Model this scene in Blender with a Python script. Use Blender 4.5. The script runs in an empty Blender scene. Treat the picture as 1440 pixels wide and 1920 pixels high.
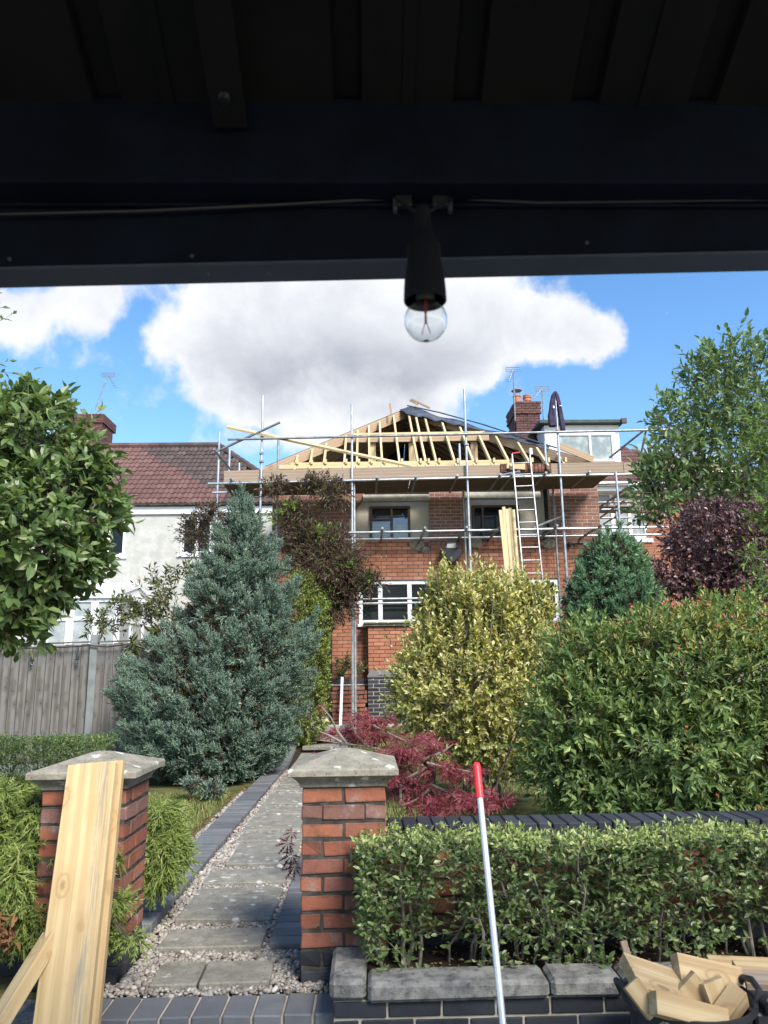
import bpy, bmesh, math, random
import numpy as np
from mathutils import Matrix, Vector

S = bpy.context.scene
COL = S.collection
R = math.radians
rng = np.random.default_rng(7)
random.seed(7)

# ------------------------------------------------------------------ camera
H = 1.40
FPX = 1400.0                      # focal length in pixels of a 1440 x 1920 picture
PITCH, YAW, ROLL = R(12), R(1.4), R(0.8)
fw = np.array([math.sin(YAW)*math.cos(PITCH), math.cos(YAW)*math.cos(PITCH), math.sin(PITCH)])
_rt = np.array([math.cos(YAW), -math.sin(YAW), 0.0])
_up = np.cross(_rt, fw)
rt = math.cos(ROLL)*_rt - math.sin(ROLL)*_up
up = math.sin(ROLL)*_rt + math.cos(ROLL)*_up
cam_d = bpy.data.cameras.new("camera")
cam = bpy.data.objects.new("camera", cam_d)
COL.objects.link(cam)
m = Matrix(((rt[0], up[0], -fw[0], 0), (rt[1], up[1], -fw[1], 0), (rt[2], up[2], -fw[2], H), (0, 0, 0, 1)))
cam.matrix_world = m
cam_d.sensor_fit = 'VERTICAL'
cam_d.sensor_height = 36.0
cam_d.sensor_width = 27.0
cam_d.lens = FPX/1920*36
cam_d.clip_start = 0.05
cam_d.clip_end = 2000
cam_d.dof.use_dof = True
cam_d.dof.focus_distance = 8.5
cam_d.dof.aperture_fstop = 7.0
S.camera = cam


def ray(px, py):
    return fw + rt*(px-720)/FPX + up*(960-py)/FPX


def at(px, py, Y):
    """Point of the place seen at a pixel, at distance Y along the garden."""
    r = ray(px, py)
    return np.array([0, 0, H]) + r*(Y/r[1])


# ------------------------------------------------------------------ light
S.view_settings.view_transform = 'Standard'
S.view_settings.look = 'None'
S.view_settings.gamma = 1
S.view_settings.use_curve_mapping = False
S.view_settings.exposure = 1.45
SUN_EL, SUN_AZ = R(43), R(148)      # azimuth measured from +Y (away from the camera) towards +X
sd = bpy.data.lights.new("sun", 'SUN')
sd.energy = 2.75
sd.angle = R(22)
sd.color = (1.0, 0.95, 0.87)
sun = bpy.data.objects.new("sun", sd)
COL.objects.link(sun)
sv = Vector((math.sin(SUN_AZ)*math.cos(SUN_EL), math.cos(SUN_AZ)*math.cos(SUN_EL), math.sin(SUN_EL)))
sun.rotation_euler = (-sv).to_track_quat('-Z', 'Y').to_euler()
sun.location = sv*60

W = bpy.data.worlds.new("World")
S.world = W
W.use_nodes = True
nt = W.node_tree
nt.nodes.clear()


class G:
    """Short-hand for wiring nodes."""
    def __init__(s, nt): s.nt = nt
    def n(s, t, **k):
        o = s.nt.nodes.new(t)
        for a, v in k.items():
            if a.startswith('i_'):
                key = a[2:]
                key = int(key) if key.isdigit() else key.replace('_', ' ')
                s.set(o.inputs[key], v)
            else:
                setattr(o, a, v)
        return o
    def set(s, inp, v):
        if isinstance(v, bpy.types.NodeSocket): s.nt.links.new(v, inp)
        else: inp.default_value = v
    def math(s, op, a, b=0.0, c=None, clamp=False):
        o = s.n('ShaderNodeMath', operation=op, use_clamp=clamp)
        s.set(o.inputs[0], a); s.set(o.inputs[1], b)
        if c is not None: s.set(o.inputs[2], c)
        return o.outputs[0]
    def mix(s, f, a, b, mode='MIX'):
        o = s.n('ShaderNodeMix', data_type='RGBA', blend_type=mode)
        s.set(o.inputs[0], f)
        for i, v in ((6, a), (7, b)):
            if not isinstance(v, bpy.types.NodeSocket) and len(v) == 3: v = (*v, 1)
            s.set(o.inputs[i], v)
        return o.outputs[2]
    def ramp(s, f, stops, interp='LINEAR'):
        o = s.n('ShaderNodeValToRGB')
        cr = o.color_ramp
        cr.interpolation = interp
        while len(cr.elements) < len(stops): cr.elements.new(0.5)
        for e, (p, c) in zip(cr.elements, stops):
            e.position = p
            e.color = (*c, 1) if not isinstance(c, (int, float)) else (c, c, c, 1)
        s.set(o.inputs[0], f)
        return o.outputs[0]
    def noise(s, vec, scale, detail=4, rough=0.55, dist=0.0, dims='3D'):
        o = s.n('ShaderNodeTexNoise', noise_dimensions=dims)
        if vec is not None: s.set(o.inputs['Vector'], vec)
        o.inputs['Scale'].default_value = scale
        o.inputs['Detail'].default_value = detail
        o.inputs['Roughness'].default_value = rough
        o.inputs['Distortion'].default_value = dist
        return o.outputs[0]
    def smooth(s, x, lo, hi):
        o = s.n('ShaderNodeMapRange', interpolation_type='SMOOTHSTEP')
        s.set(o.inputs[0], x)
        s.set(o.inputs[1], lo); s.set(o.inputs[2], hi)
        return o.outputs[0]


g = G(nt)
SKY_STRENGTH = 0.1
sky = g.n('ShaderNodeTexSky', sky_type='NISHITA', sun_disc=False, sun_elevation=SUN_EL, sun_rotation=SUN_AZ,
          air_density=1.0, dust_density=0.4, ozone_density=2.2)
tc = g.n('ShaderNodeTexCoord').outputs['Generated']
sep = g.n('ShaderNodeSeparateXYZ', i_0=tc)
dx, dy, dz = sep.outputs
yy = g.math('MAXIMUM', dy, 0.02)
u = g.math('DIVIDE', dx, yy)
v = g.math('DIVIDE', dz, yy)
wa = g.noise(tc, 5.0, 5, 0.6)
wb = g.noise(tc, 5.7, 5, 0.6)
u = g.math('ADD', u, g.math('MULTIPLY', g.math('SUBTRACT', wa, 0.5), 0.17))
v = g.math('ADD', v, g.math('MULTIPLY', g.math('SUBTRACT', wb, 0.5), 0.13))
# clouds: broken cumulus everywhere, banked up where the photograph shows its large clouds
cn = g.noise(tc, 3.0, 9, 0.56, 0.25)
cn2 = g.noise(tc, 11.0, 6, 0.6, 0.1)
field = g.math('ADD', g.math('MULTIPLY', cn, 1.0), g.math('MULTIPLY', g.math('SUBTRACT', cn2, 0.5), 0.42))


def lobe(px, py, sx, sy, amp):
    r = ray(px, py)
    a = g.math('DIVIDE', g.math('SUBTRACT', u, float(r[0]/r[1])), sx/FPX)
    b = g.math('DIVIDE', g.math('SUBTRACT', v, float(r[2]/r[1])), sy/FPX)
    d = g.math('ADD', g.math('MULTIPLY', a, a), g.math('MULTIPLY', b, b))
    return g.math('MULTIPLY', g.math('EXPONENT', g.math('MULTIPLY', d, -1.0)), amp)


LOBES = [(610, 640, 330, 150, .33), (900, 590, 260, 100, .26), (420, 600, 150, 120, .12), (1050, 620, 120, 60, .20), (930, 700, 90, 60, .22), (1120, 600, 50, 26, .07), (60, 590, 180, 90, .25),
         (620, 800, 330, 60, .16), (250, 640, 55, 90, -.22), (300, 800, 130, 45, -.18),
         (1340, 640, 180, 200, -.38), (1160, 740, 200, 70, -.25), (1260, 850, 140, 40, .10), (130, 720, 160, 45, -.06), (40, 660, 60, 50, .10), (1262, 580, 34, 14, .42), (1215, 603, 34, 9, .24),
         (480, 800, 45, 25, -.12), (540, 790, 50, 18, -.08)]
for L in LOBES:
    field = g.math('ADD', field, lobe(*L))
mask = g.smooth(field, 0.525, 0.665)
thick = g.smooth(field, 0.62, 0.95)
belly = lobe(560, 705, 260, 75, 1.0)
belly = g.math('ADD', belly, lobe(800, 690, 180, 65, .55))
shade = g.math('MULTIPLY', g.math('ADD', g.math('MULTIPLY', thick, 0.16), g.math('MULTIPLY', belly, 0.75)), g.smooth(field, 0.55, 0.85), clamp=True)
n3 = g.noise(tc, 9.0, 8, 0.62, 0.5)
shade = g.math('ADD', shade, g.math('MULTIPLY', g.math('SUBTRACT', n3, 0.47), 0.95), clamp=True)
cloud = g.ramp(shade, [(0.0, (0.93, 0.95, 0.98)), (0.3, (0.74, 0.77, 0.83)), (1.0, (0.45, 0.48, 0.56))])
CLOUD = 3.95
cl = g.n('ShaderNodeVectorMath', operation='SCALE', i_0=cloud)
cl.inputs['Scale'].default_value = CLOUD
hs = g.n('ShaderNodeHueSaturation', i_Color=sky.outputs[0])
hs.inputs['Saturation'].default_value = 1.2
hs.inputs['Value'].default_value = 1.02
skycol = g.mix(mask, hs.outputs[0], cl.outputs[0])
bg = g.n('ShaderNodeBackground', i_Color=skycol)
bg.inputs['Strength'].default_value = SKY_STRENGTH
out = g.n('ShaderNodeOutputWorld')
nt.links.new(bg.outputs[0], out.inputs[0])
S.cycles.max_bounces = 8
S.cycles.transparent_max_bounces = 12

# ------------------------------------------------------------------ scene bookkeeping
WL = {}                                   # world position of every object that carries children


def thing(name, label, cat, loc, group=None):
    o = bpy.data.objects.new(name, None)
    o.empty_display_size = 0.1
    COL.objects.link(o)
    o.location = [float(c) for c in loc]
    WL[o.name] = np.array(loc, float)
    return tag(o, label, cat, group)


def tag(o, label=None, cat=None, group=None, kind=None):
    if label: o['label'] = label
    if cat: o['category'] = cat
    if group: o['group'] = group
    if kind: o['kind'] = kind
    return o


def link(name, me, parent=None, org=None, rot=None):
    """Link a mesh whose vertices are relative to the world point org."""
    o = bpy.data.objects.new(name, me)
    COL.objects.link(o)
    base = WL[parent.name] if parent else np.zeros(3)
    if org is None: org = base
    org = np.array(org, float)
    o.location = [float(c) for c in org-base]
    if rot is not None:
        o.rotation_mode = 'QUATERNION'
        o.rotation_quaternion = rot
    if parent: o.parent = parent
    WL[o.name] = org
    return o


def np_mesh(name, V, F, mats, midx=None, smooth=False):
    V = np.ascontiguousarray(V, dtype=np.float32)
    F = np.ascontiguousarray(F, dtype=np.int32)
    me = bpy.data.meshes.new(name)
    nf, k = F.shape
    me.vertices.add(len(V)); me.vertices.foreach_set('co', V.ravel())
    me.loops.add(nf*k); me.loops.foreach_set('vertex_index', F.ravel())
    me.polygons.add(nf)
    me.polygons.foreach_set('loop_start', np.arange(0, nf*k, k, dtype=np.int32))
    me.polygons.foreach_set('loop_total', np.full(nf, k, dtype=np.int32))
    for mm in (mats if isinstance(mats, (list, tuple)) else [mats]): me.materials.append(mm)
    if midx is not None: me.polygons.foreach_set('material_index', np.ascontiguousarray(midx, dtype=np.int32))
    me.polygons.foreach_set('use_smooth', np.full(nf, smooth, dtype=bool))
    me.update(calc_edges=True)
    return me


class MB:
    """Collects solids in world coordinates and links them as one mesh object."""
    def __init__(s): s.v = []; s.f = []
    def add(s, vs, fs):
        b = len(s.v)
        s.v += [tuple(float(c) for c in p) for p in vs]
        s.f += [tuple(i+b for i in f) for f in fs]
        return s
    def box(s, c, d, rz=0.0):
        hx, hy, hz = d[0]/2, d[1]/2, d[2]/2
        co, si = math.cos(rz), math.sin(rz)
        vs = []
        for z in (-hz, hz):
            for x, y in ((-hx, -hy), (hx, -hy), (hx, hy), (-hx, hy)):
                vs.append((c[0]+x*co-y*si, c[1]+x*si+y*co, c[2]+z))
        return s.add(vs, [(3, 2, 1, 0), (4, 5, 6, 7), (0, 1, 5, 4), (1, 2, 6, 5), (2, 3, 7, 6), (3, 0, 4, 7)])
    def span(s, a, b):
        """Box between two opposite corners."""
        a, b = np.minimum(a, b), np.maximum(a, b)
        return s.box((a+b)/2, b-a)
    def bar(s, p0, p1, w, h, ref=(0, 0, 1)):
        """Rectangular bar; w across, h along ref."""
        p0, p1 = np.array(p0, float), np.array(p1, float)
        d = p1-p0; d /= np.linalg.norm(d)
        r = np.array(ref, float)
        y = np.cross(r, d); y /= np.linalg.norm(y)
        z = np.cross(d, y)
        vs = []
        for p in (p0, p1):
            for a, b in ((-1, -1), (1, -1), (1, 1), (-1, 1)):
                vs.append(p+y*a*w/2+z*b*h/2)
        return s.add(vs, [(3, 2, 1, 0), (4, 5, 6, 7), (0, 1, 5, 4), (1, 2, 6, 5), (2, 3, 7, 6), (3, 0, 4, 7)])
    def tube(s, pts, r, n=8, cap=True):
        pts = [np.array(p, float) for p in pts]
        rs = r if isinstance(r, (list, tuple, np.ndarray)) else [r]*len(pts)
        vs, fs = [], []
        d0 = pts[1]-pts[0]
        x = np.cross(d0, (0.0, 0.0, 1.0))
        if np.linalg.norm(x) < 1e-4*np.linalg.norm(d0): x = np.array([1.0, 0, 0])
        for i, p in enumerate(pts):
            d = pts[min(i+1, len(pts)-1)]-pts[max(i-1, 0)]
            d = d/(np.linalg.norm(d)+1e-12)
            x = x-d*np.dot(x, d); x /= np.linalg.norm(x)+1e-12
            y = np.cross(d, x)
            for k in range(n):
                a = 2*math.pi*k/n
                vs.append(p+rs[i]*(math.cos(a)*x+math.sin(a)*y))
        for i in range(len(pts)-1):
            for k in range(n):
                k2 = (k+1) % n
                fs.append((i*n+k, i*n+k2, (i+1)*n+k2, (i+1)*n+k))
        if cap:
            fs.append(tuple(range(n-1, -1, -1)))
            fs.append(tuple(range((len(pts)-1)*n, len(pts)*n)))
        return s.add(vs, fs)
    def lathe(s, c, prof, n=20, axis=None, cap=True):
        """Profile [(radius, height)] turned about the vertical through c (or about axis)."""
        c = np.array(c, float)
        ax = np.array((0, 0, 1.0) if axis is None else axis, float); ax /= np.linalg.norm(ax)
        x = np.cross(ax, (0.0, 1.0, 0.0))
        if np.linalg.norm(x) < 1e-3: x = np.array([1.0, 0, 0])
        x /= np.linalg.norm(x); y = np.cross(ax, x)
        vs, fs = [], []
        for r_, h in prof:
            for k in range(n):
                a = 2*math.pi*k/n
                vs.append(c+ax*h+r_*(math.cos(a)*x+math.sin(a)*y))
        for i in range(len(prof)-1):
            for k in range(n):
                k2 = (k+1) % n
                fs.append((i*n+k, i*n+k2, (i+1)*n+k2, (i+1)*n+k))
        if cap:
            fs.append(tuple(range(n-1, -1, -1)))
            fs.append(tuple(range((len(prof)-1)*n, len(prof)*n)))
        return s.add(vs, fs)
    def square(s, c, prof):
        """Square profile [(half width, height)] about the vertical through c."""
        vs, fs = [], []
        for hw, z in prof:
            for a, b in ((-1, -1), (1, -1), (1, 1), (-1, 1)): vs.append((c[0]+a*hw, c[1]+b*hw, c[2]+z))
        for i in range(len(prof)-1):
            for k in range(4):
                k2 = (k+1) % 4
                fs.append((i*4+k, i*4+k2, i*4+4+k2, i*4+4+k))
        fs.append((3, 2, 1, 0)); n = len(prof)*4
        fs.append((n-4, n-3, n-2, n-1))
        return s.add(vs, fs)
    def slab(s, poly, off):
        """Prism: polygon (list of 3D points) pushed along the vector off."""
        n = len(poly)
        off = np.array(off, float)
        vs = [np.array(p, float) for p in poly]+[np.array(p, float)+off for p in poly]
        fs = [tuple(range(n-1, -1, -1)), tuple(range(n, 2*n))]
        for k in range(n): fs.append((k, (k+1) % n, n+(k+1) % n, n+k))
        return s.add(vs, fs)
    def build(s, name, mat, parent=None, org=None, smooth=False, bevel=0.0, seg=1):
        V = np.array(s.v, float)
        if org is None:
            if parent: org = WL[parent.name]
            else: org = ((V[:, 0].min()+V[:, 0].max())/2, (V[:, 1].min()+V[:, 1].max())/2, V[:, 2].min())
        V = V-np.array(org)
        me = bpy.data.meshes.new(name)
        me.from_pydata([tuple(p) for p in V], [], s.f)
        for mm in (mat if isinstance(mat, (list, tuple)) else [mat]): me.materials.append(mm)
        bm = bmesh.new(); bm.from_mesh(me)
        bmesh.ops.recalc_face_normals(bm, faces=bm.faces[:])
        if bevel:
            es = [e for e in bm.edges if len(e.link_faces) == 2 and e.calc_face_angle(0) > 0.6]
            bmesh.ops.bevel(bm, geom=es, offset=bevel, segments=seg, affect='EDGES', clamp_overlap=True)
        bm.to_mesh(me); bm.free()
        if smooth:
            me.polygons.foreach_set('use_smooth', [True]*len(me.polygons))
            try: me.set_sharp_from_angle(angle=R(40))
            except Exception: pass
        return link(name, me, parent, org)


_block = {}


def block_mesh(key, d, mat, bevel=0.004, rough=0.0015, seed=0):
    """A cached, slightly uneven chamfered block (brick, slab, tile ...) centred on its origin."""
    k = (key, tuple(round(x, 4) for x in d), mat.name, seed)
    if k in _block: return _block[k]
    bm = bmesh.new()
    bmesh.ops.create_cube(bm, size=1.0)
    rr = random.Random(hash((round(d[0], 3), seed)) & 0xffff)
    for v_ in bm.verts:
        v_.co = Vector((v_.co.x*d[0], v_.co.y*d[1], v_.co.z*d[2]))
        v_.co += Vector([rr.uniform(-rough, rough) for _ in range(3)])
    if bevel: bmesh.ops.bevel(bm, geom=bm.edges[:], offset=bevel, segments=1, affect='EDGES')
    me = bpy.data.meshes.new(key)
    bm.to_mesh(me); bm.free()
    me.materials.append(mat)
    _block[k] = me
    return me


def piece(name, parent, d, c, mat, rz=0.0, bevel=0.004, rough=0.0015, wob=0.0, variants=3):
    """One brick, slab, tile or plank of its own, sharing its mesh with its likes."""
    me = block_mesh(name, d, mat, bevel, rough, random.randrange(variants))
    q = Matrix.Rotation(rz, 3, 'Z').to_quaternion()
    if wob:
        q = q @ Matrix.Rotation(random.gauss(0, wob), 3, 'X').to_quaternion() @ Matrix.Rotation(random.gauss(0, wob), 3, 'Y').to_quaternion()
        if random.random() < .5: q = q @ Matrix.Rotation(math.pi, 3, 'Z').to_quaternion()
    return link(name, me, parent, c, q)


def plank(name, p0, p1, w, t, mat, parent=None, wide=(1, 0, 0), bevel=0.003, ends=None):
    """A board whose own X runs along it (so its grain does too); wide = direction of its width."""
    p0, p1 = np.array(p0, float), np.array(p1, float)
    L = np.linalg.norm(p1-p0)
    x = (p1-p0)/L
    wd = np.array(wide, float)
    y = wd-x*np.dot(wd, x); y /= np.linalg.norm(y)
    z = np.cross(x, y)
    bm = bmesh.new(); bmesh.ops.create_cube(bm, size=1.0)
    for v_ in bm.verts: v_.co = Vector((v_.co.x*L, v_.co.y*w, v_.co.z*t))
    if bevel: bmesh.ops.bevel(bm, geom=bm.edges[:], offset=min(bevel, t*.3), segments=1, affect='EDGES')
    me = bpy.data.meshes.new(name); bm.to_mesh(me); bm.free()
    me.materials.append(mat)
    q = Matrix(((x[0], y[0], z[0]), (x[1], y[1], z[1]), (x[2], y[2], z[2]))).to_quaternion()
    return link(name, me, parent, (p0+p1)/2, q)


# ------------------------------------------------------------------ materials
def material(name, fn, rough=0.8, spec=0.3, metal=0.0):
    m_ = bpy.data.materials.new(name)
    m_.use_nodes = True
    t = m_.node_tree
    b = t.nodes['Principled BSDF']
    b.inputs['Roughness'].default_value = rough
    b.inputs['Specular IOR Level'].default_value = spec
    b.inputs['Metallic'].default_value = metal
    gg = G(t)
    gg.b = b
    gg.obj = gg.n('ShaderNodeTexCoord').outputs['Object']
    fn(gg)
    return m_


def setc(gg, c):
    if not isinstance(c, bpy.types.NodeSocket): c = (*c, 1)
    gg.set(gg.b.inputs['Base Color'], c)


def bump(gg, h, dist=0.003, strength=0.6):
    o = gg.n('ShaderNodeBump', i_Height=h)
    o.inputs['Distance'].default_value = dist
    o.inputs['Strength'].default_value = strength
    gg.nt.links.new(o.outputs[0], gg.b.inputs['Normal'])


def rnd(gg): return gg.n('ShaderNodeObjectInfo').outputs['Random']
def isl(gg): return gg.n('ShaderNodeNewGeometry').outputs['Random Per Island']
def pos(gg): return gg.n('ShaderNodeNewGeometry').outputs['Position']


def brick_mat(name, stops, island=False, edge=0.0, stain=(0.10, 0.045, 0.03), pale=None, rough=0.85, gloss=0.25, amt=0.55):
    def fn(gg):
        c = gg.ramp(isl(gg) if island else rnd(gg), stops)
        w = pos(gg)
        n1 = gg.noise(w, 9, 5, 0.65)
        n2 = gg.noise(w, 55, 4, 0.7)
        c = gg.mix(gg.math('MULTIPLY', gg.smooth(n1, .43, .72), amt), c, stain)
        c = gg.mix(gg.math('MULTIPLY', gg.smooth(n2, .55, .75), .35), c, stain)
        if edge:        # soot and moss along the arrises
            oz = gg.math('ABSOLUTE', gg.n('ShaderNodeSeparateXYZ', i_0=gg.obj).outputs[2])
            e_ = gg.math('ADD', oz, gg.math('MULTIPLY', gg.math('SUBTRACT', gg.noise(w, 38, 5, .7), .5), .030))
            c = gg.mix(gg.math('MULTIPLY', gg.smooth(e_, .018, .034), edge), c, (.045, .035, .03))
        if pale: c = gg.mix(gg.math('MULTIPLY', gg.smooth(gg.noise(w, 4.5, 6, 0.7), .53, .72), pale[1]), c, pale[0])
        setc(gg, c)
        bump(gg, gg.math('ADD', n2, gg.math('MULTIPLY', gg.noise(w, 200, 3, .6), .5)), .003 if edge else .002, .9 if edge else .7)
    return material(name, fn, rough, gloss)


def plain(name, a, b, scale=6, rough=0.8, spec=0.3, metal=0.0, bs=40, bd=0.002, bstr=0.5, world=True, c3=None):
    """Two-tone mottled surface with fine relief."""
    def fn(gg):
        w = pos(gg) if world else gg.obj
        c = gg.mix(gg.smooth(gg.noise(w, scale, 6, .62), .35, .65), a, b)
        if c3: c = gg.mix(gg.math('MULTIPLY', gg.smooth(gg.noise(w, c3[1], 5, .65), c3[2], c3[2]+.12), c3[3]), c, c3[0])
        setc(gg, c)
        if bstr: bump(gg, gg.noise(w, bs, 5, .65), bd, bstr)
    return material(name, fn, rough, spec, metal)


def wood_mat(name, light, dark, rough=0.7, knots=True, grey=None, streak=False, lap_shade=False, stretch=(0.8, 9, 22), contrast=.6):
    def fn(gg):
        mp = gg.n('ShaderNodeMapping', i_Vector=gg.obj)
        mp.inputs['Scale'].default_value = stretch
        r_ = rnd(gg)
        gg.set(mp.inputs['Location'], gg.n('ShaderNodeCombineXYZ', i_0=gg.math('MULTIPLY', r_, 31.0), i_1=gg.math('MULTIPLY', r_, 17.0)).outputs[0])
        vec = mp.outputs[0]
        n1 = gg.noise(vec, 1.6, 4, .6, .6)
        wv = gg.n('ShaderNodeTexWave', wave_type='BANDS', bands_direction='Y', i_Vector=vec)
        wv.inputs['Scale'].default_value = 0.55
        wv.inputs['Distortion'].default_value = 5.0
        wv.inputs['Detail'].default_value = 3.0
        wv.inputs['Detail Scale'].default_value = 0.8
        f = gg.math('ADD', gg.math('MULTIPLY', n1, .55), gg.math('MULTIPLY', wv.outputs[1], .45))
        c = gg.mix(gg.math('MULTIPLY', gg.smooth(f, .3, .75), contrast), light, dark)
        c = gg.mix(gg.math('MULTIPLY', r_, .25), c, tuple(x*.72 for x in light))
        if grey: c = gg.mix(gg.smooth(gg.noise(gg.obj, 2.3, 5, .6, .5), .5, .68), c, grey)
        fg_ = gg.n('ShaderNodeMapping', i_Vector=gg.obj); fg_.inputs['Scale'].default_value = (2.2, 95, 95)
        gg.set(fg_.inputs['Location'], gg.n('ShaderNodeCombineXYZ', i_0=gg.math('MULTIPLY', r_, 5.0), i_1=gg.math('MULTIPLY', r_, 11.0)).outputs[0])
        fine = gg.noise(fg_.outputs[0], 1.0, 3, .6)
        c = gg.mix(gg.math('MULTIPLY', gg.smooth(fine, .5, .72), .38), c, tuple(x*.62 for x in dark))
        c = gg.mix(gg.math('MULTIPLY', gg.smooth(gg.noise(gg.obj, 7, 5, .65), .55, .75), .22), c, (.22, .19, .15))
        if lap_shade:       # shade of the board laps, painted dark along one edge
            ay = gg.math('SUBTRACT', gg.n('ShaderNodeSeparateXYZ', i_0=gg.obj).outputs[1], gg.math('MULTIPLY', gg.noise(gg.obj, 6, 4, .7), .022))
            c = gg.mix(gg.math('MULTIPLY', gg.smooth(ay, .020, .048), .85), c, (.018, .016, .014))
        if streak:      # blue-grey sap stain along one edge of the board
            ym = gg.n('ShaderNodeSeparateXYZ', i_0=gg.obj).outputs[1]
            e = gg.math('ADD', ym, gg.math('MULTIPLY', gg.math('SUBTRACT', gg.noise(gg.obj, 3.2, 4, .6), .5), .10))
            band = gg.math('MULTIPLY', gg.smooth(e, .028, .060), gg.smooth(e, .105, .080))
            gr = gg.n('ShaderNodeMapping', i_Vector=gg.obj); gr.inputs['Scale'].default_value = (5, 120, 60)
            c = gg.mix(gg.math('MULTIPLY', band, gg.math('MULTIPLY', gg.smooth(gg.noise(gr.outputs[0], 1.0, 4, .65), .36, .66), .72)), c, (.17, .17, .145))
        if knots:
            kp = gg.n('ShaderNodeMapping', i_Vector=gg.obj)
            kp.inputs['Scale'].default_value = (5.0, 9.0, 6.0)
            gg.set(kp.inputs['Location'], gg.n('ShaderNodeCombineXYZ', i_0=gg.math('MULTIPLY', r_, 13.0), i_1=gg.math('MULTIPLY', r_, 7.0)).outputs[0])
            vo = gg.n('ShaderNodeTexVoronoi', i_Vector=kp.outputs[0])
            vo.inputs['Scale'].default_value = 1.0
            d = vo.outputs['Distance']
            pick = gg.smooth(gg.n('ShaderNodeSeparateColor', i_0=vo.outputs['Color']).outputs[0], .14, .18)
            d = gg.math('ADD', d, gg.math('MULTIPLY', gg.math('SUBTRACT', gg.noise(gg.obj, 40, 2), .5), .10))
            ring = gg.math('MULTIPLY', gg.smooth(d, .16, .08), pick)
            c = gg.mix(gg.math('MULTIPLY', gg.math('MULTIPLY', gg.smooth(d, .30, .26), gg.smooth(d, .20, .24)), gg.math('MULTIPLY', pick, .5)), c, tuple(x*.6 for x in dark))
            c = gg.mix(gg.math('MULTIPLY', ring, .75), c, tuple(x*.22 for x in dark))
            halo = gg.math('MULTIPLY', gg.smooth(d, .60, .15), pick)
            c = gg.mix(gg.math('MULTIPLY', halo, .45), c, dark)
        setc(gg, c)
        bump(gg, f, .0012, .5)
    return material(name, fn, rough, .25)


def leaf_mat(name, stops, trans=0.30, rough=0.45, spec=0.4, edge=None, big=None, obj_random=False):
    """Leaf colours vary from leaf to leaf; light passes through the blades."""
    m_ = bpy.data.materials.new(name)
    m_.use_nodes = True
    t = m_.node_tree; gg = G(t); b = t.nodes['Principled BSDF']
    b.inputs['Roughness'].default_value = rough
    b.inputs['Specular IOR Level'].default_value = spec
    c = gg.ramp(rnd(gg) if obj_random else isl(gg), stops)
    if big:
        w = pos(gg)
        c = gg.mix(gg.smooth(gg.noise(w, big[1], 3, .5), .45, .65), c, big[0], 'MULTIPLY')
    gg.set(b.inputs['Base Color'], c)
    tr = gg.n('ShaderNodeBsdfTranslucent')
    gg.set(tr.inputs[0], gg.mix(1.0, c, (1.0, 1.0, .55), 'MULTIPLY'))
    mx = gg.n('ShaderNodeMixShader')
    mx.inputs[0].default_value = trans
    t.links.new(b.outputs[0], mx.inputs[1]); t.links.new(tr.outputs[0], mx.inputs[2])
    t.links.new(mx.outputs[0], t.nodes['Material Output'].inputs[0])
    return m_


RED = [(0, (.20, .068, .042)), (.3, (.25, .085, .05)), (.6, (.29, .11, .062)), (.85, (.22, .085, .06)), (1, (.165, .075, .062))]
M = {}
M['brick_salt'] = brick_mat('salt_stained_brick', [(0, (.17, .085, .068)), (1, (.22, .12, .10))], pale=((.40, .34, .33), .85), amt=.5, edge=.5)
M['brick'] = brick_mat('red_brick', RED, edge=.6, pale=((.44, .36, .33), .55), amt=.78)
M['brick_house'] = brick_mat('brown_red_brick', [(0, (.19, .088, .066)), (.4, (.25, .115, .084)), (.7, (.215, .108, .084)), (1, (.29, .145, .108))], amt=.25)
M['brick_house_i'] = brick_mat('brown_red_brickwork', [(0, (.19, .088, .066)), (.4, (.25, .115, .084)), (.7, (.215, .108, .084)), (1, (.29, .145, .108))], island=True, amt=.25)
M['brick_orange'] = brick_mat('orange_brick', [(0, (.31, .122, .072)), (.4, (.40, .172, .10)), (.7, (.355, .145, .085)), (1, (.45, .215, .14))], amt=.22)
M['brick_orange_i'] = brick_mat('orange_brickwork', [(0, (.31, .122, .072)), (.4, (.40, .172, .10)), (.7, (.355, .145, .085)), (1, (.45, .215, .14))], island=True, amt=.22)
M['brick_old'] = brick_mat('old_stock_brick', [(0, (.085, .045, .042)), (.5, (.15, .068, .056)), (1, (.12, .062, .06))], stain=(.04, .033, .035), amt=.75)
M['brick_blue'] = brick_mat('blue_brick', [(0, (.022, .024, .029)), (.5, (.032, .034, .041)), (1, (.044, .047, .055))], stain=(.014, .015, .018), pale=((.20, .20, .20), .16), rough=.75, gloss=.22)
M['kerb'] = brick_mat('blue_paving_brick', [(0, (.095, .098, .102)), (.5, (.125, .128, .134)), (1, (.16, .163, .167))], stain=(.085, .087, .09), pale=((.27, .27, .26), .25), rough=.72, gloss=.3)
M['mortar_dark'] = plain('dark_mortar', (.035, .030, .027), (.08, .07, .06), 14, .95, .1)
M['mortar_mid'] = plain('sooty_mortar', (.06, .05, .043), (.11, .095, .08), 14, .95, .1)
M['mortar'] = plain('grey_mortar', (.15, .135, .115), (.24, .22, .19), 14, .95, .1)
M['mortar_buff'] = plain('buff_mortar', (.36, .30, .23), (.48, .42, .34), 10, .95, .1)
M['mortar_light'] = plain('light_mortar', (.30, .255, .22), (.42, .37, .32), 10, .95, .1)


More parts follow.
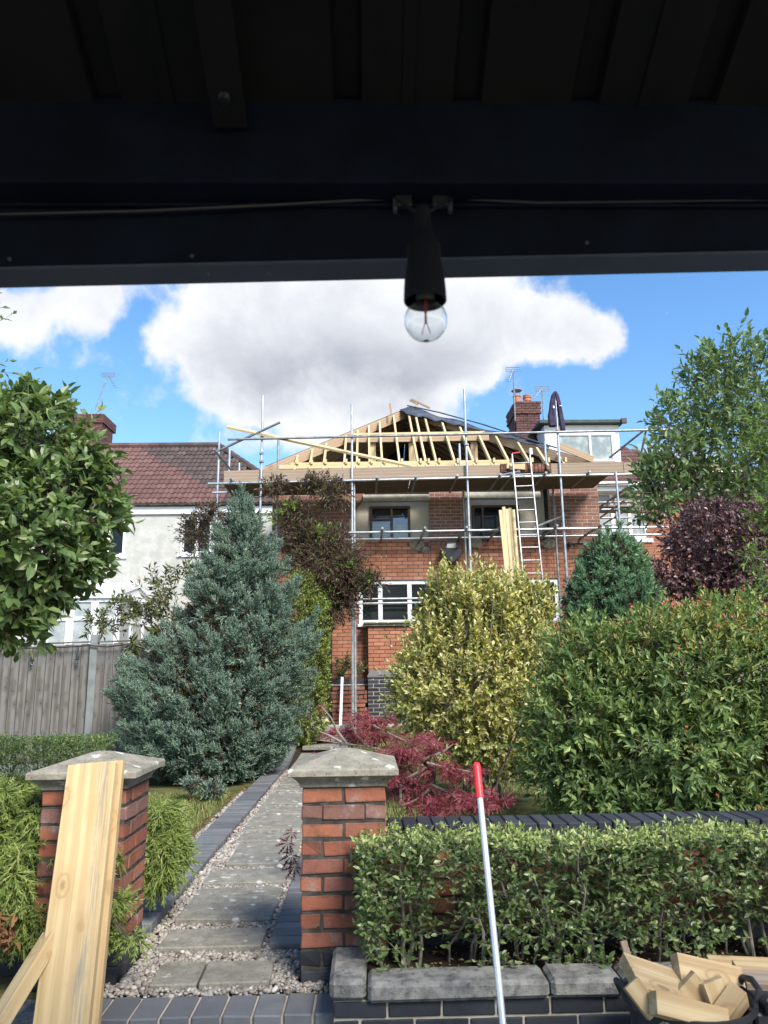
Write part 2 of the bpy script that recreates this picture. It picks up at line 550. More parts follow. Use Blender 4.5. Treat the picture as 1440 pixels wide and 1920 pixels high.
def stone_fn(gg, base=((.17, .155, .12), (.30, .275, .225)), lich=(.52, .52, .48)):
    w = pos(gg)
    c = gg.mix(gg.smooth(gg.noise(w, 12, 8, .7), .3, .7), *base)
    c = gg.mix(gg.smooth(gg.noise(w, 70, 5, .7), .58, .66), c, (.06, .058, .05))
    vo = gg.n('ShaderNodeTexVoronoi', i_Vector=w); vo.inputs['Scale'].default_value = 10
    d = gg.math('ADD', vo.outputs['Distance'], gg.math('MULTIPLY', gg.math('SUBTRACT', gg.noise(w, 26, 6, .75), .5), .95))
    c = gg.mix(gg.math('MULTIPLY', gg.smooth(d, .22, .15), gg.smooth(gg.noise(w, 3.5, 2), .36, .48)), c, lich)
    setc(gg, c)
    bump(gg, gg.math('ADD', gg.noise(w, 90, 6, .7), gg.math('MULTIPLY', gg.noise(w, 16, 5, .6), .6)), .004, .8)


M['cap'] = material('lichened_cap_stone', stone_fn, .95, .15)
M['slab'] = material('lichened_paving_stone', lambda gg: stone_fn(gg, ((.155, .145, .118), (.26, .245, .205)), (.43, .43, .40)), .85, .25)
M['coping'] = plain('weathered_concrete', (.13, .125, .115), (.27, .26, .235), 16, .95, .15, bs=120, bd=.005, bstr=.9, c3=((.05, .05, .046), 28, .55, .7))
M['concrete'] = plain('pale_concrete', (.24, .24, .225), (.34, .335, .31), 9, .9, .2, bs=90)
M['lintel'] = plain('pale_lintel_concrete', (.34, .32, .28), (.46, .44, .39), 8, .9, .2)
M['render_white'] = plain('white_roughcast', (.385, .38, .35), (.48, .475, .44), 3, .95, .15, bs=38, bd=.012, bstr=.9, c3=((.36, .34, .29), 1.1, .60, .45))
M['render_cream'] = plain('cream_render', (.66, .60, .50), (.72, .66, .56), 1.5, .9, .2, bs=60, bd=.001)
M['upvc'] = plain('white_plastic_frame', (.72, .74, .77), (.80, .82, .84), 2, .35, .5, bstr=0)
M['brown_frame'] = plain('dark_brown_frame', (.030, .014, .013), (.045, .022, .02), 3, .35, .5, bstr=0)
M['black'] = plain('black_plastic', (.012, .013, .016), (.022, .023, .026), 6, .42, .5, bs=60, bstr=.2)
M['rubber'] = plain('black_rubber', (.014, .015, .018), (.03, .031, .034), 9, .5, .45, bs=80, bstr=.25)
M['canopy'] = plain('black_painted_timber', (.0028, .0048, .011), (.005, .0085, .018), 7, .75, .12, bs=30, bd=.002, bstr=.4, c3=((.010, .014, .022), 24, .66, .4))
M['canopy_lip'] = plain('bounce_lightened_timber', (.046, .060, .084), (.062, .078, .108), 4, .6, .2, bs=40, bstr=.4, c3=((.06, .062, .065), 30, .68, .5))  # black timber coloured lighter, for light bounced up from the ground
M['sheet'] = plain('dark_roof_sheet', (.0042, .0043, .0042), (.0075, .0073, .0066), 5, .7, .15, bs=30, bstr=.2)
M['steel'] = plain('galvanised_steel', (.40, .42, .43), (.60, .62, .63), 7, .38, .5, .75, bs=60, bd=.0006, bstr=.3, c3=((.30, .25, .20), 4, .62, .35))
M['steel_dull'] = plain('dull_galvanised_steel', (.20, .21, .215), (.33, .34, .345), 7, .5, .5, .6, bs=60, bd=.0006, bstr=.3)
M['rust'] = plain('rusty_coupler', (.14, .09, .07), (.28, .26, .25), 30, .6, .4, .5)
M['alu'] = plain('aluminium', (.20, .205, .215), (.29, .295, .31), 3, .42, .5, .6, bs=30, bstr=.1)
M['alu_bright'] = plain('bright_aluminium', (.58, .60, .62), (.72, .74, .76), 3, .4, .5, .55, bs=30, bstr=.1, c3=((.35, .34, .33), 18, .64, .4))
M['black_socket'] = plain('matt_black_socket', (.004, .005, .008), (.008, .009, .013), 6, .7, .2, bstr=0)
M['brick_old_i'] = brick_mat('old_stock_brickwork', [(0, (.085, .045, .042)), (.5, (.15, .068, .056)), (1, (.12, .062, .06))], island=True, stain=(.04, .033, .035), amt=.75)
M['red'] = plain('red_rubber_grip', (.62, .018, .022), (.72, .03, .035), 8, .45, .5, bs=50, bstr=.2)
M['red_dull'] = plain('red_plastic', (.45, .03, .03), (.55, .05, .05), 8, .45, .5, bstr=0)
M['wood_new'] = wood_mat('new_sawn_pine', (.52, .39, .22), (.36, .235, .11), contrast=.75)
M['wood_stain'] = wood_mat('new_pine_with_grey_stain', (.54, .405, .22), (.385, .255, .115), contrast=.6, streak=True)
M['rafter'] = wood_mat('new_rafter_timber', (.64, .51, .30), (.50, .36, .18), knots=False)
M['rafter_old'] = wood_mat('weathered_roof_timber', (.42, .30, .20), (.30, .20, .125), knots=False)
M['board'] = wood_mat('weathered_scaffold_board', (.33, .255, .19), (.215, .16, .115), .85, knots=False)
M['deck'] = wood_mat('dark_scaffold_board', (.17, .125, .085), (.10, .072, .05), .9, knots=False)  # darker all over than the toe boards
M['fence'] = wood_mat('weathered_fence_board', (.175, .163, .15), (.088, .08, .07), .9, grey=(.145, .14, .133), contrast=.85, stretch=(.8, 5, 14), lap_shade=True)
M['fence_grey'] = plain('fence_post_concrete', (.16, .172, .172), (.22, .232, .23), 5, .9, .2)
M['timber_dark'] = plain('dark_stained_timber', (.012, .012, .014), (.03, .03, .032), 8, .7, .3)
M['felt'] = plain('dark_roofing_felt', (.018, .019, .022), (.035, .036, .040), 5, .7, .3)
M['membrane'] = plain('grey_blue_breather_membrane', (.045, .055, .075), (.085, .10, .125), 4, .38, .5, bs=14, bd=.02, bstr=.8)
M['block'] = plain('grey_concrete_block', (.33, .31, .30), (.46, .44, .42), 12, .95, .15)


def tile_mat(name, stops, island=False):
    def fn(gg):
        c = gg.ramp(isl(gg) if island else rnd(gg), stops)
        w = pos(gg)
        c = gg.mix(gg.math('MULTIPLY', gg.smooth(gg.noise(w, 3, 6, .7), .5, .75), .5), c, (.16, .12, .11))
        setc(gg, c); bump(gg, gg.noise(w, 60, 4, .6), .003, .5)
    return material(name, fn, .9, .2)


T_RED = [(0, (.105, .058, .052)), (.5, (.13, .07, .062)), (1, (.155, .086, .077))]
T_GREY = [(0, (.058, .045, .042)), (.5, (.075, .056, .05)), (1, (.095, .07, .062))]
M['tile_red'] = tile_mat('red_concrete_tile', T_RED)
M['tile_grey'] = tile_mat('dark_grey_tile', T_GREY)
M['tile_red_i'] = tile_mat('red_concrete_tiling', T_RED, True)
M['tile_grey_i'] = tile_mat('dark_grey_tiling', T_GREY, True)
M['pot'] = plain('terracotta', (.36, .13, .07), (.46, .19, .11), 8, .85, .2)


def glass_fn(gg):
    setc(gg, (.008, .010, .011)); gg.b.inputs['Roughness'].default_value = .05
    gg.b.inputs['Specular IOR Level'].default_value = .25
    bump(gg, gg.noise(gg.obj, 1.3, 1), .01, .15)


M['glass'] = material('dark_window_glass', glass_fn)
def pane_fn():
    m_ = bpy.data.materials.new('clear_window_glass'); m_.use_nodes = True
    t = m_.node_tree; gg = G(t); t.nodes.remove(t.nodes['Principled BSDF'])
    a = gg.n('ShaderNodeBsdfTransparent'); a.inputs[0].default_value = (.75, .78, .78, 1)
    b = gg.n('ShaderNodeBsdfGlossy'); b.inputs['Roughness'].default_value = .03
    fr = gg.n('ShaderNodeLayerWeight'); fr.inputs[0].default_value = .12
    mx = gg.n('ShaderNodeMixShader'); gg.set(mx.inputs[0], gg.math('ADD', fr.outputs['Fresnel'], .10, clamp=True))
    t.links.new(a.outputs[0], mx.inputs[1]); t.links.new(b.outputs[0], mx.inputs[2])
    t.links.new(mx.outputs[0], t.nodes['Material Output'].inputs[0])
    return m_


M['glass_clear'] = pane_fn()
M['glass_pale'] = plain('pale_window_glass', (.24, .27, .28), (.36, .38, .38), 5, .08, .7, bstr=0)  # pale tone sits in the pane colour itself
M['curtain'] = plain('pale_curtain', (.50, .52, .50), (.62, .63, .60), 5, .9, .1)


def clear_glass(name, tint=(.95, .97, .98), ior=1.45):
    m_ = bpy.data.materials.new(name); m_.use_nodes = True
    t = m_.node_tree; gg = G(t); b = t.nodes['Principled BSDF']
    b.inputs['Base Color'].default_value = (*tint, 1)
    b.inputs['Roughness'].default_value = .02
    b.inputs['IOR'].default_value = ior
    b.inputs['Transmission Weight'].default_value = 1.0
    return m_


M['bulb'] = clear_glass('clear_bulb_glass')
M['conservatory_glass'] = plain('pale_roof_glazing', (.40, .41, .38), (.50, .51, .48), 2, .15, .6, bstr=0)
M['bark'] = plain('brown_bark', (.055, .042, .032), (.12, .095, .075), 20, .95, .15, bs=50, bd=.01, bstr=.9)
M['bark_grey'] = plain('grey_bark', (.13, .115, .095), (.24, .215, .18), 20, .95, .15, bs=60, bd=.005, bstr=.8)
M['bark_red'] = plain('dark_maple_bark', (.025, .018, .018), (.055, .042, .04), 20, .9, .2, bs=50, bd=.006, bstr=.8)
M['soil'] = plain('dark_soil', (.022, .016, .012), (.05, .038, .028), 18, 1.0, .1, bs=50, bd=.02, bstr=1)
M['lawn'] = plain('lawn_soil', (.060, .072, .026), (.13, .125, .055), 3.0, 1.0, .1, bs=40, bd=.02, bstr=.9)
M['patio'] = plain('patio_stone', (.12, .12, .115), (.19, .19, .18), 5, .9, .2)


def isl_mat(name, stops, rough=.8, spec=.3):
    def fn(gg): setc(gg, gg.ramp(isl(gg), stops))
    return material(name, fn, rough, spec)


M['pebble'] = isl_mat('mixed_pebbles', [(0, (.14, .12, .10)), (.3, (.26, .225, .19)), (.6, (.36, .32, .275)), (.85, (.20, .185, .17)), (1, (.52, .48, .43))], .6, .35)
M['litter'] = isl_mat('dry_leaf_litter', [(0, (.16, .08, .04)), (.5, (.30, .18, .09)), (1, (.38, .27, .16))], .9, .2)
M['soil_patch'] = plain('crumbled_mortar', (.16, .135, .10), (.26, .22, .17), 14, .95, .1, bs=40, bd=.01, bstr=.8)
M['glass_sky'] = plain('painted_reflection_glass', (.20, .25, .26), (.46, .49, .47), 1.6, .06, .8, bstr=0)  # pale mottle puts the sky's reflection into the pane colour
M['jacket'] = plain('navy_fabric', (.035, .028, .055), (.06, .05, .085), 9, .9, .1, bs=40, bd=.01, bstr=.6)
M['gutter'] = plain('dirty_gutter', (.05, .04, .03), (.12, .10, .08), 9, .8, .2)
M['green_trim'] = plain('dark_green_trim', (.028, .045, .042), (.05, .07, .065), 5, .6, .3, bstr=.2)
def chim_fn(gg):
    bt = gg.n('ShaderNodeTexBrick')
    bt.inputs['Scale'].default_value = 1.0
    bt.inputs['Brick Width'].default_value = .225; bt.inputs['Row Height'].default_value = .075; bt.inputs['Mortar Size'].default_value = .006
    mp = gg.n('ShaderNodeMapping', i_Vector=gg.obj); mp.inputs['Rotation'].default_value = (R(90), 0, 0)
    gg.nt.links.new(mp.outputs[0], bt.inputs['Vector'])
    bt.inputs['Color1'].default_value = (.16, .075, .06, 1); bt.inputs['Color2'].default_value = (.11, .06, .055, 1); bt.inputs['Mortar'].default_value = (.10, .09, .08, 1)
    setc(gg, bt.outputs[0])
M['chimney'] = material('chimney_brick', chim_fn, .9, .2)
# ------------------------------------------------------------------ ground, path, walls
def gz(Y):
    t = min(max((Y-11.5)/3.7, 0), 1)
    return .36*t*t*(3-2*t)


def sheet(name, x0, x1, ys, zf, mat, nx=1, kind='structure'):
    xs = np.linspace(x0, x1, nx+1)
    V = [(x, y, zf(y)) for y in ys for x in xs]
    F = []
    for j in range(len(ys)-1):
        for i in range(nx):
            a = j*(nx+1)+i
            F.append((a, a+1, a+nx+2, a+nx+1))
    o = link(name, np_mesh(name, V, F, mat), None, (0, 0, 0))
    return tag(o, kind=kind)


ys = list(np.concatenate([[3.74, 4.5], np.linspace(6, 11, 3), np.linspace(11.5, 15.2, 10), [17, 22, 40, 120, 900]]))
sheet('ground', -500, 500, ys, lambda y: gz(y)-.035, M['lawn'])
sheet('patio', -9, 9, [-7, 3.74], lambda y: -.12, M['patio'])

path = thing('path', None, None, (0, 0, 0)); path['kind'] = 'structure'
piece_ = piece
KR = -1.215            # kerb edge beside the gravel
y = 4.28
ysl = []
while y < 15.1:
    pitch = .112
    z = gz(y)
    piece('kerb_brick', path, (.235, pitch-.007, .10), (KR-.1175, y, z-.008+random.uniform(-.003, .003)), M['kerb'], bevel=.004, wob=.008)
    if y < 7.0 or (y > 4 and random.random() < 2):
        if y > 4.22: piece('kerb_brick', path, (.225, pitch-.007, .10), (-.52+.1125, y, z-.01+random.uniform(-.003, .003)), M['kerb'], bevel=.004, wob=.008)
    y += pitch
# slabs: (near edge, far edge, left x, right x)
SL = [(4.19, 4.49, -1.09, -.556), (4.63, 5.285, -1.11, -.556), (5.40, 5.76, -1.115, -.56), (5.87, 6.58, -1.055, -.56), (6.64, 7.01, -1.11, -.56),
      (7.07, 7.78, -1.12, -.56), (7.85, 8.28, -1.12, -.56), (8.40, 9.15, -1.13, -.56), (9.29, 9.68, -1.12, -.56), (9.78, 10.4, -1.12, -.55), (10.5, 10.9, -1.12, -.55),
      (11.0, 11.6, -1.12, -.55), (11.7, 12.1, -1.11, -.55), (12.2, 12.8, -1.10, -.52), (12.9, 13.4, -1.09, -.5), (13.5, 14.1, -1.08, -.48), (14.2, 14.75, -1.07, -.42)]
for a, b, x0, x1 in [(3.74, 4.01, -.995, -.79), (3.74, 4.015, -.782, -.462)]+SL:
    zz = gz((a+b)/2)
    piece('paving_slab', path, (x1-x0, b-a-.018, .06), ((x0+x1)/2, (a+b)/2+.009, .004+zz), M['slab'], rz=random.gauss(0, .006), bevel=.006, rough=.006, variants=9)
mb = MB(); mb.box((-.86, 15.0, .33), (.95, .30, .12)); mb.build('step_edge', M['concrete'], path, bevel=.012)
mb = MB()
mb.span((-1.21, 3.70, -.1), (-.26, 11.5, -.022)); mb.build('gravel_bed', M['soil'], path)
mb = MB(); V = []
V = [(-1.21, 11.5, -.022), (-.26, 11.5, -.022)]
ysg = np.linspace(11.5, 15, 8)
Vg = [(x, yy_, gz(yy_)-.02) for yy_ in ysg for x in (-1.21, -.26)]
Fg = [(2*i, 2*i+1, 2*i+3, 2*i+2) for i in range(7)]
link('gravel_bed', np_mesh('gravel_bed', Vg, Fg, M['soil']), path)

# step of blue bricks on edge down to the patio
step = thing('step', None, None, (-.7, 3.6, -.12)); step['kind'] = 'structure'
x = -1.265
k = 0
while x < -.20:
    w_ = .128
    piece('step_brick', step, (w_-.011, .215, .125), (x+w_/2, 3.60+.003*math.sin(k*2.1), -.062), M['kerb'], bevel=.006, wob=.006); x += w_; k += 1
mb = MB(); mb.span((-1.265, 3.505, -.12), (-.185, 3.72, -.012)); mb.build('mortar', M['mortar_buff'], step)
mb = MB(); mb.span((-2.6, 3.50, -.12), (-1.27, 3.8, -.03)); mb.build('ledge', M['coping'], step, bevel=.01)

# pebbles: one heap of separate stones
def pebbles():
    pts = []
    def scatter_(x0, x1, y0, y1, dens):
        n = int((x1-x0)*(y1-y0)*dens)
        if n > 0: pts.append(np.column_stack([rng.uniform(x0, x1, n), rng.uniform(y0, y1, n)]))
    scatter_(-1.20, -.19, 3.72, 4.20, 9000)
    scatter_(-1.20, -.52, 4.2, 7.0, 6500)
    scatter_(-1.20, -.52, 7.0, 11.4, 4500)
    scatter_(-1.52, -1.44, 5.5, 9.5, 2600)
    P = np.vstack(pts)
    keep = np.ones(len(P), bool)
    for a, b, x0, x1 in [(3.74, 4.015, -.995, -.462)]+SL:
        keep &= ~((P[:, 0] > x0) & (P[:, 0] < x1) & (P[:, 1] > a+.018) & (P[:, 1] < b))
    keep &= ~((P[:, 0] > -.33) & (P[:, 1] > 3.79))
    keep &= ~((P[:, 0] < -1.155) & (P[:, 1] > 3.84) & (P[:, 1] < 4.28) & (P[:, 0] > -1.3))
    P = P[keep]
    # octahedron-based stones rounded by one cut: 18 corners
    bm = bmesh.new(); bmesh.ops.create_icosphere(bm, subdivisions=1, radius=1.0)
    T = np.array([v_.co[:] for v_ in bm.verts]); F = np.array([[v_.index for v_ in f.verts] for f in bm.faces]); bm.free()
    n = len(P)
    far = P[:, 1] > 5.5
    r = rng.lognormal(math.log(.0105), .28, n)*np.where(far, 1.25, 1.0)
    sc = np.stack([r*rng.uniform(.9, 1.5, n), r*rng.uniform(.8, 1.1, n), r*rng.uniform(.5, .85, n)], 1)
    a = rng.uniform(0, 2*math.pi, n)
    L = T[None]*sc[:, None, :]
    tilt = rng.normal(0, .3, n)
    L[..., 2] += L[..., 0]*tilt[:, None]
    X = L[..., 0]*np.cos(a)[:, None]-L[..., 1]*np.sin(a)[:, None]+P[:, 0, None]
    Y = L[..., 0]*np.sin(a)[:, None]+L[..., 1]*np.cos(a)[:, None]+P[:, 1, None]
    Z = L[..., 2]+rng.uniform(-.010, .014, n)[:, None]
    V = np.stack([X, Y, Z], 2).reshape(-1, 3)
    FF = (F[None]+(np.arange(n)*len(T))[:, None, None]).reshape(-1, 3)
    o = link('gravel', np_mesh('gravel', V, FF, M['pebble'], smooth=True), None, (0, 0, 0))
    tag(o, 'loose rounded pebbles between the paving slabs of the path', kind='stuff')


pebbles()


def square_pillar(x0, y0, label):
    w = .41
    t = thing('gate_pillar', label, 'pillar', (x0+w/2, y0+w/2, -.02))
    PZ = .0793
    z = -.016
    bw = w/2
    hw = bw/2
    for c in range(11):
        mt = M['brick_blue'] if c < 2 else (M['brick_salt'] if c == 9 or random.random() < .07 else M['brick'])
        zc = z+PZ/2+c*PZ
        h = PZ-.012
        j = .010
        big = .008 if c < 1 else 0
        odd = c % 2
        for q in range(4):                      # four sides, turned
            for p_ in range(2) if (q % 2 == odd) else range(1):
                full = q % 2 == odd
                if full: a = -bw/2+p_*bw
                else: a = 0
                L_ = bw-j
                if not full and c % 3 == 0 and False: L_ = bw
                off = w/2-hw/2+random.uniform(-.002, .002)+big
                ang = q*math.pi/2
                lx, ly = a, -off
                cx = x0+w/2+lx*math.cos(ang)-ly*math.sin(ang)
                cy = y0+w/2+lx*math.sin(ang)+ly*math.cos(ang)
                piece('brick', t, (L_, hw-.004, h), (cx, cy, zc), mt, ang, bevel=.0055, rough=.004, wob=.008, variants=7)
    mb = MB(); mb.box((x0+w/2, y0+w/2, z+11*PZ/2), (w-.014, w-.014, 11*PZ)); mb.build('mortar', M['mortar_dark'], t)
    zt = z+11*PZ
    mb = MB()
    mb.square((x0+w/2, y0+w/2, zt), [(.208, -.002), (.212, .012), (.220, .026), (.234, .040), (.247, .050), (.249, .052), (.262, .052), (.264, .056), (.264, .082), (.258, .088), (.20, .104), (.12, .130), (.05, .152), (.012, .159)])
    cap = mb.build('cap_stone', M['cap'], t, bevel=.003)
    return t


PR = square_pillar(-.325, 3.80, 'square red brick gate pillar with stone cap at the end of the clipped hedge')
PL = square_pillar(-1.585, 3.855, 'square red brick gate pillar with stone cap behind the leaning planks')


def brick_run(t, p0, ux, L, z0, rows, pitch, bl, mat, face, depth=.10, bond=.5, name='brick', skip=None, wob=.004, joint=.010, proud=.0, bevel=.004):
    """Rows of bricks along the unit vector ux from p0; face = outward normal."""
    ang = math.atan2(ux[1], ux[0])
    n = 0
    for r_ in range(rows):
        x = -(bond*bl if r_ % 2 else 0.0)
        while x < L-.02:
            a, b = max(x, 0), min(x+bl, L)
            x += bl
            if b-a < .04: continue
            zc = z0+pitch*(r_+.5)
            mid = (a+b)/2
            if skip and skip(mid, zc, a, b): continue
            c = np.array([p0[0]+ux[0]*mid, p0[1]+ux[1]*mid, zc])-np.array([face[0], face[1], 0])*(depth/2-proud+random.uniform(0, .002))
            mt = mat(mid, zc) if callable(mat) else mat
            L_ = round(b-a-joint, 2) if (b-a) < bl-.001 else b-a-joint
            piece(name, t, (L_, depth, pitch-joint), c, mt, ang, bevel=bevel, wob=wob)
            n += 1
    return n


# garden wall behind the clipped hedge
gw = thing('garden_wall', 'low red brick wall with blue brick coping behind the clipped hedge', 'wall', (1.6, 4.09, -.02))
brick_run(gw, (.09, 4.0), (1, 0), 3.3, -.016, 7, .0793, .225, lambda m_, z: M['brick_blue'] if z < .14 else M['brick'], (0, -1))
mb = MB(); mb.span((.09, 4.008, -.05), (3.4, 4.19, .54)); mb.build('mortar', M['mortar_dark'], gw)
x = .095
while x < 3.35:
    piece('coping_brick', gw, (.0675, .225, .108), (x+.036, 4.09, .587+random.uniform(-.002, .002)), M['brick_blue'], bevel=.005, wob=.006); x += .0755
mb = MB(); mb.span((.09, 3.995, .535), (3.36, 4.185, .63)); mb.build('coping_mortar', M['mortar_dark'], gw)
# the same wall beyond the other pillar, mostly under shrubs
gl = thing('garden_wall', 'low wall with blue brick base under the feathery green maple', 'wall', (-2.6, 4.09, -.02))
brick_run(gl, (-3.6, 4.0), (1, 0), 2.0, -.016, 7, .0793, .225, lambda m_, z: M['brick_blue'] if z < .30 else M['brick'], (0, -1))
mb = MB(); mb.span((-3.6, 4.008, -.05), (-1.6, 4.19, .54)); mb.build('mortar', M['mortar_dark'], gl)

# raised bed in front of it
pb = thing('raised_bed', 'raised bed with concrete coping and blue brick front under the hedge', 'planter', (1.3, 3.55, -.12))
brick_run(pb, (-.155, 3.405), (1, 0), 3.4, -.125, 3, .068, .2235, M['brick_blue'], (0, -1), wob=.003)
mb = MB(); mb.span((-.150, 3.413, -.13), (3.25, 3.52, .078)); mb.build('mortar', M['mortar_buff'], pb)
for a, b in ((-.012, .735), (.743, 1.04), (1.05, 1.85), (1.86, 2.6), (2.61, 3.3)):
    piece('coping_stone', pb, (b-a, .185, .072), ((a+b)/2, 3.475, .112), M['coping'], bevel=.016, rough=.003)
piece('coping_stone', pb, (.152, .40, .080), (-.092, 3.585, .122), M['coping'], bevel=.018, rough=.003)
mb = MB(); mb.span((-.155, 3.51, -.1), (-.02, 3.78, .082)); mb.build('side_wall', M['brick_blue'], pb)
mb = MB(); mb.span((-.02, 3.52, -.1), (3.3, 3.99, .09)); mb.build('bed_soil', M['soil'], pb)
# dry leaf litter in the bed
n = 500
P_ = np.column_stack([rng.uniform(0, 3, n), rng.uniform(3.57, 3.95, n), rng.uniform(.092, .105, n)])
a = rng.uniform(0, 6.28, n); s_ = rng.uniform(.006, .016, n)
q = np.stack([np.column_stack([np.cos(a+i*1.57)*s_*(1 if i % 2 else .5), np.sin(a+i*1.57)*s_*(1 if i % 2 else .5), rng.uniform(-.004, .006, n)]) for i in range(4)], 1)+P_[:, None]
o = link('leaf_litter', np_mesh('leaf_litter', q.reshape(-1, 3), np.arange(4*n).reshape(n, 4), M['litter']), None, (0, 0, 0))
tag(o, 'dry brown leaf litter on the soil below the hedge stems', kind='stuff')

# ------------------------------------------------------------------ canopy overhead
cp = thing('canopy', 'black timber canopy with ribbed sheet roof overhead', 'canopy', (0, 1.1, 2.0))
sl = R(27)
zb = 2.335; yb = 1.08                     # where the sheet meets the beam
def roofpt(x, d, h=0.0):                  # d metres up the slope from the beam, h below the sheet
    return np.array([x, yb-d*math.cos(sl)-h*math.sin(sl)*0, zb+d*math.sin(sl)-h])
x = -2.4
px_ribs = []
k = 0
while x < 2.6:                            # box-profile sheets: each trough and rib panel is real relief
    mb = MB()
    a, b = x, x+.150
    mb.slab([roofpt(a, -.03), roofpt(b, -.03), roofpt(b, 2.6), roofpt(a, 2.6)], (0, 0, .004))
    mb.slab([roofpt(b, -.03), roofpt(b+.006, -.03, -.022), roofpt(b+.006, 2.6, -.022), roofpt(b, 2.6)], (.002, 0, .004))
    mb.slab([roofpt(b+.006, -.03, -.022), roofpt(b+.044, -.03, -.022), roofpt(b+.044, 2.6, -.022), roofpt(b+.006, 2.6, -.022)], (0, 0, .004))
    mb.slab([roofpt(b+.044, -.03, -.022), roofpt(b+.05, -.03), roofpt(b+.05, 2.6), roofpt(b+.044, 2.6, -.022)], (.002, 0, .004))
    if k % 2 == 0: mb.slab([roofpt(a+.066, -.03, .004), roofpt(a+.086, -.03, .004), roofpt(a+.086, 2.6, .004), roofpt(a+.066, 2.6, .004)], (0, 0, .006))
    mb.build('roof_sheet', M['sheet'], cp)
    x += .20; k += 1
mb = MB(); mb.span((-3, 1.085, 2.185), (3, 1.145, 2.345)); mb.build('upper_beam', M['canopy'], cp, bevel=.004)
f0_, f1_ = at(0, 540, 1.205), at(1440, 508, 1.205)          # visible lower edge of the soffit strip
sl_ = (f1_[2]-f0_[2])/(f1_[0]-f0_[0])
zl = [f0_[2]+sl_*(-1.6-f0_[0])+.003, f0_[2]+sl_*(1.6-f0_[0])+.003]
yaw_ = .012
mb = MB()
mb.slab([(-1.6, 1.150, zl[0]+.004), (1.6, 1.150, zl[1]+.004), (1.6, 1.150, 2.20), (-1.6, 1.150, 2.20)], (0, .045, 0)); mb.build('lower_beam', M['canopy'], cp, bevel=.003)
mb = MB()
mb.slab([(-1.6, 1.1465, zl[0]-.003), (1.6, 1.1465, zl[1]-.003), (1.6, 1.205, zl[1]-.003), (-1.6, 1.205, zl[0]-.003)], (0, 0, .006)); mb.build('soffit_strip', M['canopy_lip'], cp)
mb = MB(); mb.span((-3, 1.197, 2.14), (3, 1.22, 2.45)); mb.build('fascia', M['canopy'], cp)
mb = MB(); mb.tube([(-3, 1.142, 2.183), (3, 1.142, 2.179)], .004, 6); mb.build('batten_edge', M['canopy'], cp)
# rafter bracket with a bolt head
ra = at(415, 0, .93); rb = at(433, 248, 1.075)
mb = MB(); mb.bar((ra[0]-.006, .40, 2.335+.24), (rb[0], 1.074, 2.28), .055, .012, (0, 0, 1)); mb.build('bracket', M['sheet'], cp)
bp = at(421, 178, 1.03)
mb = MB(); mb.lathe(bp+np.array([0, 0, -.0]), [(.004, -.012), (.009, -.012), (.011, -.004), (.011, .01)], 10); mb.build('bolt', M['black'], cp)
for px, py in ((390, 514), (505, 514), (18, 486), (1100, 455), (360, 480), (820, 465)):
    p = at(px, py, 1.148)
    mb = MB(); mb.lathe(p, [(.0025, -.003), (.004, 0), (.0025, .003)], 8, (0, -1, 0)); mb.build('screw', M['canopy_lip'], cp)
for xx in (-2.9, 2.9):
    mb = MB(); mb.span((xx-.05, 1.05, -.12), (xx+.05, 1.15, 2.19)); mb.build('post', M['canopy'], cp)
mb = MB(); mb.span((-3, -1.35, 2.3), (3, -1.25, 3.6)); mb.build('rear_beam', M['canopy'], cp)

# festoon lamp under the beam
b0 = at(797, 552, .97)
fl = thing('string_light', 'festoon lamp with clear glass bulb hanging under the black canopy beam', 'string light', (b0[0], b0[1], b0[2]-.09))
bx, by, bz = b0
mb = MB(); mb.lathe((bx, by, bz), [(.0285, -.012), (.0305, -.010), (.030, .004), (.0285, .028), (.0245, .050), (.024, .075), (.017, .085), (.012, .105), (.011, .135)], 24, cap=False); mb.build('socket', M['black_socket'], fl, smooth=True)
mb = MB(); mb.lathe((bx, by, bz+.012), [(.0005, 0), (.026, 0)], 24, cap=False); mb.build('socket_base', M['black'], fl)
mb = MB(); mb.lathe((bx, by, bz), [(.012, .012), (.0135, -.006), (.0125, -.012)], 18, cap=False); mb.build('screw_base', M['steel_dull'], fl, smooth=True)
prof = []
for i in range(19):
    a = math.pi*i/18
    prof.append((max(.0305*math.sin(a), .0003), -.040-.0305*math.cos(a)*-1 if False else -.040+.0305*-math.cos(a)))
prof = [(r_, h) for r_, h in prof if not (h > -.013 and r_ < .0125)]+[(.0115, -.009)]
mb = MB(); mb.lathe((bx, by, bz), prof, 28, cap=False); gb = mb.build('bulb', M['bulb'], fl, smooth=True)
sm = gb.modifiers.new('wall', 'SOLIDIFY'); sm.thickness = .0007
mb = MB(); mb.tube([(bx, by, bz+.01), (bx, by, bz-.045)], .0018, 8); mb.build('filament_stem', M['red_dull'], fl)
mb = MB(); mb.tube([(bx-.006, by, bz-.062), (bx-.002, by, bz-.045), (bx+.002, by, bz-.045), (bx+.006, by, bz-.060)], .0006, 6); mb.build('filament', M['rust'], fl)
mb = MB()
pts = [at(px, py, 1.135) for px, py in ((-300, 408), (0, 402), (260, 396), (500, 385), (740, 372))]+[(bx, by+.03, bz+.145)]+[at(px, py, 1.135) for px, py in ((850, 372), (1010, 380), (1200, 378), (1440, 374), (1800, 372))]
mb.tube(pts, .003, 8); mb.build('cable', M['black'], fl, smooth=True)
for px in (757, 826):
    p = at(px, 378, 1.128)
    mb = MB(); mb.box(p, (.028, .014, .022)); mb.build('cable_clip', M['black'], fl, bevel=.002)
for px in (741, 844):
    p = at(px, 386, 1.132)
    mb = MB(); mb.box(p, (.007, .010, .024)); mb.build('cable_tie', M['canopy_lip'], fl)
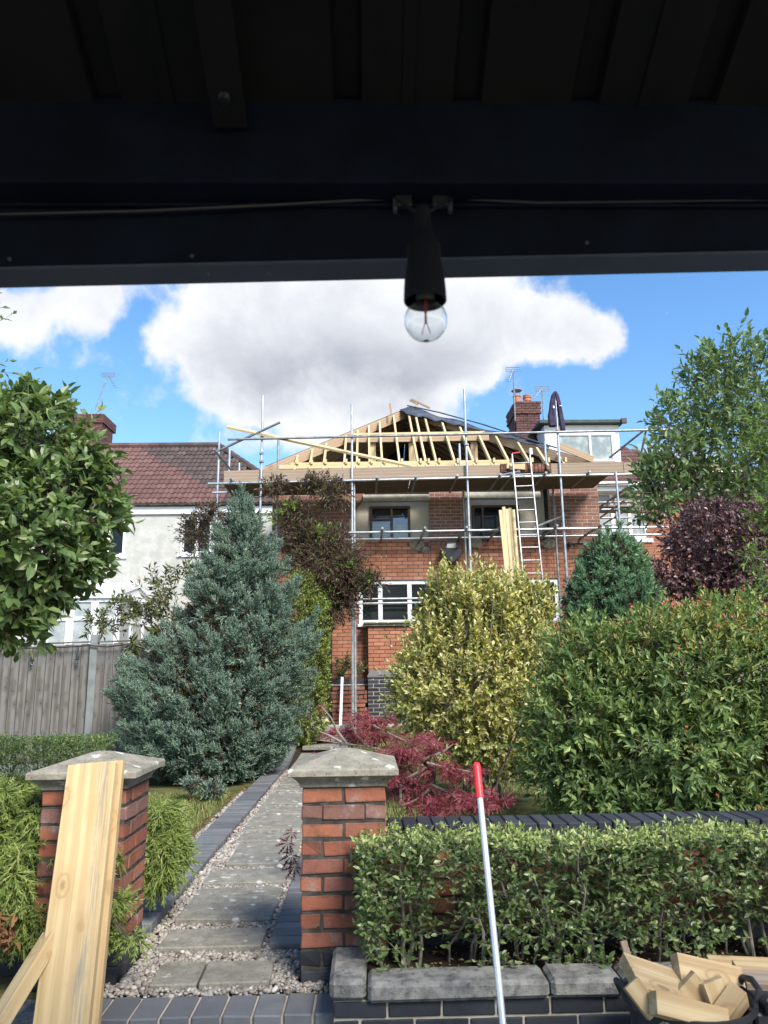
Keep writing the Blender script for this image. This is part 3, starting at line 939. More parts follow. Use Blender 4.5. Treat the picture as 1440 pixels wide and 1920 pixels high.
# ------------------------------------------------------------------ the house being re-roofed
YH = 16.0
hs_ = thing('house', 'brick house with open timber roof frame behind the scaffolding', 'house', (1.5, 19, .3))
XL, XR = -2.05, 5.14


def hz(py, px=800, Y=YH): return at(px, py, Y)[2]
def hx(px, py=1000, Y=YH): return at(px, py, Y)[0]


Z_TOP = 5.62                 # wall head
Z_SILL = 4.20                # foot of the upper openings
Z_W1, Z_W0 = 3.30, 2.37      # head and foot of the ground floor windows
x_o1 = (hx(655), hx(807)); x_o2 = (hx(875), hx(1035))
x_w1 = (hx(672, 1120), hx(838, 1120)); x_w2 = (hx(928, 1120), hx(1049, 1120))
# mortar core of the front, in pieces round the openings (each butts its neighbour)
mb = MB()
D0, D1 = YH+.0025, YH+.24
def core(x0, x1, z0, z1): mb.span((x0, D0, z0), (x1, D1, z1))
mb = MB()
core(XL, x_o1[0], Z_SILL, Z_TOP); core(x_o1[1], x_o2[0], Z_SILL, Z_TOP); core(x_o2[1], XR, Z_SILL, Z_TOP)
core(x_o1[0], x_o1[1], 5.40, Z_TOP); core(x_o2[0], x_o2[1], 5.40, Z_TOP)
mb.build('mortar', M['mortar_light'], hs_)
mb = MB()
core(XL, XR, Z_W1, Z_SILL)
core(XL, x_w1[0], .2, Z_W1); core(x_w1[1], x_w2[0], .2, Z_W1); core(x_w2[1], XR, .2, Z_W1)
core(x_w1[0], x_w1[1], .2, Z_W0); core(x_w2[0], x_w2[1], .2, Z_W0)
mb.build('mortar', M['mortar_mid'], hs_)
mb = MB()
mb.span((XL, D1, .2), (XL+.24, 26, Z_TOP)); mb.span((XR-.24, D1, .2), (XR, 26, Z_TOP)); mb.span((XL, 25.8, .2), (XR, 26.0, Z_TOP))
mb.build('side_wall', M['brick_house_i'], hs_)
mb = MB()
for a, b in (x_o1, x_o2):
    mb.span((a-.1, YH+.55, 3.9), (b+.1, YH+.65, 5.7))
rc = mb.build('rendered_wall', M['render_cream'], hs_)
mb = MB()
for a, b in (x_o1, x_o2): mb.span((a, D1, 3.95), (b, YH+.54, 4.12))
mb.build('balcony_floor', M['concrete'], hs_)
mb = MB(); mb.span((x_o1[0]-.04, D1+.002, 4.12), (x_o1[0], YH+.54, 5.62)); mb.build('reveal', M['render_cream'], hs_)
mb = MB(); mb.span((x_o1[1], D1+.002, 4.12), (x_o1[1]+.04, YH+.54, 5.62)); mb.build('reveal', M['render_cream'], hs_)
mb = MB(); mb.span((x_o2[0]-.04, D1+.002, 4.12), (x_o2[0], YH+.54, 5.62)); mb.build('reveal', M['render_cream'], hs_)
# the dark blockwork return inside the second opening: courses of blocks
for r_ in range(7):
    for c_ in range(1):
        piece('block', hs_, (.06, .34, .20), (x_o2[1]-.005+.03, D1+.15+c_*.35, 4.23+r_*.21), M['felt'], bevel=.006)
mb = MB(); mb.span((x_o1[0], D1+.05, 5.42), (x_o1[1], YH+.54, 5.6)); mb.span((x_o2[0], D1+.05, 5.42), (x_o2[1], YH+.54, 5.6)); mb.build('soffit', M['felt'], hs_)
# corbelled brick haunch in the corner of the first opening
zc0, zc1 = hz(970), hz(928)
mb = MB(); mb.slab([(x_o1[0], YH+.02, zc0), (hx(684, 935), YH+.02, zc1+.02), (hx(684, 935), YH+.02, 5.40), (x_o1[0], YH+.02, 5.40)], (0, .22, 0)); mb.build('brick_haunch', M['brick_house_i'], hs_)
# lintels
mb = MB(); mb.span((hx(680, 930), YH-.03, hz(939)), (x_o1[1]-.004, YH+.14, hz(927))); mb.build('lintel', M['lintel'], hs_, bevel=.01)
mb = MB(); mb.span((x_o2[0]+.004, YH-.0, hz(934, 950)), (x_o2[1]-.2, YH+.16, hz(922, 950))); mb.build('lintel', M['lintel'], hs_, bevel=.01)

# bricks: those that show become parts of their own, the rest is one joined part
parts_left = 296
stuff_house, stuff_orange = MB(), MB()
stuff_house_n = 0


def facade(x0, x1, z0, z1, mkey, pitch=.0777, bl=.2285, show=lambda x, z: True, Y=YH, bond=.5, ex=None):
    global parts_left
    r_ = 0
    z = z0
    while z < z1-.02:
        zz = min(z+pitch, z1)
        x = x0-(bond*bl if r_ % 2 else 0)
        while x < x1-.01:
            a, b = max(x, x0), min(x+bl, x1)
            x += bl
            if b-a < .03: continue
            mid, zc = (a+b)/2, (z+zz)/2
            if ex and ex(mid, zc): continue
            j = .013
            pr = random.uniform(.000, .0025)
            if parts_left > 0 and show(mid, zc):
                L_ = b-a-j if b-a > bl-.001 else round(b-a-j, 2)
                piece('brick', hs_, (L_, .10, pitch-j), (mid, Y+.05-pr, zc), M[mkey], bevel=.003, wob=.003)
                parts_left -= 1
            else:
                (stuff_house if mkey == 'brick_house' else stuff_orange).box((mid, Y+.05-pr, zc), (b-a-j, .10, zz-z-j))
        z += pitch; r_ += 1


blot = [(hx(781, 1020), hz(1022), .17), (hx(797, 1030), hz(1031), .10), (hx(892, 1015), hz(1017), .16), (hx(1030, 1020), hz(1022), .15)]
nob = lambda x, z: any((x-a)**2+(z-b)**2*1.3 < r_*r_ for a, b, r_ in blot)
facade(x_o1[1], x_o2[0], 3.98, Z_TOP-.05, 'brick_house', show=lambda x, z: True)
facade(x_o2[1], XR, 3.98, Z_TOP-.05, 'brick_house', show=lambda x, z: True)
facade(x_o1[0], x_o1[1], Z_W1+.0, Z_SILL, 'brick_orange', pitch=.0818, show=lambda x, z: x < 1.5 and x > -.1 and z > 3.4, ex=nob)
facade(x_o2[0], x_o2[1], Z_W1+.0, Z_SILL, 'brick_orange', pitch=.0818, show=lambda x, z: x > 2.2 and z > 3.75, ex=nob)
facade(x_o1[1], x_o2[0], Z_W1+.0, 3.98, 'brick_orange', pitch=.0818, show=lambda x, z: False)
facade(x_o2[1], XR, Z_W1+.0, 3.98, 'brick_orange', pitch=.0818, show=lambda x, z: False)
facade(XL, x_o1[0], Z_SILL-.25, Z_TOP-.05, 'brick_house', show=lambda x, z: False)
facade(XL, x_o1[0], Z_W1, Z_SILL-.25, 'brick_orange', show=lambda x, z: False)
facade(-.75, x_w1[0], .95, Z_W1, 'brick_orange', show=lambda x, z: True)
facade(XL, -.75, .6, Z_W1, 'brick_orange', show=lambda x, z: False)
facade(x_w1[0], x_w1[1], .95, Z_W0, 'brick_orange', show=lambda x, z: x < .35)
facade(x_w1[1], x_w2[0], .6, Z_W1, 'brick_orange', show=lambda x, z: False)
facade(x_w2[0], x_w2[1], .6, Z_W0, 'brick_orange', show=lambda x, z: False)
facade(x_w2[1], XR, .6, Z_W1, 'brick_orange', show=lambda x, z: False)
o = stuff_house.build('brickwork', M['brick_house_i'], hs_); o['kind'] = 'stuff'
o = stuff_orange.build('brickwork', M['brick_orange_i'], hs_); o['kind'] = 'stuff'
# soldier course and blockwork at the wall head
x = hx(938, 878); 
while x < hx(1028, 878):
    piece('soldier_brick', hs_, (.066, .10, .20), (x+.036, YH+.02, hz(881, 980)+.04), M['brick'], bevel=.004); x += .0765
x = XL
while x < XR-.05:
    b = min(x+.42, XR)
    piece('block', hs_, (round(b-x-.012, 3), .10, .20), ((x+b)/2, YH+.08, 5.68), M['block'], bevel=.005); x += .42


def window(parent, x0, x1, z0, z1, Y, mat, bars_x=(), bars_z=(), fr=.07, glass='glass', dep=.07, inner=None):
    """Frame with mullions as one part, every pane behind it a sub-part."""
    mb = MB()
    mb.span((x0, Y, z0), (x1, Y+dep, z0+fr)); mb.span((x0, Y, z1-fr), (x1, Y+dep, z1))
    mb.span((x0, Y+.001, z0+fr), (x0+fr, Y+dep-.001, z1-fr)); mb.span((x1-fr, Y+.001, z0+fr), (x1, Y+dep-.001, z1-fr))
    xs = [x0+fr]
    for bx in bars_x:
        mb.span((bx-fr*.55, Y+.002, z0+fr), (bx+fr*.55, Y+dep-.002, z1-fr)); xs += [bx-fr*.55, bx+fr*.55]
    xs.append(x1-fr)
    for i, bz in bars_z:
        mb.span((xs[2*i], Y+.003, bz-fr*.5), (xs[2*i+1], Y+dep-.003, bz+fr*.5))
    f = mb.build('window_frame', mat, parent, org=((x0+x1)/2, Y, z0), bevel=.006)
    for i in range(len(xs)//2):
        mb = MB(); mb.span((xs[2*i]-.003, Y+dep*.5, z0+fr-.003), (xs[2*i+1]+.003, Y+dep*.5+.012, z1-fr+.003)); mb.build('pane', M[glass], f)
    return f


# upper windows, in the rendered back wall of the two openings
def at2(px, py): return at(px, py, YH+.53)
a, b = at2(693, 950), at2(770, 1018)
w1 = window(hs_, a[0], b[0], b[2], a[2], YH+.49, M['brown_frame'], (at2(734, 970)[0],), ((0, at2(700, 975)[2]),), fr=.055, glass='glass_clear')
for x0_, x1_, z0_, z1_ in ((at2(705, 958), at2(713, 970)) if False else ((.0,)*2)*2,): pass
# pale blinds seen behind the panes
mb = MB()
for i in range(9):
    z = b[2]+.08+i*.042
    mb.box(((a[0]+b[0])/2-.23, YH+.537, z), (.38, .006, .034)); mb.box(((a[0]+b[0])/2+.26, YH+.537, z), (.36, .006, .034))
mb.build('blind', M['curtain'], hs_)
mb = MB(); mb.span((a[0], YH+.546, b[2]), (b[0], YH+.548, a[2])); mb.build('room_dark_sheet', M['felt'], hs_)  # dark sheet close behind the blinds, standing in for the unlit room
a, b = at2(884, 948), at2(976, 1018)
window(hs_, a[0], b[0], b[2], a[2], YH+.49, M['brown_frame'], (at2(905, 970)[0], at2(950, 970)[0]), (), fr=.06)
# ground floor windows
for (x0, x1), bars in ((x_w1, (hx(713, 1120), hx(768, 1120))), (x_w2, (hx(958, 1120), hx(1005, 1120)))):
    window(hs_, x0+.004, x1-.004, Z_W0+.004, Z_W1-.004, YH+.03, M['upvc'], bars, ((1, Z_W0+.05),) if False else (), fr=.085)
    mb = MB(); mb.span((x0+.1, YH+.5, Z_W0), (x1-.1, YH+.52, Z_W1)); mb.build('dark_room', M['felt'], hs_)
mb = MB(); mb.span((x_w1[0]-.02, YH-.06, Z_W0-.06), (x_w1[1]+.02, YH+.02, Z_W0-.001)); mb.build('window_sill', M['upvc'], hs_, bevel=.01)
# bay pier with stone sill
pxl, pxr = hx(690, 1220, 15.7), hx(800, 1220, 15.7)
zs = at(720, 1174, 15.7)[2]; zb_ = at(720, 1262, 15.7)[2]
mb = MB(); mb.span((pxl+.01, 15.712, .6), (pxr-.01, YH-.001, zs)); mb.build('pier_core', M['mortar'], hs_)
z = zb_-.15; r_ = 0
while z < zs-.06:
    x = pxl-(.115 if r_ % 2 else 0)
    while x < pxr-.02:
        a_, b_ = max(x, pxl), min(x+.2285, pxr); x += .2285
        if b_-a_ < .04: continue
        piece('pier_brick', hs_, (round(b_-a_-.01, 3), .11, .068), ((a_+b_)/2, 15.755-random.uniform(0, .012), z+.038), M['brick_orange'], bevel=.003, wob=.004)
    z += .0777; r_ += 1
mb = MB(); mb.square(((pxl+pxr)/2, 15.86, zs), [(.001, 0)]) if False else mb.span((pxl-.05, 15.64, zs), (pxr+.05, YH-.05, zs+.05)); mb.span((pxl-.09, 15.60, zs+.05), (pxr+.09, YH-.05, zs+.085)); mb.build('pier_sill', M['cap'], hs_, bevel=.008)
# old fixings, pipe and junction box on the wall
p = at(1067, 1021, YH)
mb = MB(); mb.lathe(p, [(.03, .02), (.048, .015), (.05, -.06), (.03, -.075)], 14, (0, 1, 0)); mb.build('junction_box', M['black'], hs_)
mb = MB(); q0 = at(1072, 1019, YH); q1 = at(1106, 1018, YH); mb.tube([(q0[0], YH-.03, q0[2]), (q1[0], YH-.03, q1[2])], .016, 8); mb.build('waste_pipe', M['black'], hs_)
for px, py, w_, h_ in ((715, 1045, .014, .05), (724, 1043, .012, .06)):
    p = at(px, py, YH-.006); mb = MB(); mb.box(p, (w_, .01, h_)); mb.build('filler_patch', M['render_white'], hs_)
for a_, b_, r_ in blot:                      # old mortar left where beams were cut out
    n_ = 11
    pl = [(a_+r_*random.uniform(.85, 1.1)*math.cos(k*2*math.pi/n_), YH-.008, b_+.85*r_*random.uniform(.8, 1.1)*math.sin(k*2*math.pi/n_)) for k in range(n_)]
    mb = MB(); mb.slab(pl, (0, .05, 0)); mb.build('mortar_patch', M['mortar_buff'] if False else M['soil_patch'], hs_)

# ---- roof frame
EL, ER = np.array([-2.2, 16.0, 5.80]), np.array([5.06, 16.0, 5.86])
AP = np.array([1.16, 19.5, 8.40])
BK = np.array([1.35, 25.0, 8.40])
hip = lambda E, t: E+(AP-E)*t


def plane_z(x, y):                         # front slope
    t = (y-16)/3.5
    e = EL[2]+(x-EL[0])/(ER[0]-EL[0])*(ER[2]-EL[2])
    return e+t*(AP[2]-e)


def t_hip(x):
    return (x-EL[0])/(AP[0]-EL[0]) if x < AP[0] else (ER[0]-x)/(ER[0]-AP[0])


plank('hip_rafter', hip(EL, -.03)-np.array([0, 0, .07]), hip(EL, 1.0)-np.array([0, 0, .07]), .23, .045, M['rafter_old'], hs_, wide=(0, 0, 1))
plank('hip_rafter', hip(ER, -.03)-np.array([0, 0, .07]), hip(ER, 1.0)-np.array([0, 0, .07]), .23, .045, M['rafter_old'], hs_, wide=(0, 0, 1))
plank('ridge_board', AP, BK, .2, .04, M['rafter_old'], hs_, wide=(0, 0, 1))
for px in (553, 580, 606, 645, 669, 693, 717, 750, 785, 800, 820, 855, 890, 923, 957, 995, 1026, 1058):
    x = at(px, 868, 15.95)[0]
    t1 = max(.04, t_hip(x)-.015)
    a_ = np.array([x, 15.88, plane_z(x, 15.88)-.01])
    b_ = np.array([x, 16+3.5*t1, plane_z(x, 16+3.5*t1)-.01])
    plank('rafter', a_, b_, .10, .047, M['rafter'], hs_, wide=(0, -.6, .8))
    plank('ceiling_joist', (x+.05, 15.97, 5.955), (x+.05, 16.9, 5.955), .11, .047, M['rafter'], hs_, wide=(0, 0, 1))
for zz, yy_, h_ in ((7.00, 17.70, .17), (7.16, 17.78, .05)):
    tt = (yy_-16)/3.5
    xa, xb = hip(EL, tt)[0]+.1, hip(ER, tt)[0]-.1
    plank('purlin', (xa, yy_, zz), (xb, yy_, zz+.03), h_, .07, M['rafter'] if h_ < .1 else M['rafter_old'], hs_, wide=(0, 0, 1))
for px, mt in ((698, 'rafter'), (773, 'rafter'), (889, 'rafter_old')):
    x = at(px, 840, 17.74)[0]
    plank('roof_post', (x, 17.78, 5.9), (x, 17.78, 6.95), .17, .06, M[mt], hs_, wide=(1, 0, 0))
pa, pb_ = at(520, 866, 16.1), at(952, 858, 16.1)
plank('wall_plate', (pa[0], 16.06, 5.845), (pb_[0], 16.06, 5.875), .09, .10, M['rafter'], hs_, wide=(0, 0, 1))
plank('wall_plate', (pa[0]+.3, 16.12, 5.935), (pb_[0], 16.12, 5.965), .05, .10, M['rafter'], hs_, wide=(0, 0, 1))
plank('timber_offcut', (at(950, 862, 15.9)[0], 15.95, 5.82), (at(985, 868, 15.9)[0], 15.95, 5.79), .14, .04, M['rafter'], hs_, wide=(0, 0, 1))
plank('barge_board', at(1050, 836, 15.95), at(1113, 862, 15.95), .15, .03, M['rafter_old'], hs_, wide=(0, 0, 1))
# side and rear slopes: felt on rafters, seen from below through the open front
for E, sgn in ((EL, -1), (ER, 1)):
    EB = np.array([E[0], 25.0, E[2]])
    mb = MB(); up_ = np.array([sgn*.03, 0, .05])
    mb.slab([E+up_, AP+up_, BK+up_, EB+up_], (sgn*.004, 0, .012)); mb.build('roofing_felt', M['felt'], hs_)
    for k in range(1, 16):
        yk = 16+k*.42
        if yk < 19.5: tp = hip(E, (yk-16)/3.5)
        else: tp = AP+(BK-AP)*((yk-19.5)/5.5)
        plank('side_rafter', (E[0], yk, E[2]), tp-np.array([0, 0, .02]), .10, .045, M['rafter'] if (sgn < 0 and k < 8) else M['rafter_old'], hs_, wide=(0, 0, 1))
mb = MB(); mb.slab([(-2.1, 25.0, 5.8), (5.0, 25.0, 5.8), (1.3, 25.02, 8.4)], (0, .02, 0)); mb.build('gable_felt', M['felt'], hs_)
mb = MB(); mb.span((XL+.25, 16.9, 5.80), (XR-.25, 25.5, 5.88)); mb.build('loft_floor', M['felt'], hs_)
# breather membrane draped over the peak and along the far hip
n_ = 22
ins, outs = [], []
for i in range(n_+1):
    s_ = i/n_
    t = 1.0-.80*s_
    c = hip(ER, t)
    dep = .52*(1-s_)**2.2+.10+.05*math.sin(i*1.7)*(1-s_)
    lift = .09+.035*math.sin(i*.9)
    outs.append(c+np.array([.05, .06, lift+.03]))
    yk = c[1]-dep*.8; xk = c[0]-dep*.10
    ins.append(np.array([xk, yk, plane_z(xk, yk)+.085+.03*math.sin(i*2.3)]))
lead = hip(EL, .93)+np.array([0, -.03, .10])
V = [lead]+outs+[lead+np.array([.12, -.2, -.12])]+ins
F = []
m_ = n_+2
for i in range(m_-1): F.append((i, i+1, m_+i+1, m_+i))
o = link('breather_membrane', np_mesh('breather_membrane', np.array(V)-WL[hs_.name], F, M['membrane'], smooth=True), hs_)
o.modifiers.new('thick', 'SOLIDIFY').thickness = .006
mb = MB(); a_ = hip(ER, 1.0)+np.array([0, 0, .14]); b_ = hip(ER, .16)+np.array([0, 0, .14]); c_ = hip(ER, .55)+np.array([0, 0, .21])
mb.tube([a_, hip(ER, .8)+np.array([0, 0, .2]), c_, hip(ER, .3)+np.array([0, 0, .16]), b_], .018, 8); mb.build('membrane_fold', M['membrane'], hs_, smooth=True)
a_ = at(771, 748, 19.4); b_ = at(806, 765, 19.4)
plank('ridge_batten', a_, b_, .05, .035, M['board'], hs_, wide=(0, 0, 1))
plank('ridge_batten', at(768, 750, 19.5), at(784, 758, 19.5), .05, .03, M['board'], hs_, wide=(0, 0, 1))
plank('ridge_batten', at(780, 754, 19.4), at(780, 764, 19.4), .03, .03, M['rafter_old'], hs_, wide=(1, 0, 0))
a_ = at(731, 756, 18.7); b_ = at(734, 778, 18.7)
plank('post_stub', a_, b_, .05, .05, M['rafter_old'], hs_, wide=(1, 0, 0))

# ------------------------------------------------------------------ scaffolding
YO, YI = 14.7, 15.72
sc = thing('scaffolding', 'galvanised tube scaffolding with board deck across the brick house front', 'scaffolding', (1.2, 15, .3))
TR = .0245


def tube(name, p0, p1, mat='steel', r=TR, parent=None):
    mb = MB(); mb.tube([p0, p1], r, 10)
    return mb.build(name, M[mat], parent or sc, org=p0, smooth=True)


def coupler(p, mat='steel_dull'):
    mb = MB()
    mb.lathe(np.array(p)+np.array([0, 0, -.035]), [(.028, 0), (.036, .008), (.036, .062), (.028, .07)], 10)
    mb.box(np.array(p)+np.array([.045, -.01, 0]), (.03, .035, .045)); mb.box(np.array(p)+np.array([0, -.045, 0]), (.05, .03, .045))
    return mb.build('coupler', M[mat], sc, bevel=.004)


OX = [(-2.13, 492, 742), (-.29, 660, 758), (2.06, 868, 730), (3.97, 1040, 740)]
for x, px, py in OX:
    top = at(px, py, YO)[2]
    tube('standard', (x, YO, .30), (x+.012, YO, top))
# inner row
for px, py, low in ((522, 824, .5), (868, 900, .5), (1036, 905, .5)):
    x = at(px, py, YI)[0]
    tube('standard', (x, YI, low), (x, YI, at(px, py, YI)[2]), 'steel_dull')
tube('standard', (-.24, YO+.17, .30), (-.24, YO+.17, 5.2))          # doubled pole beside the second standard
# short standards left standing round the deck
for px, y0, y1, Yk in ((405, 810, 1010, 14.9), (429, 842, 900, 15.9), (448, 868, 900, 16.3), (1167, 885, 1040, 14.6), (1131, 905, 1100, 16.4), (1158, 935, 990, 17.6), (1123, 962, 1020, 17.9), (863, 832, 880, YI), (1024, 828, 870, 15.4)):
    a_, b_ = at(px, y1, Yk), at(px, y0, Yk)
    tube('standard', (a_[0], Yk, a_[2]), (a_[0], Yk, b_[2]), 'steel')
for px in (1264, 1310, 1360):
    a_ = at(px, 960, 19.0); b_ = at(px-3, 785, 19.0)
    tube('standard', (a_[0], 19.0, a_[2]), (a_[0], 19.0, b_[2]), 'steel_dull')


def led(name, p, q, Y, mat='steel', Y2=None):
    return tube(name, at(*p, Y), at(*q, Y2 or Y), mat)


led('guard_rail', (427, 824), (1362, 803), YO-.05, 'steel_dull')
led('ledger', (390, 907), (1440, 883), YO-.05)
led('ledger', (398, 924), (426, 923), YO-.06)
led('ledger', (500, 921), (1180, 906), YI, 'steel_dull')
led('ledger', (645, 999), (1250, 988), YO-.05)
led('ledger', (560, 1013), (1250, 1002), YI)
led('ledger', (655, 1124), (852, 1121), YO-.05)
led('ledger', (655, 1132), (852, 1129), YI)
# transoms: deck level and mid level
for px, py in ((431, 894), (448 + 88, 894), (640, 892), (707, 892), (780, 891), (858, 889), (939, 887), (961, 887), (1024, 884), (1106, 882)):
    a_ = at(px, py, YO-.26); b_ = np.array([a_[0]-.0, YH-.1, a_[2]+.0])
    tube('transom', a_+np.array([0, 0, -.02]), b_+np.array([0, 0, -.02]), 'steel_dull')
    coupler((a_[0], YO-.05, a_[2]-.025), 'steel_dull')
for px, py in ((717, 990), (797, 989), (876, 988), (940, 986), (1045, 985), (1129, 984)):
    a_ = at(px, py, YO-.26); b_ = np.array([a_[0], YH-.02, a_[2]])
    tube('transom', a_, b_, 'steel_dull')
    coupler((a_[0], YO-.05, a_[2]-.02), 'steel_dull')
for x, px, py in OX:
    for yy_ in (907-(px-400)*.0225, 823-(px-427)*.0225, 998-(px-645)*.018):
        if px == 492 and yy_ > 950: continue
        p = at(px+6, yy_, YO); coupler((x, YO, p[2]), 'rust' if random.random() < .45 else 'steel_dull')
for yy_ in (850, 866):
    p = at(492, yy_, YO); coupler((-2.13, YO, p[2]), 'steel_dull')
p = at(874, 834, YO); coupler((2.06, YO, p[2]))
# diagonal braces
tube('brace', at(397, 851, YO+.1), at(525, 792, YO-.2), 'steel_dull')
tube('brace', at(401, 842, YO-.1), at(432, 880, YO+.6), 'steel_dull')
tube('brace', at(1143, 858, 16.0), at(1212, 803, 15.2), 'steel_dull')
tube('brace', at(1212, 803, 15.2), at(1203, 846, 16.6), 'steel_dull')
tube('brace', at(1000, 990, YO+.2), at(1060, 965, YI), 'steel_dull')
tube('brace', at(860, 1008, YO+.2), at(880, 985, YO-.2), 'steel_dull')
tube('brace', at(936, 892, YO+.1), at(975, 884, YO-.1), 'steel')
# deck boards
zl_ = at(420, 909, YO)[2]+.05; zr_ = at(1165, 893, YO)[2]+.06
for k in range(5):
    Yb = YO+.02+k*.235
    for xa, xb in ((-2.9, .9), (.92, 5.0)):
        f0 = (xa+2.9)/8.0; f1 = (xb+2.9)/8.0
        plank('deck_board', (xa, Yb+.11, zl_+(zr_-zl_)*f0), (xb, Yb+.11, zl_+(zr_-zl_)*f1), .225, .038, M['deck'], sc, wide=(0, 1, 0))
# toe boards
def toe(a, b, mat, dY=0, h=.235):
    p, q = at(*a, YO+.04+dY), at(*b, YO+.04+dY)
    return plank('toe_board', p, q, h, .038, M[mat], sc, wide=(0, 0, 1))
toe((420, 893.5), (660, 888), 'board'); toe((661, 888), (937, 882), 'board', .045); toe((1033, 880), (1168, 876), 'board'); toe((1169, 878), (1360, 873), 'board')
# return of the scaffold down the side of the house
for k in range(4):
    plank('deck_board', (5.55, 16.0+k*.55, 5.12), (7.0, 16.2+k*.55, 5.14), .225, .038, M['board'], sc, wide=(0, 1, 0))
for dz_, x0_ in ((0, 5.45), (.0, 6.2)):
    tube('ledger', (x0_, 14.9, 5.07), (x0_, 20.5, 5.07), 'steel_dull')
for z_ in (4.55, 4.30):
    tube('ledger', at(1112, 965+(4.55-z_)*60, 19.0), at(1172, 918+(4.55-z_)*80, 15.4), 'steel_dull')
for k in range(4):
    tube('transom', (5.2, 16.3+k*.9, 5.04), (6.6, 16.3+k*.9, 5.05), 'steel_dull')
tube('ledger', at(1300, 905, 16.5), at(1370, 880, 15.0), 'steel_dull')

# ladder from the garden to the deck
lt0, lt1 = at(960, 852, 14.45), at(993, 850, 14.45)
lb0, lb1 = at(983, 1105, 13.75), at(1019, 1105, 13.75)
ext = 2.1
dl, dr = (lb0-lt0), (lb1-lt1)
f_ = 1+ext/np.linalg.norm(dl)
ld = thing('ladder', 'aluminium ladder leaning on the scaffold deck in front of the wall', 'ladder', (lb0+(lb0-lt0)*(f_-1)))
A0, A1, B0, B1 = lt0, lt1, lt0+dl*f_, lt1+dr*f_
for a_, b_ in ((A0, B0), (A1, B1)):
    mb = MB(); mb.bar(a_, b_, .024, .06, (0, 1, 0)); mb.build('stile', M['alu'], ld, bevel=.004)
L_ = np.linalg.norm(A0-B0); n_ = int(L_/.262)
for i in range(1, n_):
    t = (i-.2)/n_
    mb = MB(); mb.tube([A0+(B0-A0)*t, A1+(B1-A1)*t], .015, 8); mb.build('rung', M['alu'], ld, smooth=True)
mb = MB(); mb.bar(A0+np.array([0, 0, .02]), A0+np.array([.16, -.02, .035]), .03, .03); mb.build('clamp', M['red_dull'], ld, bevel=.006)
mb = MB(); mb.box(A1+np.array([.02, -.02, .03]), (.06, .06, .14)); mb.build('end_cap', M['upvc'], ld, bevel=.01)
# second ladder lying up inside the recess
s0, s1 = at(1020, 1000, 16.3), at(1040, 925, 16.4)
l2 = thing('ladder', 'short dull ladder propped inside the recess at the dark block wall', 'ladder', s0)
for dy_ in (0, .32):
    mb = MB(); mb.bar(s0+np.array([0, dy_*.5, 0]), s1+np.array([0, dy_*.5, 0]), .03, .07, (0, 1, 0)); mb.build('stile', M['steel_dull'], l2, bevel=.004)
for i in range(1, 6):
    c = s0+(s1-s0)*i/6
    mb = MB(); mb.tube([c, c+np.array([0, .16, 0])], .014, 8); mb.build('rung', M['steel_dull'], l2)

# board laid across the top of the scaffold
o = plank('scaffold_board', at(426, 800, YO-.15), at(772, 874, YO+.55), .16, .045, M['rafter'], None, wide=(0, 1, .55))
tag(o, 'long pale plank lying aslant across the scaffold guard rail', 'plank')
# bundle of battens leaning on the scaffold
for i, (px, py, qx) in enumerate(((938, 957, 953), (944, 951, 958), (950, 955, 963), (956, 953, 969), (962, 956, 974))):
    o = plank('timber_batten', at(px, py, 14.35+.02*(i % 2)), at(qx, 1112, 14.0+.02*(i % 2)), .062, .05, M['rafter'], None, wide=(1, 0, 0))
    tag(o, 'long sawn batten in the bundle leaning against the scaffold beside the ladder', 'batten', 'battens leaning against the scaffold')
# jacket on the top of a standard
jx, jy, jz = 3.97, YO, at(1040, 740, YO)[2]
jk = thing('jacket', 'dark navy jacket hung over the top of a scaffold pole', 'jacket', (jx, jy, jz-.75))
mb = MB()
def strip(path, wid, thick):
    vs = []
    for (dx_, dz_), w_ in zip(path, wid):
        for a_, b_ in ((-1, -1), (1, -1), (1, 1), (-1, 1)): vs.append((jx+dx_+a_*w_/2, jy+b_*thick/2+.012*math.sin(dz_*21+a_), jz+dz_))
    n = len(path)
    fs = [(3, 2, 1, 0), tuple(range(4*n-4, 4*n))]
    for i in range(n-1):
        for k in range(4): fs.append((4*i+k, 4*i+(k+1) % 4, 4*i+4+(k+1) % 4, 4*i+4+k))
    mb.add(vs, fs)
strip([(0, .06), (-.035, .0), (-.065, -.15), (-.085, -.33), (-.10, -.45), (-.095, -.60), (-.085, -.70)], [.045, .065, .08, .105, .13, .14, .135], .12)
o = mb.build('body', M['jacket'], jk, smooth=True, bevel=.012)
mb = MB(); strip([(.01, .065), (.035, .0), (.06, -.15), (.08, -.33), (.10, -.5), (.115, -.66), (.125, -.80)], [.045, .07, .075, .085, .09, .095, .08], .11); mb.build('sleeve', M['jacket'], jk, smooth=True, bevel=.012)
mb = MB(); mb.box((jx-.06, jy-.078, jz-.30), (.03, .008, .05)); mb.box((jx+.09, jy-.075, jz-.27), (.05, .008, .015), .0); mb.build('badge', M['upvc'], jk)

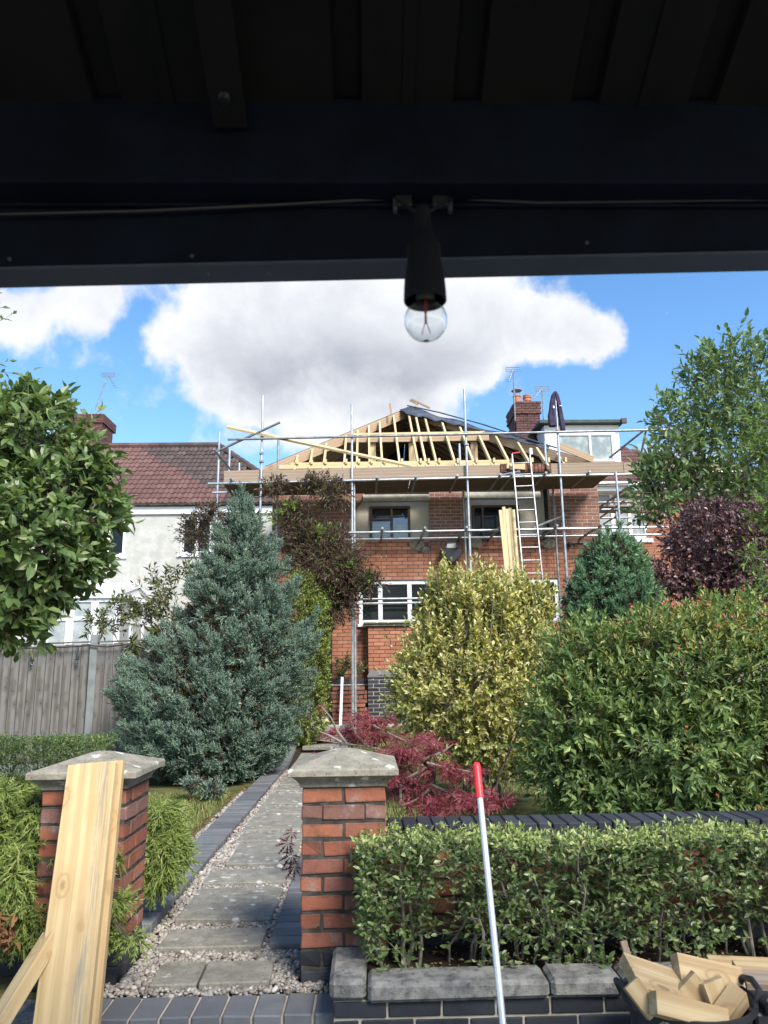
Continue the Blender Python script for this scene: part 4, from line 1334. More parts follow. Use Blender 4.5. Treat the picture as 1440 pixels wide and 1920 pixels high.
# black wedge lamp on the wall
c = at(848, 1037, YH-.25)
wl = thing('wall_lamp', 'black hopper shaped floodlight fixed on the brick wall below the pier', 'lamp', c)
a_ = [at(px, py, 15.72) for px, py in ((829, 1028), (866, 1028), (868, 1037), (858, 1049), (846, 1057), (838, 1049), (826, 1038))]
mb = MB(); mb.slab(a_, (0, .22, 0)); mb.build('housing', M['black'], wl, bevel=.012)
a_ = [at(px, py, 15.70) for px, py in ((838, 1018), (855, 1017), (857, 1028), (837, 1028))]
mb = MB(); mb.slab(a_, (0, .12, 0)); mb.build('lamp_head', M['conservatory_glass'], wl, bevel=.01)
a_ = [at(px, py, 15.69) for px, py in ((836, 1016), (857, 1015), (857, 1018), (836, 1019))]
mb = MB(); mb.slab(a_, (0, .16, 0)); mb.build('hood', M['black'], wl)
for px in (828, 862):
    p = at(px, 1024, 15.8); mb = MB(); mb.tube([p, p+np.array([0, 0, .09])], .018, 6); mb.build('bracket', M['black'], wl)
p = at(857, 1023, 15.69); mb = MB(); mb.box(p, (.03, .1, .1)); mb.build('side_clip', M['black'], wl)

# ---- terrace at the foot of the house
tw = thing('terrace_wall', 'blue brick terrace wall with flat top below the brick pier', 'wall', (.8, 15.3, .3))
xa = 0.0
brick_run(tw, (xa, 15.15), (1, 0), 2.4, .38, 12, .0770, .228, M['brick_blue'], (0, -1), wob=.003)
mb = MB(); mb.span((xa+.006, 15.157, .2), (xa+2.4, 15.95, .38+12*.077)); mb.build('mortar', M['mortar_buff'], tw)
mb = MB(); mb.slab([(xa-.004, 15.14, 1.304), (xa+2.4, 15.14, 1.304), (xa+2.4, 15.69, 1.42), (xa+.06, 15.69, 1.42)], (0, 0, -.03)); mb.build('coping', M['kerb'], tw)
tp = thing('terrace_wall', 'low planter wall edged with blue bricks under the scaffold pole', 'wall', (-.4, 15.6, .3))
mb = MB(); mb.span((-.98, 15.5, .3), (-.006, 15.6, 1.13)); mb.build('wall_core', M['mortar'], tp)
x = -.75
while x < -.03:
    piece('edging_brick', tp, (.066, .10, .105), (x+.036, 15.50, 1.20), M['brick_blue'], bevel=.004); x += .0765
mb = MB(); mb.span((-.76, 15.36, 1.115), (-.006, 15.62, 1.145)); mb.build('ledge_stone', M['concrete'], tp, bevel=.006)
brick_run(tp, (-.98, 15.49), (1, 0), .24, .40, 10, .077, .2285, M['brick_house'], (0, -1))
mb = MB(); mb.span((-.75, 15.6, .9), (-.006, 15.98, 1.16)); mb.build('planter_soil', M['soil'], tp)
# dry-laid bricks stored beside the step
lab = 'spare red brick in the dry stack under the stone ledge by the white post'
for r_ in range(9):
    z0_ = .375+r_*.0815
    x = -.72+random.uniform(0, .03)
    while x < -.06:
        if random.random() < .35: w_ = .215
        else: w_ = .105
        w_ = min(w_, -.012-x)
        if not (r_ == 1 and -.52 < x < -.44):
            o = piece('brick', None, (round(w_-.006, 2), .20, .076), (x+w_/2, 15.27+random.uniform(-.03, .02), z0_+.04), M['brick'], bevel=.003, rough=.003, wob=.01)
            tag(o, lab, 'brick', 'spare bricks stacked dry below the stone ledge')
        x += w_
# white plastic post and offcut
o = plank('white_post', (-.53, 14.93, .38), (-.50, 15.08, 1.29), .055, .03, M['upvc'], None, wide=(1, 0, 0))
tag(o, 'narrow white plastic post leaning on the stack of spare bricks', 'post')
mb = MB(); a_ = at(604, 1353, 14.95); mb.slab([a_, a_+np.array([.13, 0, 0]), a_+np.array([.07, 0, .11])], (0, .05, 0)); o = mb.build('timber_offcut', M['rafter'])
tag(o, 'triangular pale timber offcut lying on the step at the path end', 'offcut')
st = thing('steps', 'grey concrete steps rising to the side of the house past the path', 'steps', (-1.05, 15.6, .3))
for i in range(4):
    mb = MB(); mb.span((-1.35, 15.35+i*.28, .3), (-.745-.02*i, 15.35+(i+1)*.28+.03, .52+i*.17)); mb.build('tread', M['concrete'], st, bevel=.01)
gt = thing('side_gate', 'dark stained timber gate post and door beside the brick wall corner', 'gate', (-.9, 15.9, .5))
zt_ = at(612, 1150, 15.9)[2]
for k in range(5):
    plank('board', (-1.35+k*.115, 15.95, .9), (-1.35+k*.115, 15.95, zt_+.3), .11, .02, M['timber_dark'], gt, wide=(1, 0, 0))
mb = MB(); mb.span((-.82, 15.84, .6), (-.735, 15.93, zt_+.4)); mb.build('post', M['fence_grey'] if False else M['timber_dark'], gt, bevel=.006)
# ------------------------------------------------------------------ neighbours
def proj(p):
    d = np.array(p, float)-np.array([0, 0, H]); w_ = d @ fw
    return 720+FPX*(d @ rt)/w_, 960-FPX*(d @ up)/w_


def tile_mesh(name, w, l, mat):
    """Double-roman roof tile: two rolls, lower lip with thickness. X across, Y up the slope."""
    xs = [0, .10, .2, .3, .40, .5, .60, .7, .8, .90, 1.0]
    zs = [0, .004, .018, .030, .018, .004, .018, .030, .018, .004, 0]
    xs = np.array(xs)*w-w/2
    V, F = [], []
    n = len(xs)
    for yv, dz_ in ((-l/2, .0), (-l/2, .014), (l/2, -.012)):
        for x_, z_ in zip(xs, zs): V.append((x_, yv, z_*1.15+dz_+(0 if dz_ else -.006)))
    for r_ in range(2):
        for i in range(n-1): F.append((r_*n+i, r_*n+i+1, (r_+1)*n+i+1, (r_+1)*n+i))
    return np.array(V), np.array(F)


def roof_tiles(parent, O, ux, us, nx, ns, w, gauge, keep, matf, part_if, matf_i):
    """Rows of tiles on a slope from O: ux across, us up the slope."""
    ux, us = np.array(ux, float), np.array(us, float)
    nn = np.cross(ux, us)
    V, F = tile_mesh('roof_tile', w*.985, gauge+.05, None)
    mats_ = {}
    q = Matrix(((ux[0], us[0], nn[0]), (ux[1], us[1], nn[1]), (ux[2], us[2], nn[2]))).to_quaternion()
    rest = {}
    cnt = 0
    for r_ in range(ns):
        for i in range(nx):
            c = O+ux*(i+.5)*w+us*(r_+.5)*gauge+nn*.02
            if not keep(c): continue
            mk = matf(c)
            if part_if(c) and cnt < 298:
                if mk not in mats_: mats_[mk] = np_mesh('roof_tile', V, F, M[mk])
                link('roof_tile', mats_[mk], parent, c+nn*random.uniform(-.002, .003), q); cnt += 1
            else: rest.setdefault(mk, []).append(c)
    for mk, cs in rest.items():
        B = np.stack([ux, us, nn], 1)
        L_ = V @ B.T
        VV = (L_[None]+np.array(cs)[:, None]).reshape(-1, 3)
        FF = (F[None]+(np.arange(len(cs))*len(V))[:, None, None]).reshape(-1, 4)
        o = link('roof_tiling', np_mesh('roof_tiling', VV-WL[parent.name], FF, M[matf_i[mk]]), parent); o['kind'] = 'stuff'


# white rendered house
YL = 20.0
lh = thing('house', 'white roughcast house with red and grey tiled roof beyond the fence', 'house', (-6.5, 22, .4))
ZE = 5.90
LX0, LX1 = -14.0, -1.7
RY, RZ, RX1 = 23.5, 8.66, -4.79
ww = [(at(170, 960, YL)[0], at(239, 960, YL)[0], at(230, 1043, YL)[2], at(230, 962, YL)[2]), (at(340, 965, YL)[0], at(400, 965, YL)[0], at(345, 1040, YL)[2], at(345, 968, YL)[2])]
mb = MB()
x = LX0
for (a, b, c, d) in ww:
    mb.span((x, YL, .2), (a, YL+.25, ZE-.1)); mb.span((a, YL, .2), (b, YL+.25, c)); mb.span((a, YL, d), (b, YL+.25, ZE-.1)); x = b
mb.span((x, YL, .2), (LX1-.3, YL+.25, ZE-.1)); mb.span((LX1-.55, YL+.25, .2), (LX1-.3, 27, ZE-.1)); mb.build('wall', M['render_white'], lh)
for (a, b, c, d) in ww:
    window(lh, a+.003, b-.003, c+.003, d-.003, YL+.03, M['upvc'], ((a+b)/2,), (), fr=.09)
    mb = MB(); mb.span((a+.1, YL+.16, c+.1), (b-.1, YL+.17, d-.1)); mb.build('curtain', M['curtain'], lh)
    mb = MB(); mb.span((a-.06, YL-.05, c-.07), (b+.06, YL-.001, c-.002)); mb.build('window_sill', M['upvc'], lh, bevel=.008)
mb = MB(); mb.span((LX0, YL-.06, ZE-.26), (LX1, YL-.03, ZE-.04)); mb.build('fascia', M['upvc'], lh)
mb = MB(); mb.tube([(LX0, YL-.13, ZE-.03), (LX1, YL-.13, ZE+.02)], .055, 8); mb.build('gutter', M['gutter'], lh, smooth=True)
us = np.array([0, RY-YL+.15, RZ-ZE]); sl_len = np.linalg.norm(us); us = us/sl_len
hip_x = lambda c: LX1+(RX1-LX1)*((c[2]-ZE)/(RZ-ZE))
def lmat(c):
    px, py = proj(c)
    return 'tile_grey' if py < 838+(px-262)*(925-838)/(405-262)+3*math.sin(px) else 'tile_red'
roof_tiles(lh, np.array([-12.0, YL-.15, ZE+.0]), (1, 0, 0), us, 36, int(sl_len/.33), .30, .333, lambda c: c[0] < hip_x(c)-.05, lmat, lambda c: c[0] > -7.5, {'tile_grey': 'tile_grey_i', 'tile_red': 'tile_red_i'})
mb = MB(); mb.slab([(LX0, YL-.1, ZE-.02), (LX1, YL-.1, ZE-.02), (RX1, RY, RZ-.02), (LX0, RY, RZ-.02)], (0, .02, -.04)); mb.slab([(LX1, YL-.1, ZE-.02), (LX1, 27, ZE-.02), (RX1, RY+.02, RZ-.02)], (0, .0, -.04)); mb.build('roof_deck', M['felt'], lh)
for i in range(15):
    mb = MB(); xx = RX1-.32*i; mb.tube([(xx, RY, RZ+.0), (xx-.32, RY, RZ+.01)], [.12, .11], 8); mb.build('ridge_tile', M['tile_red'] if i > 5 else M['tile_grey'], lh)
A_ = np.array([RX1, RY, RZ]); B_ = np.array([LX1, YL-.1, ZE])
for i in range(16):
    mb = MB(); mb.tube([A_+(B_-A_)*(i/16), A_+(B_-A_)*((i+1)/16)], [.10, .115], 8); mb.build('hip_tile', M['tile_grey'], lh)
p = at(178, 840, 24.0)
cx0, cx1 = at(120, 800, 24.0)[0], at(192, 800, 24.0)[0]
zc_, zt_ = at(185, 850, 24.0)[2], at(185, 776, 24.0)[2]
mb = MB(); mb.span((cx0+.01, 24.01, zc_-1), (cx1-.01, 25.0, zt_-.01)); mb.build('chimney', M['mortar_dark'], lh)
mb = MB()
z = zt_-.078; r_ = 0
while z > zc_-.8:
    e = .045 if z > zt_-.33 else 0
    x = cx0-e-(.11 if r_ % 2 else 0)
    while x < cx1+e-.03:
        a_, b_ = max(x, cx0-e), min(x+.2285, cx1+e); x += .2285
        if b_-a_ > .04: mb.box(((a_+b_)/2, 24.05-e+random.uniform(-.006, .006), z+.034), (b_-a_-.01, .1, .066))
    yv = 24.11-e
    while yv < 25.0:
        mb.box((cx1+e-.05+random.uniform(-.006, .006), yv+.11, z+.034), (.1, .2185, .066)); yv += .2285
    z -= .078; r_ += 1
mb.build('chimney_brickwork', M['brick_old_i'], lh)['kind'] = 'stuff'


def aerial(label, base, top, boom, Y, n=6, hw=.22):
    t = thing('aerial', label, 'tv aerial', base)
    mb = MB(); mb.tube([base, top], .02, 6); mb.build('mast', M['steel_dull'], t)
    mb = MB(); mb.tube([top, boom], .014, 6); mb.build('boom', M['steel_dull'], t)
    mb = MB()
    for i in range(n):
        c = top+(boom-top)*(i+1)/n
        mb.tube([c-np.array([.07, 0, 0]), c+np.array([.07, 0, 0])], .006, 5)
    mb.build('elements', M['steel_dull'], t)
    mb = MB()
    for dz_ in (-.07, 0, .07): mb.tube([top+np.array([-hw, 0, dz_]), top+np.array([hw, 0, dz_])], .011, 5)
    for dx_ in (-hw, hw): mb.tube([top+np.array([dx_, 0, -.075]), top+np.array([dx_, 0, .075])], .009, 5)
    mb.build('reflector', M['steel_dull'], t)
    return t


aerial('leaning tv aerial on the chimney behind the magnolia tree', at(178, 768, 24.3), at(203, 703, 24.3), at(217, 727, 24.0), 24)

# conservatory against the white house
cv = thing('conservatory', 'white framed conservatory with glazed roof above the grey fence', 'conservatory', (-7, 17.5, .3))
Yc = 17.0
c0, c1 = at(40, 1150, Yc)[0], at(222, 1150, Yc)[0]
ze = at(200, 1122, Yc)[2]
z_top = at(240, 1099, 18.3)[2]
xs_ = np.linspace(c0, c1, 5)
for a, b in zip(xs_[:-1], xs_[1:]):
    window(cv, a+.004, b-.004, 1.0, ze, Yc, M['upvc'], (), ((0, ze-.45),), fr=.08, glass='glass_pale')
mb = MB(); mb.span((c0, Yc, .2), (c1, Yc+.1, .995)); mb.build('dwarf_wall', M['render_white'], cv)
ys_ = np.linspace(Yc+.1, 19.9, 4)
for a, b in zip(ys_[:-1], ys_[1:]):
    mb = MB()
    mb.span((c1-.07, a, 1.0), (c1, a+.08, ze)); mb.span((c1-.07, b-.08, 1.0), (c1, b, ze)); mb.span((c1-.069, a+.08, ze-.1), (c1-.001, b-.08, ze)); mb.span((c1-.069, a+.08, 1.0), (c1-.001, b-.08, 1.1)); mb.span((c1-.069, a+.08, ze-.5), (c1-.001, b-.08, ze-.42))
    f = mb.build('window_frame', M['upvc'], cv, org=(c1, a, 1.0))
    mb = MB(); mb.span((c1-.04, a+.08, 1.1), (c1-.03, b-.08, ze-.1)); mb.build('pane', M['glass_pale'], f)
mb = MB(); mb.span((c1-.1, Yc+.1, .2), (c1, 19.9, .995)); mb.build('dwarf_wall', M['render_white'], cv)
mb = MB(); mb.span((c0, Yc-.06, ze), (c1+.06, Yc+.06, ze+.1)); mb.span((c1-.06, Yc+.06, ze), (c1+.06, 19.95, ze+.1)); mb.build('eaves_beam', M['upvc'], cv, bevel=.01)
rf0, rf1 = np.array([c0, Yc-.02, ze+.11]), np.array([c0, 18.4, z_top])
for k in range(7):
    xa, xb = c0+(c1-c0)*k/7, c0+(c1-c0)*(k+1)/7
    mb = MB(); mb.slab([(xa+.02, Yc, ze+.1), (xb-.02, Yc, ze+.1), (xb-.02, 18.4, z_top), (xa+.02, 18.4, z_top)], (0, 0, .02)); mb.build('roof_pane', M['conservatory_glass'], cv)
    mb = MB(); mb.bar((xb, Yc-.03, ze+.13), (xb, 18.4, z_top+.03), .05, .05); mb.build('glazing_bar', M['upvc'], cv)
mb = MB(); mb.span((c0, 18.35, z_top-.03), (c1+.05, 18.47, z_top+.08)); mb.build('ridge', M['upvc'], cv)
mb = MB(); mb.slab([(c0, 19.95, ze+.1), (c1, 19.95, ze+.1), (c1, 18.47, z_top), (c0, 18.47, z_top)], (0, 0, .02)); mb.build('roof_pane', M['conservatory_glass'], cv)
mb = MB(); mb.slab([(c1-.04, Yc, ze+.1), (c1-.04, 19.9, ze+.1), (c1-.04, 18.41, z_top-.02)], (.03, 0, 0)); mb.build('gable_panel', M['upvc'], cv)
for ya, yb_ in ((Yc-.05, 18.41), (19.95, 18.41)):
    mb = MB(); mb.bar((c1, ya, ze+.12), (c1, yb_, z_top+.03), .06, .10); mb.build('barge', M['upvc'], cv)
mb = MB(); mb.lathe((c1-.02, 18.41, z_top+.06), [(.03, 0), (.045, .04), (.02, .07), (.035, .11), (.005, .22)], 8); mb.build('finial', M['board'], cv)

# house on the other side: dormer, chimney, tiled roof
rh = thing('house', 'brick house with white dormer window and red tiled roof behind the scaffold', 'house', (8, 22, .4))
YR = 20.0
ZR = at(1250, 918, YR)[2]+.05
wx0, wx1 = at(1113, 960, YR)[0], at(1212, 960, YR)[0]
wz0, wz1 = at(1150, 1010, YR)[2], at(1150, 922, YR)[2]
mb = MB()
mb.span((5.4, YR, .2), (wx0, YR+.25, ZR)); mb.span((wx1, YR, .2), (15, YR+.25, ZR)); mb.span((wx0, YR, .2), (wx1, YR+.25, wz0)); mb.span((wx0, YR, wz1), (wx1, YR+.25, ZR)); mb.span((5.4, YR+.25, .2), (5.65, 28, ZR))
mb.build('wall', M['mortar'], rh)
sb = MB()
z = 3.0; r_ = 0
while z < ZR-.05:
    x = 5.4-(.115 if r_ % 2 else 0)
    while x < 10.5:
        a_, b_ = max(x, 5.4), x+.2285; x += .2285; mid = (a_+b_)/2
        if wx0-.02 < mid < wx1+.02 and wz0-.05 < z < wz1: continue
        sb.box((mid, YR+.04, z+.034), (b_-a_-.01, .1, .066))
    z += .0777; r_ += 1
o = sb.build('brickwork', M['brick_orange_i'], rh); o['kind'] = 'stuff'
window(rh, wx0+.003, wx1-.003, wz0+.003, wz1-.003, YR+.02, M['upvc'], (wx0+(wx1-wx0)*.36, wx0+(wx1-wx0)*.68), ((0, wz0+.85), (1, wz0+.85), (2, wz0+.85)), fr=.085, glass='glass_pale')
mb = MB(); mb.span((wx0-.05, YR-.06, wz0-.12), (wx1+.1, YR-.001, wz0)); mb.build('window_sill', M['upvc'], rh, bevel=.01)
mb = MB(); mb.span((5.2, YR-.32, ZR-.14), (15, YR-.001, ZR-.001)); mb.build('soffit', M['upvc'], rh)
mb = MB(); mb.tube([(5.2, YR-.40, ZR+.03), (15, YR-.40, ZR+.03)], .06, 8); mb.build('gutter', M['upvc'], rh, smooth=True)
us = np.array([0, 4.2, 2.9]); sl_len = np.linalg.norm(us); us = us/sl_len
dx0, dx1 = at(1022, 830, 20.5)[0], at(1162, 830, 20.5)[0]
dz1, dz0 = at(1090, 797, 20.5)[2], at(1090, 866, 20.5)[2]
indorm = lambda c: dx0-.1 < c[0] < dx1+.05 and c[2] > dz0-.15
roof_tiles(rh, np.array([5.2, YR-.35, ZR+.02]), (1, 0, 0), us, 30, int(sl_len/.33), .30, .333, lambda c: not indorm(c) and c[0] < 14-(c[2]-ZR)*1.1 and c[2] < 8.45-(c[0]-7.4)*.45, lambda c: 'tile_red', lambda c: dx1-.3 < c[0] < 10.8, {'tile_red': 'tile_red_i'})
mb = MB(); mb.slab([(5.2, YR-.3, ZR), (13.2, YR-.3, ZR-.02), (7.6, YR+2.95, ZR+2.1), (5.2, YR+2.95, ZR+2.1)], (0, .02, -.05)); mb.build('roof_deck', M['felt'], rh)
mb = MB(); mb.span((dx0, 20.56, dz0-.9), (dx0+.12, 24, dz1)); mb.span((dx1-.12, 20.56, dz0-.9), (dx1, 24, dz1)); mb.build('dormer_cheek', M['upvc'], rh)
gx0, gx1 = at(1045, 830, 20.5)[0], at(1150, 830, 20.5)[0]
mb = MB(); mb.span((dx0+.0, 20.5, dz1-.26), (dx1, 20.56, dz1)); mb.span((dx0, 20.5, dz0-.2), (dx1, 20.56, dz0)); mb.span((dx0, 20.501, dz0), (gx0, 20.56, dz1-.26)); mb.span((gx1, 20.501, dz0), (dx1, 20.56, dz1-.26)); mb.build('dormer_face', M['upvc'], rh, bevel=.006)
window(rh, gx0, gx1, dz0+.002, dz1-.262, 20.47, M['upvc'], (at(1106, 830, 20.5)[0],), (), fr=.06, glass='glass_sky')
mb = MB(); mb.slab([(dx0-.18, 20.3, dz1+.002), (dx1+.12, 20.3, dz1+.002), (dx1+.12, 24, dz1+.12), (dx0-.18, 24, dz1+.12)], (0, 0, .10)); mb.build('dormer_roof', M['green_trim'], rh, bevel=.01)
mb = MB(); mb.span((dx1+.02, 20.24, dz1-.02), (dx1+.17, 20.34, dz1+.12)); mb.build('gutter_end', M['black'], rh)
mb = MB(); mb.bar((dx0-.12, 20.5, dz0-.1), (dx0-.02, 21.6, dz1), .05, .16); mb.build('barge_board', M['black'], rh)
# chimney stack
YC = 21.5
ch = thing('chimney', 'weathered brick chimney stack with two pots beside the white dormer', 'chimney', (at(990, 830, YC)[0], YC, 6))
hx0, hx1 = at(967, 780, YC)[0], at(1013, 780, YC)[0]
zt_ = at(990, 753, YC)[2]; zm = at(990, 776, YC)[2]; zb_ = 7.2
mb = MB(); mb.span((hx0+.05, YC+.05, zb_), (hx1-.05, YC+1.1, zt_-.03)); mb.build('mortar', M['mortar_dark'], ch)
z = zt_-.078; r_ = 0
while z > zb_+.2:
    e = .045 if z > zm else 0
    for fx in range(2):
        if fx == 0:
            x = hx0-e-(.11 if r_ % 2 else 0)
            while x < hx1+e-.03:
                a_, b_ = max(x, hx0-e), min(x+.2285, hx1+e); x += .2285
                if b_-a_ < .04: continue
                piece('brick', ch, (round(b_-a_-.01, 2), .10, .068), ((a_+b_)/2, YC-e+.05+random.uniform(-.006, .006), z+.034), M['brick_old'], bevel=.004, wob=.012)
        else:
            yv = YC-e+.10+(.0 if r_ % 2 else .11)
            while yv < YC+1.1:
                piece('brick', ch, (.2185, .10, .068), (hx0-e+.05+random.uniform(-.006, .006), yv+.11, z+.034), M['brick_old'], rz=math.pi/2, bevel=.004, wob=.012); yv += .2285
    z -= .078; r_ += 1
mb = MB(); mb.span((hx0, YC, zt_-.02), (hx1, YC+1.1, zt_+.02)); mb.build('flaunching', M['mortar'], ch)
p = at(966, 752, YC+.5)
mb = MB(); mb.lathe((hx0+.14, YC+.35, zt_), [(.13, 0), (.115, .10), (.11, .26), (.13, .28), (.13, .31)], 12); mb.build('pot', M['pot'], ch, smooth=True)
mb = MB(); mb.lathe((hx0+.14, YC+.35, zt_+.48), [(.17, 0), (.12, .05), (.02, .08)], 12)
for a_ in range(3): mb.tube([(hx0+.14+.1*math.cos(a_*2.1), YC+.35+.1*math.sin(a_*2.1), zt_+.3), (hx0+.14+.1*math.cos(a_*2.1), YC+.35+.1*math.sin(a_*2.1), zt_+.49)], .012, 5)
mb.build('cowl', M['steel_dull'], ch)
px_ = at(993, 760, YC)[0]
mb = MB(); mb.lathe((px_, YC+.3, zt_), [(.15, 0), (.125, .06), (.12, .10), (.14, .12), (.12, .14), (.12, .2), (.14, .22), (.12, .24), (.13, .30), (.05, .33)], 12); mb.build('pot', M['pot'], ch, smooth=True)
aerial('tall tv aerial strapped to the corner of the brick chimney stack', at(966, 790, YC-.1), at(962, 693, YC-.1), at(954, 715, YC-.3), YC)
aerial('lower tv aerial standing between the chimney stack and the jacket', at(1020, 800, YC+.3), at(1016, 729, YC+.3), at(1001, 747, YC), YC)

# ------------------------------------------------------------------ timber fence with concrete posts
YF = 11.5
fe = thing('fence', 'weathered grey closeboard fence with concrete posts beyond the small hedge', 'fence', (-4.4, YF, .0))
pxs = [at(172, 1300, YF)[0], at(358, 1240, YF)[0]]
pxs = [pxs[0]-3.8, pxs[0]-1.9]+pxs
def ftop(x): return 1.845+(x+5.5)*.02
for a, b in zip(pxs, pxs[1:]+[pxs[-1]+1.0]):
    nb = int(round((b-a-.11)/.125))
    for k in range(nb):
        xc = a+.055+(b-a-.11)*(k+.5)/nb
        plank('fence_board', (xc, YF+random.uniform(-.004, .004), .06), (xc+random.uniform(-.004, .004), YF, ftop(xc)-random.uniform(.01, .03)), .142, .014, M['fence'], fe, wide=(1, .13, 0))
for p_ in pxs:
    mb = MB(); mb.span((p_-.055, YF-.06, .0), (p_+.055, YF+.05, ftop(p_)+.12)); mb.build('fence_post', M['fence_grey'], fe, bevel=.008)
for a, b in zip(pxs[:-1], pxs[1:]):
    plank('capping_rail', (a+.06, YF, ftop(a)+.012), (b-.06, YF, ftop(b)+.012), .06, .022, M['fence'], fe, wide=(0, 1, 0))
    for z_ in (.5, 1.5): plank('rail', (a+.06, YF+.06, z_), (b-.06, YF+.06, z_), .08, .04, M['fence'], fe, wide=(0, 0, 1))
for p_ in pxs[:3]:
    plank('gravel_board', (p_+.06, YF-.01, .06), (p_+1.84, YF-.01, .06), .15, .04, M['fence_grey'], fe, wide=(0, 0, 1))
fl2 = thing('string_light', 'festoon cable with small bulbs strung along the top of the grey fence', 'string light', at(100, 1215, YF-.09))
mb = MB()
pts = [at(px, py, YF-.09) for px, py in ((-160, 1214), (-60, 1217), (20, 1217), (62, 1215), (110, 1214), (146, 1212), (166, 1210), (200, 1213), (231, 1209), (262, 1209), (300, 1206), (330, 1200))]
mb.tube(pts, .010, 6); mb.build('cable', M['black'], fl2)
for px, py in ((62, 1216), (147, 1213), (231, 1210)):
    p = at(px, py, YF-.09)
    mb = MB(); mb.tube([p, p-np.array([0, 0, .09])], .007, 6); mb.lathe(p-np.array([0, 0, .19]), [(.022, 0), (.028, .01), (.026, .05), (.018, .09), (.012, .11)], 10); s_ = mb.build('socket', M['black'], fl2)
    mb = MB(); mb.lathe(p-np.array([0, 0, .25]), [(.002, 0), (.02, .012), (.027, .035), (.016, .062)], 12); mb.build('bulb', M['bulb'], fl2, smooth=True)

# ------------------------------------------------------------------ things standing close by
o = plank('timber_plank', (*at(112, 1960, 3.37),), (-1.305, 3.742, .985), .222, .045, M['wood_stain'], None, wide=(1, 0, 0), bevel=.003)
tag(o, 'broad pale new plank leaning against the gate pillar cap', 'plank')
o = plank('timber_plank', (*(at(112, 1960, 3.37)+np.array([.022, .052, 0])),), (-1.287, 3.792, .985), .222, .044, M['wood_new'], None, wide=(1, 0, 0), bevel=.003)
tag(o, 'second plank standing flush behind the broad leaning plank', 'plank')
o = plank('timber_plank', at(-60, 2010, 3.15), at(100, 1752, 3.52), .080, .06, M['wood_stain'], None, wide=(.8, 0, .6), bevel=.004)
tag(o, 'short square timber slanting low to the side of the broad leaning plank', 'plank')

# telescopic pole with red grip
p1 = at(893, 1430, 3.50); p0 = at(952, 2010, 3.02)
p0 = p1+(p0-p1)*((p1[2]+.12)/(p1[2]-p0[2]))
ax = (p1-p0)/np.linalg.norm(p1-p0)
Lp = np.linalg.norm(p1-p0)
pl = thing('pole', 'thin metal pole with red rubber grip leaning against the clipped hedge', 'pole', p0)
gl_ = .155
mb = MB(); mb.lathe(p0, [(.0135, 0), (.0135, Lp-gl_+.02)], 16, ax); mb.build('shaft', M['alu_bright'], pl, smooth=True)
mb = MB(); mb.lathe(p0, [(.0165, .0), (.0165, .03), (.014, .035)], 12, ax); mb.build('foot', M['black'], pl)
pr = [(.0175, Lp-gl_), (.0185, Lp-gl_+.004), (.0175, Lp-gl_+.012)]
for i in range(4):
    b_ = Lp-gl_+.018+i*.023; pr += [(.0165, b_), (.0180, b_+.012)]
pr += [(.017, Lp-.045), (.0178, Lp-.02), (.0165, Lp-.008), (.011, Lp-.001), (.001, Lp)]
mb = MB(); mb.lathe(p0, pr, 16, ax); mb.build('grip', M['red'], pl, smooth=True)

# rubber trug with timber offcuts
tcx, tcy = at(1290, 1880, 3.02)[0], 3.02
zr = at(1185, 1866, 3.02)[2]
R0 = .222
tg = thing('trug', 'black rubber bucket heaped with sawn timber offcuts on the patio', 'bucket', (tcx, tcy, -.12))
mb = MB(); mb.lathe((tcx, tcy, -.12), [(.16, 0), (R0, zr+.12), (R0+.014, zr+.122), (R0+.014, zr+.104), (R0-.006, zr+.10), (.15, .012), (.001, .012)], 32, cap=False); mb.build('body', M['rubber'], tg, smooth=True)
for s_ in (-1, 1):
    mb = MB(); mb.tube([(tcx+s_*(R0-.005), tcy-.075, zr-.02), (tcx+s_*(R0+.018), tcy-.06, zr+.028), (tcx+s_*(R0+.022), tcy, zr+.042), (tcx+s_*(R0+.018), tcy+.06, zr+.028), (tcx+s_*(R0-.005), tcy+.075, zr-.02)], .012, 8); mb.build('handle', M['rubber'], tg, smooth=True)
OFF = [((1180, 1826, 2.98), (1312, 1870, 3.02), .17, .045, 'broad split offcut lying across the back of the bucket rim', (.2, 1, .25)),
       ((1182, 1842, 2.90), (1228, 1902, 2.86), .062, .045, 'short upright offcut at the near rim of the bucket with ringed end grain', (1, 0, .3)),
       ((1224, 1880, 2.82), (1360, 1915, 2.86), .070, .050, 'long slant cut offcut resting lowest at the front of the bucket', (0, .5, 1)),
       ((1268, 1822, 3.06), (1390, 1850, 3.10), .12, .05, 'large pointed offcut on top of the heap with a nail hole', (0, .6, .9)),
       ((1282, 1840, 2.98), (1325, 1888, 2.96), .10, .045, 'mid sized offcut wedged between broad board and pointed block', (.8, 0, .6)),
       ((1330, 1838, 2.96), (1350, 1892, 2.94), .085, .05, 'upright offcut with a split face in the middle of the bucket heap', (1, .2, 0)),
       ((1388, 1862, 2.93), (1352, 1912, 2.90), .085, .06, 'triangular looking offcut leaning on the far side rim of the bucket', (.7, .5, 0)),
       ((1240, 1905, 2.88), (1290, 1925, 2.90), .09, .05, 'dark edged offcut half sunk under the long slant cut offcut', (0, .4, 1)),
       ((1300, 1895, 3.0), (1345, 1905, 3.05), .14, .06, 'offcut buried in the middle of the bucket under the upright one', (.3, 1, 0))]
for a, b, w_, t_, lab, wd in OFF:
    o = plank('timber_offcut', at(*a), at(*b), w_, t_, M['wood_new'], None, wide=wd, bevel=.0012)
    tag(o, lab, 'offcut', 'timber offcuts heaped in the rubber bucket')
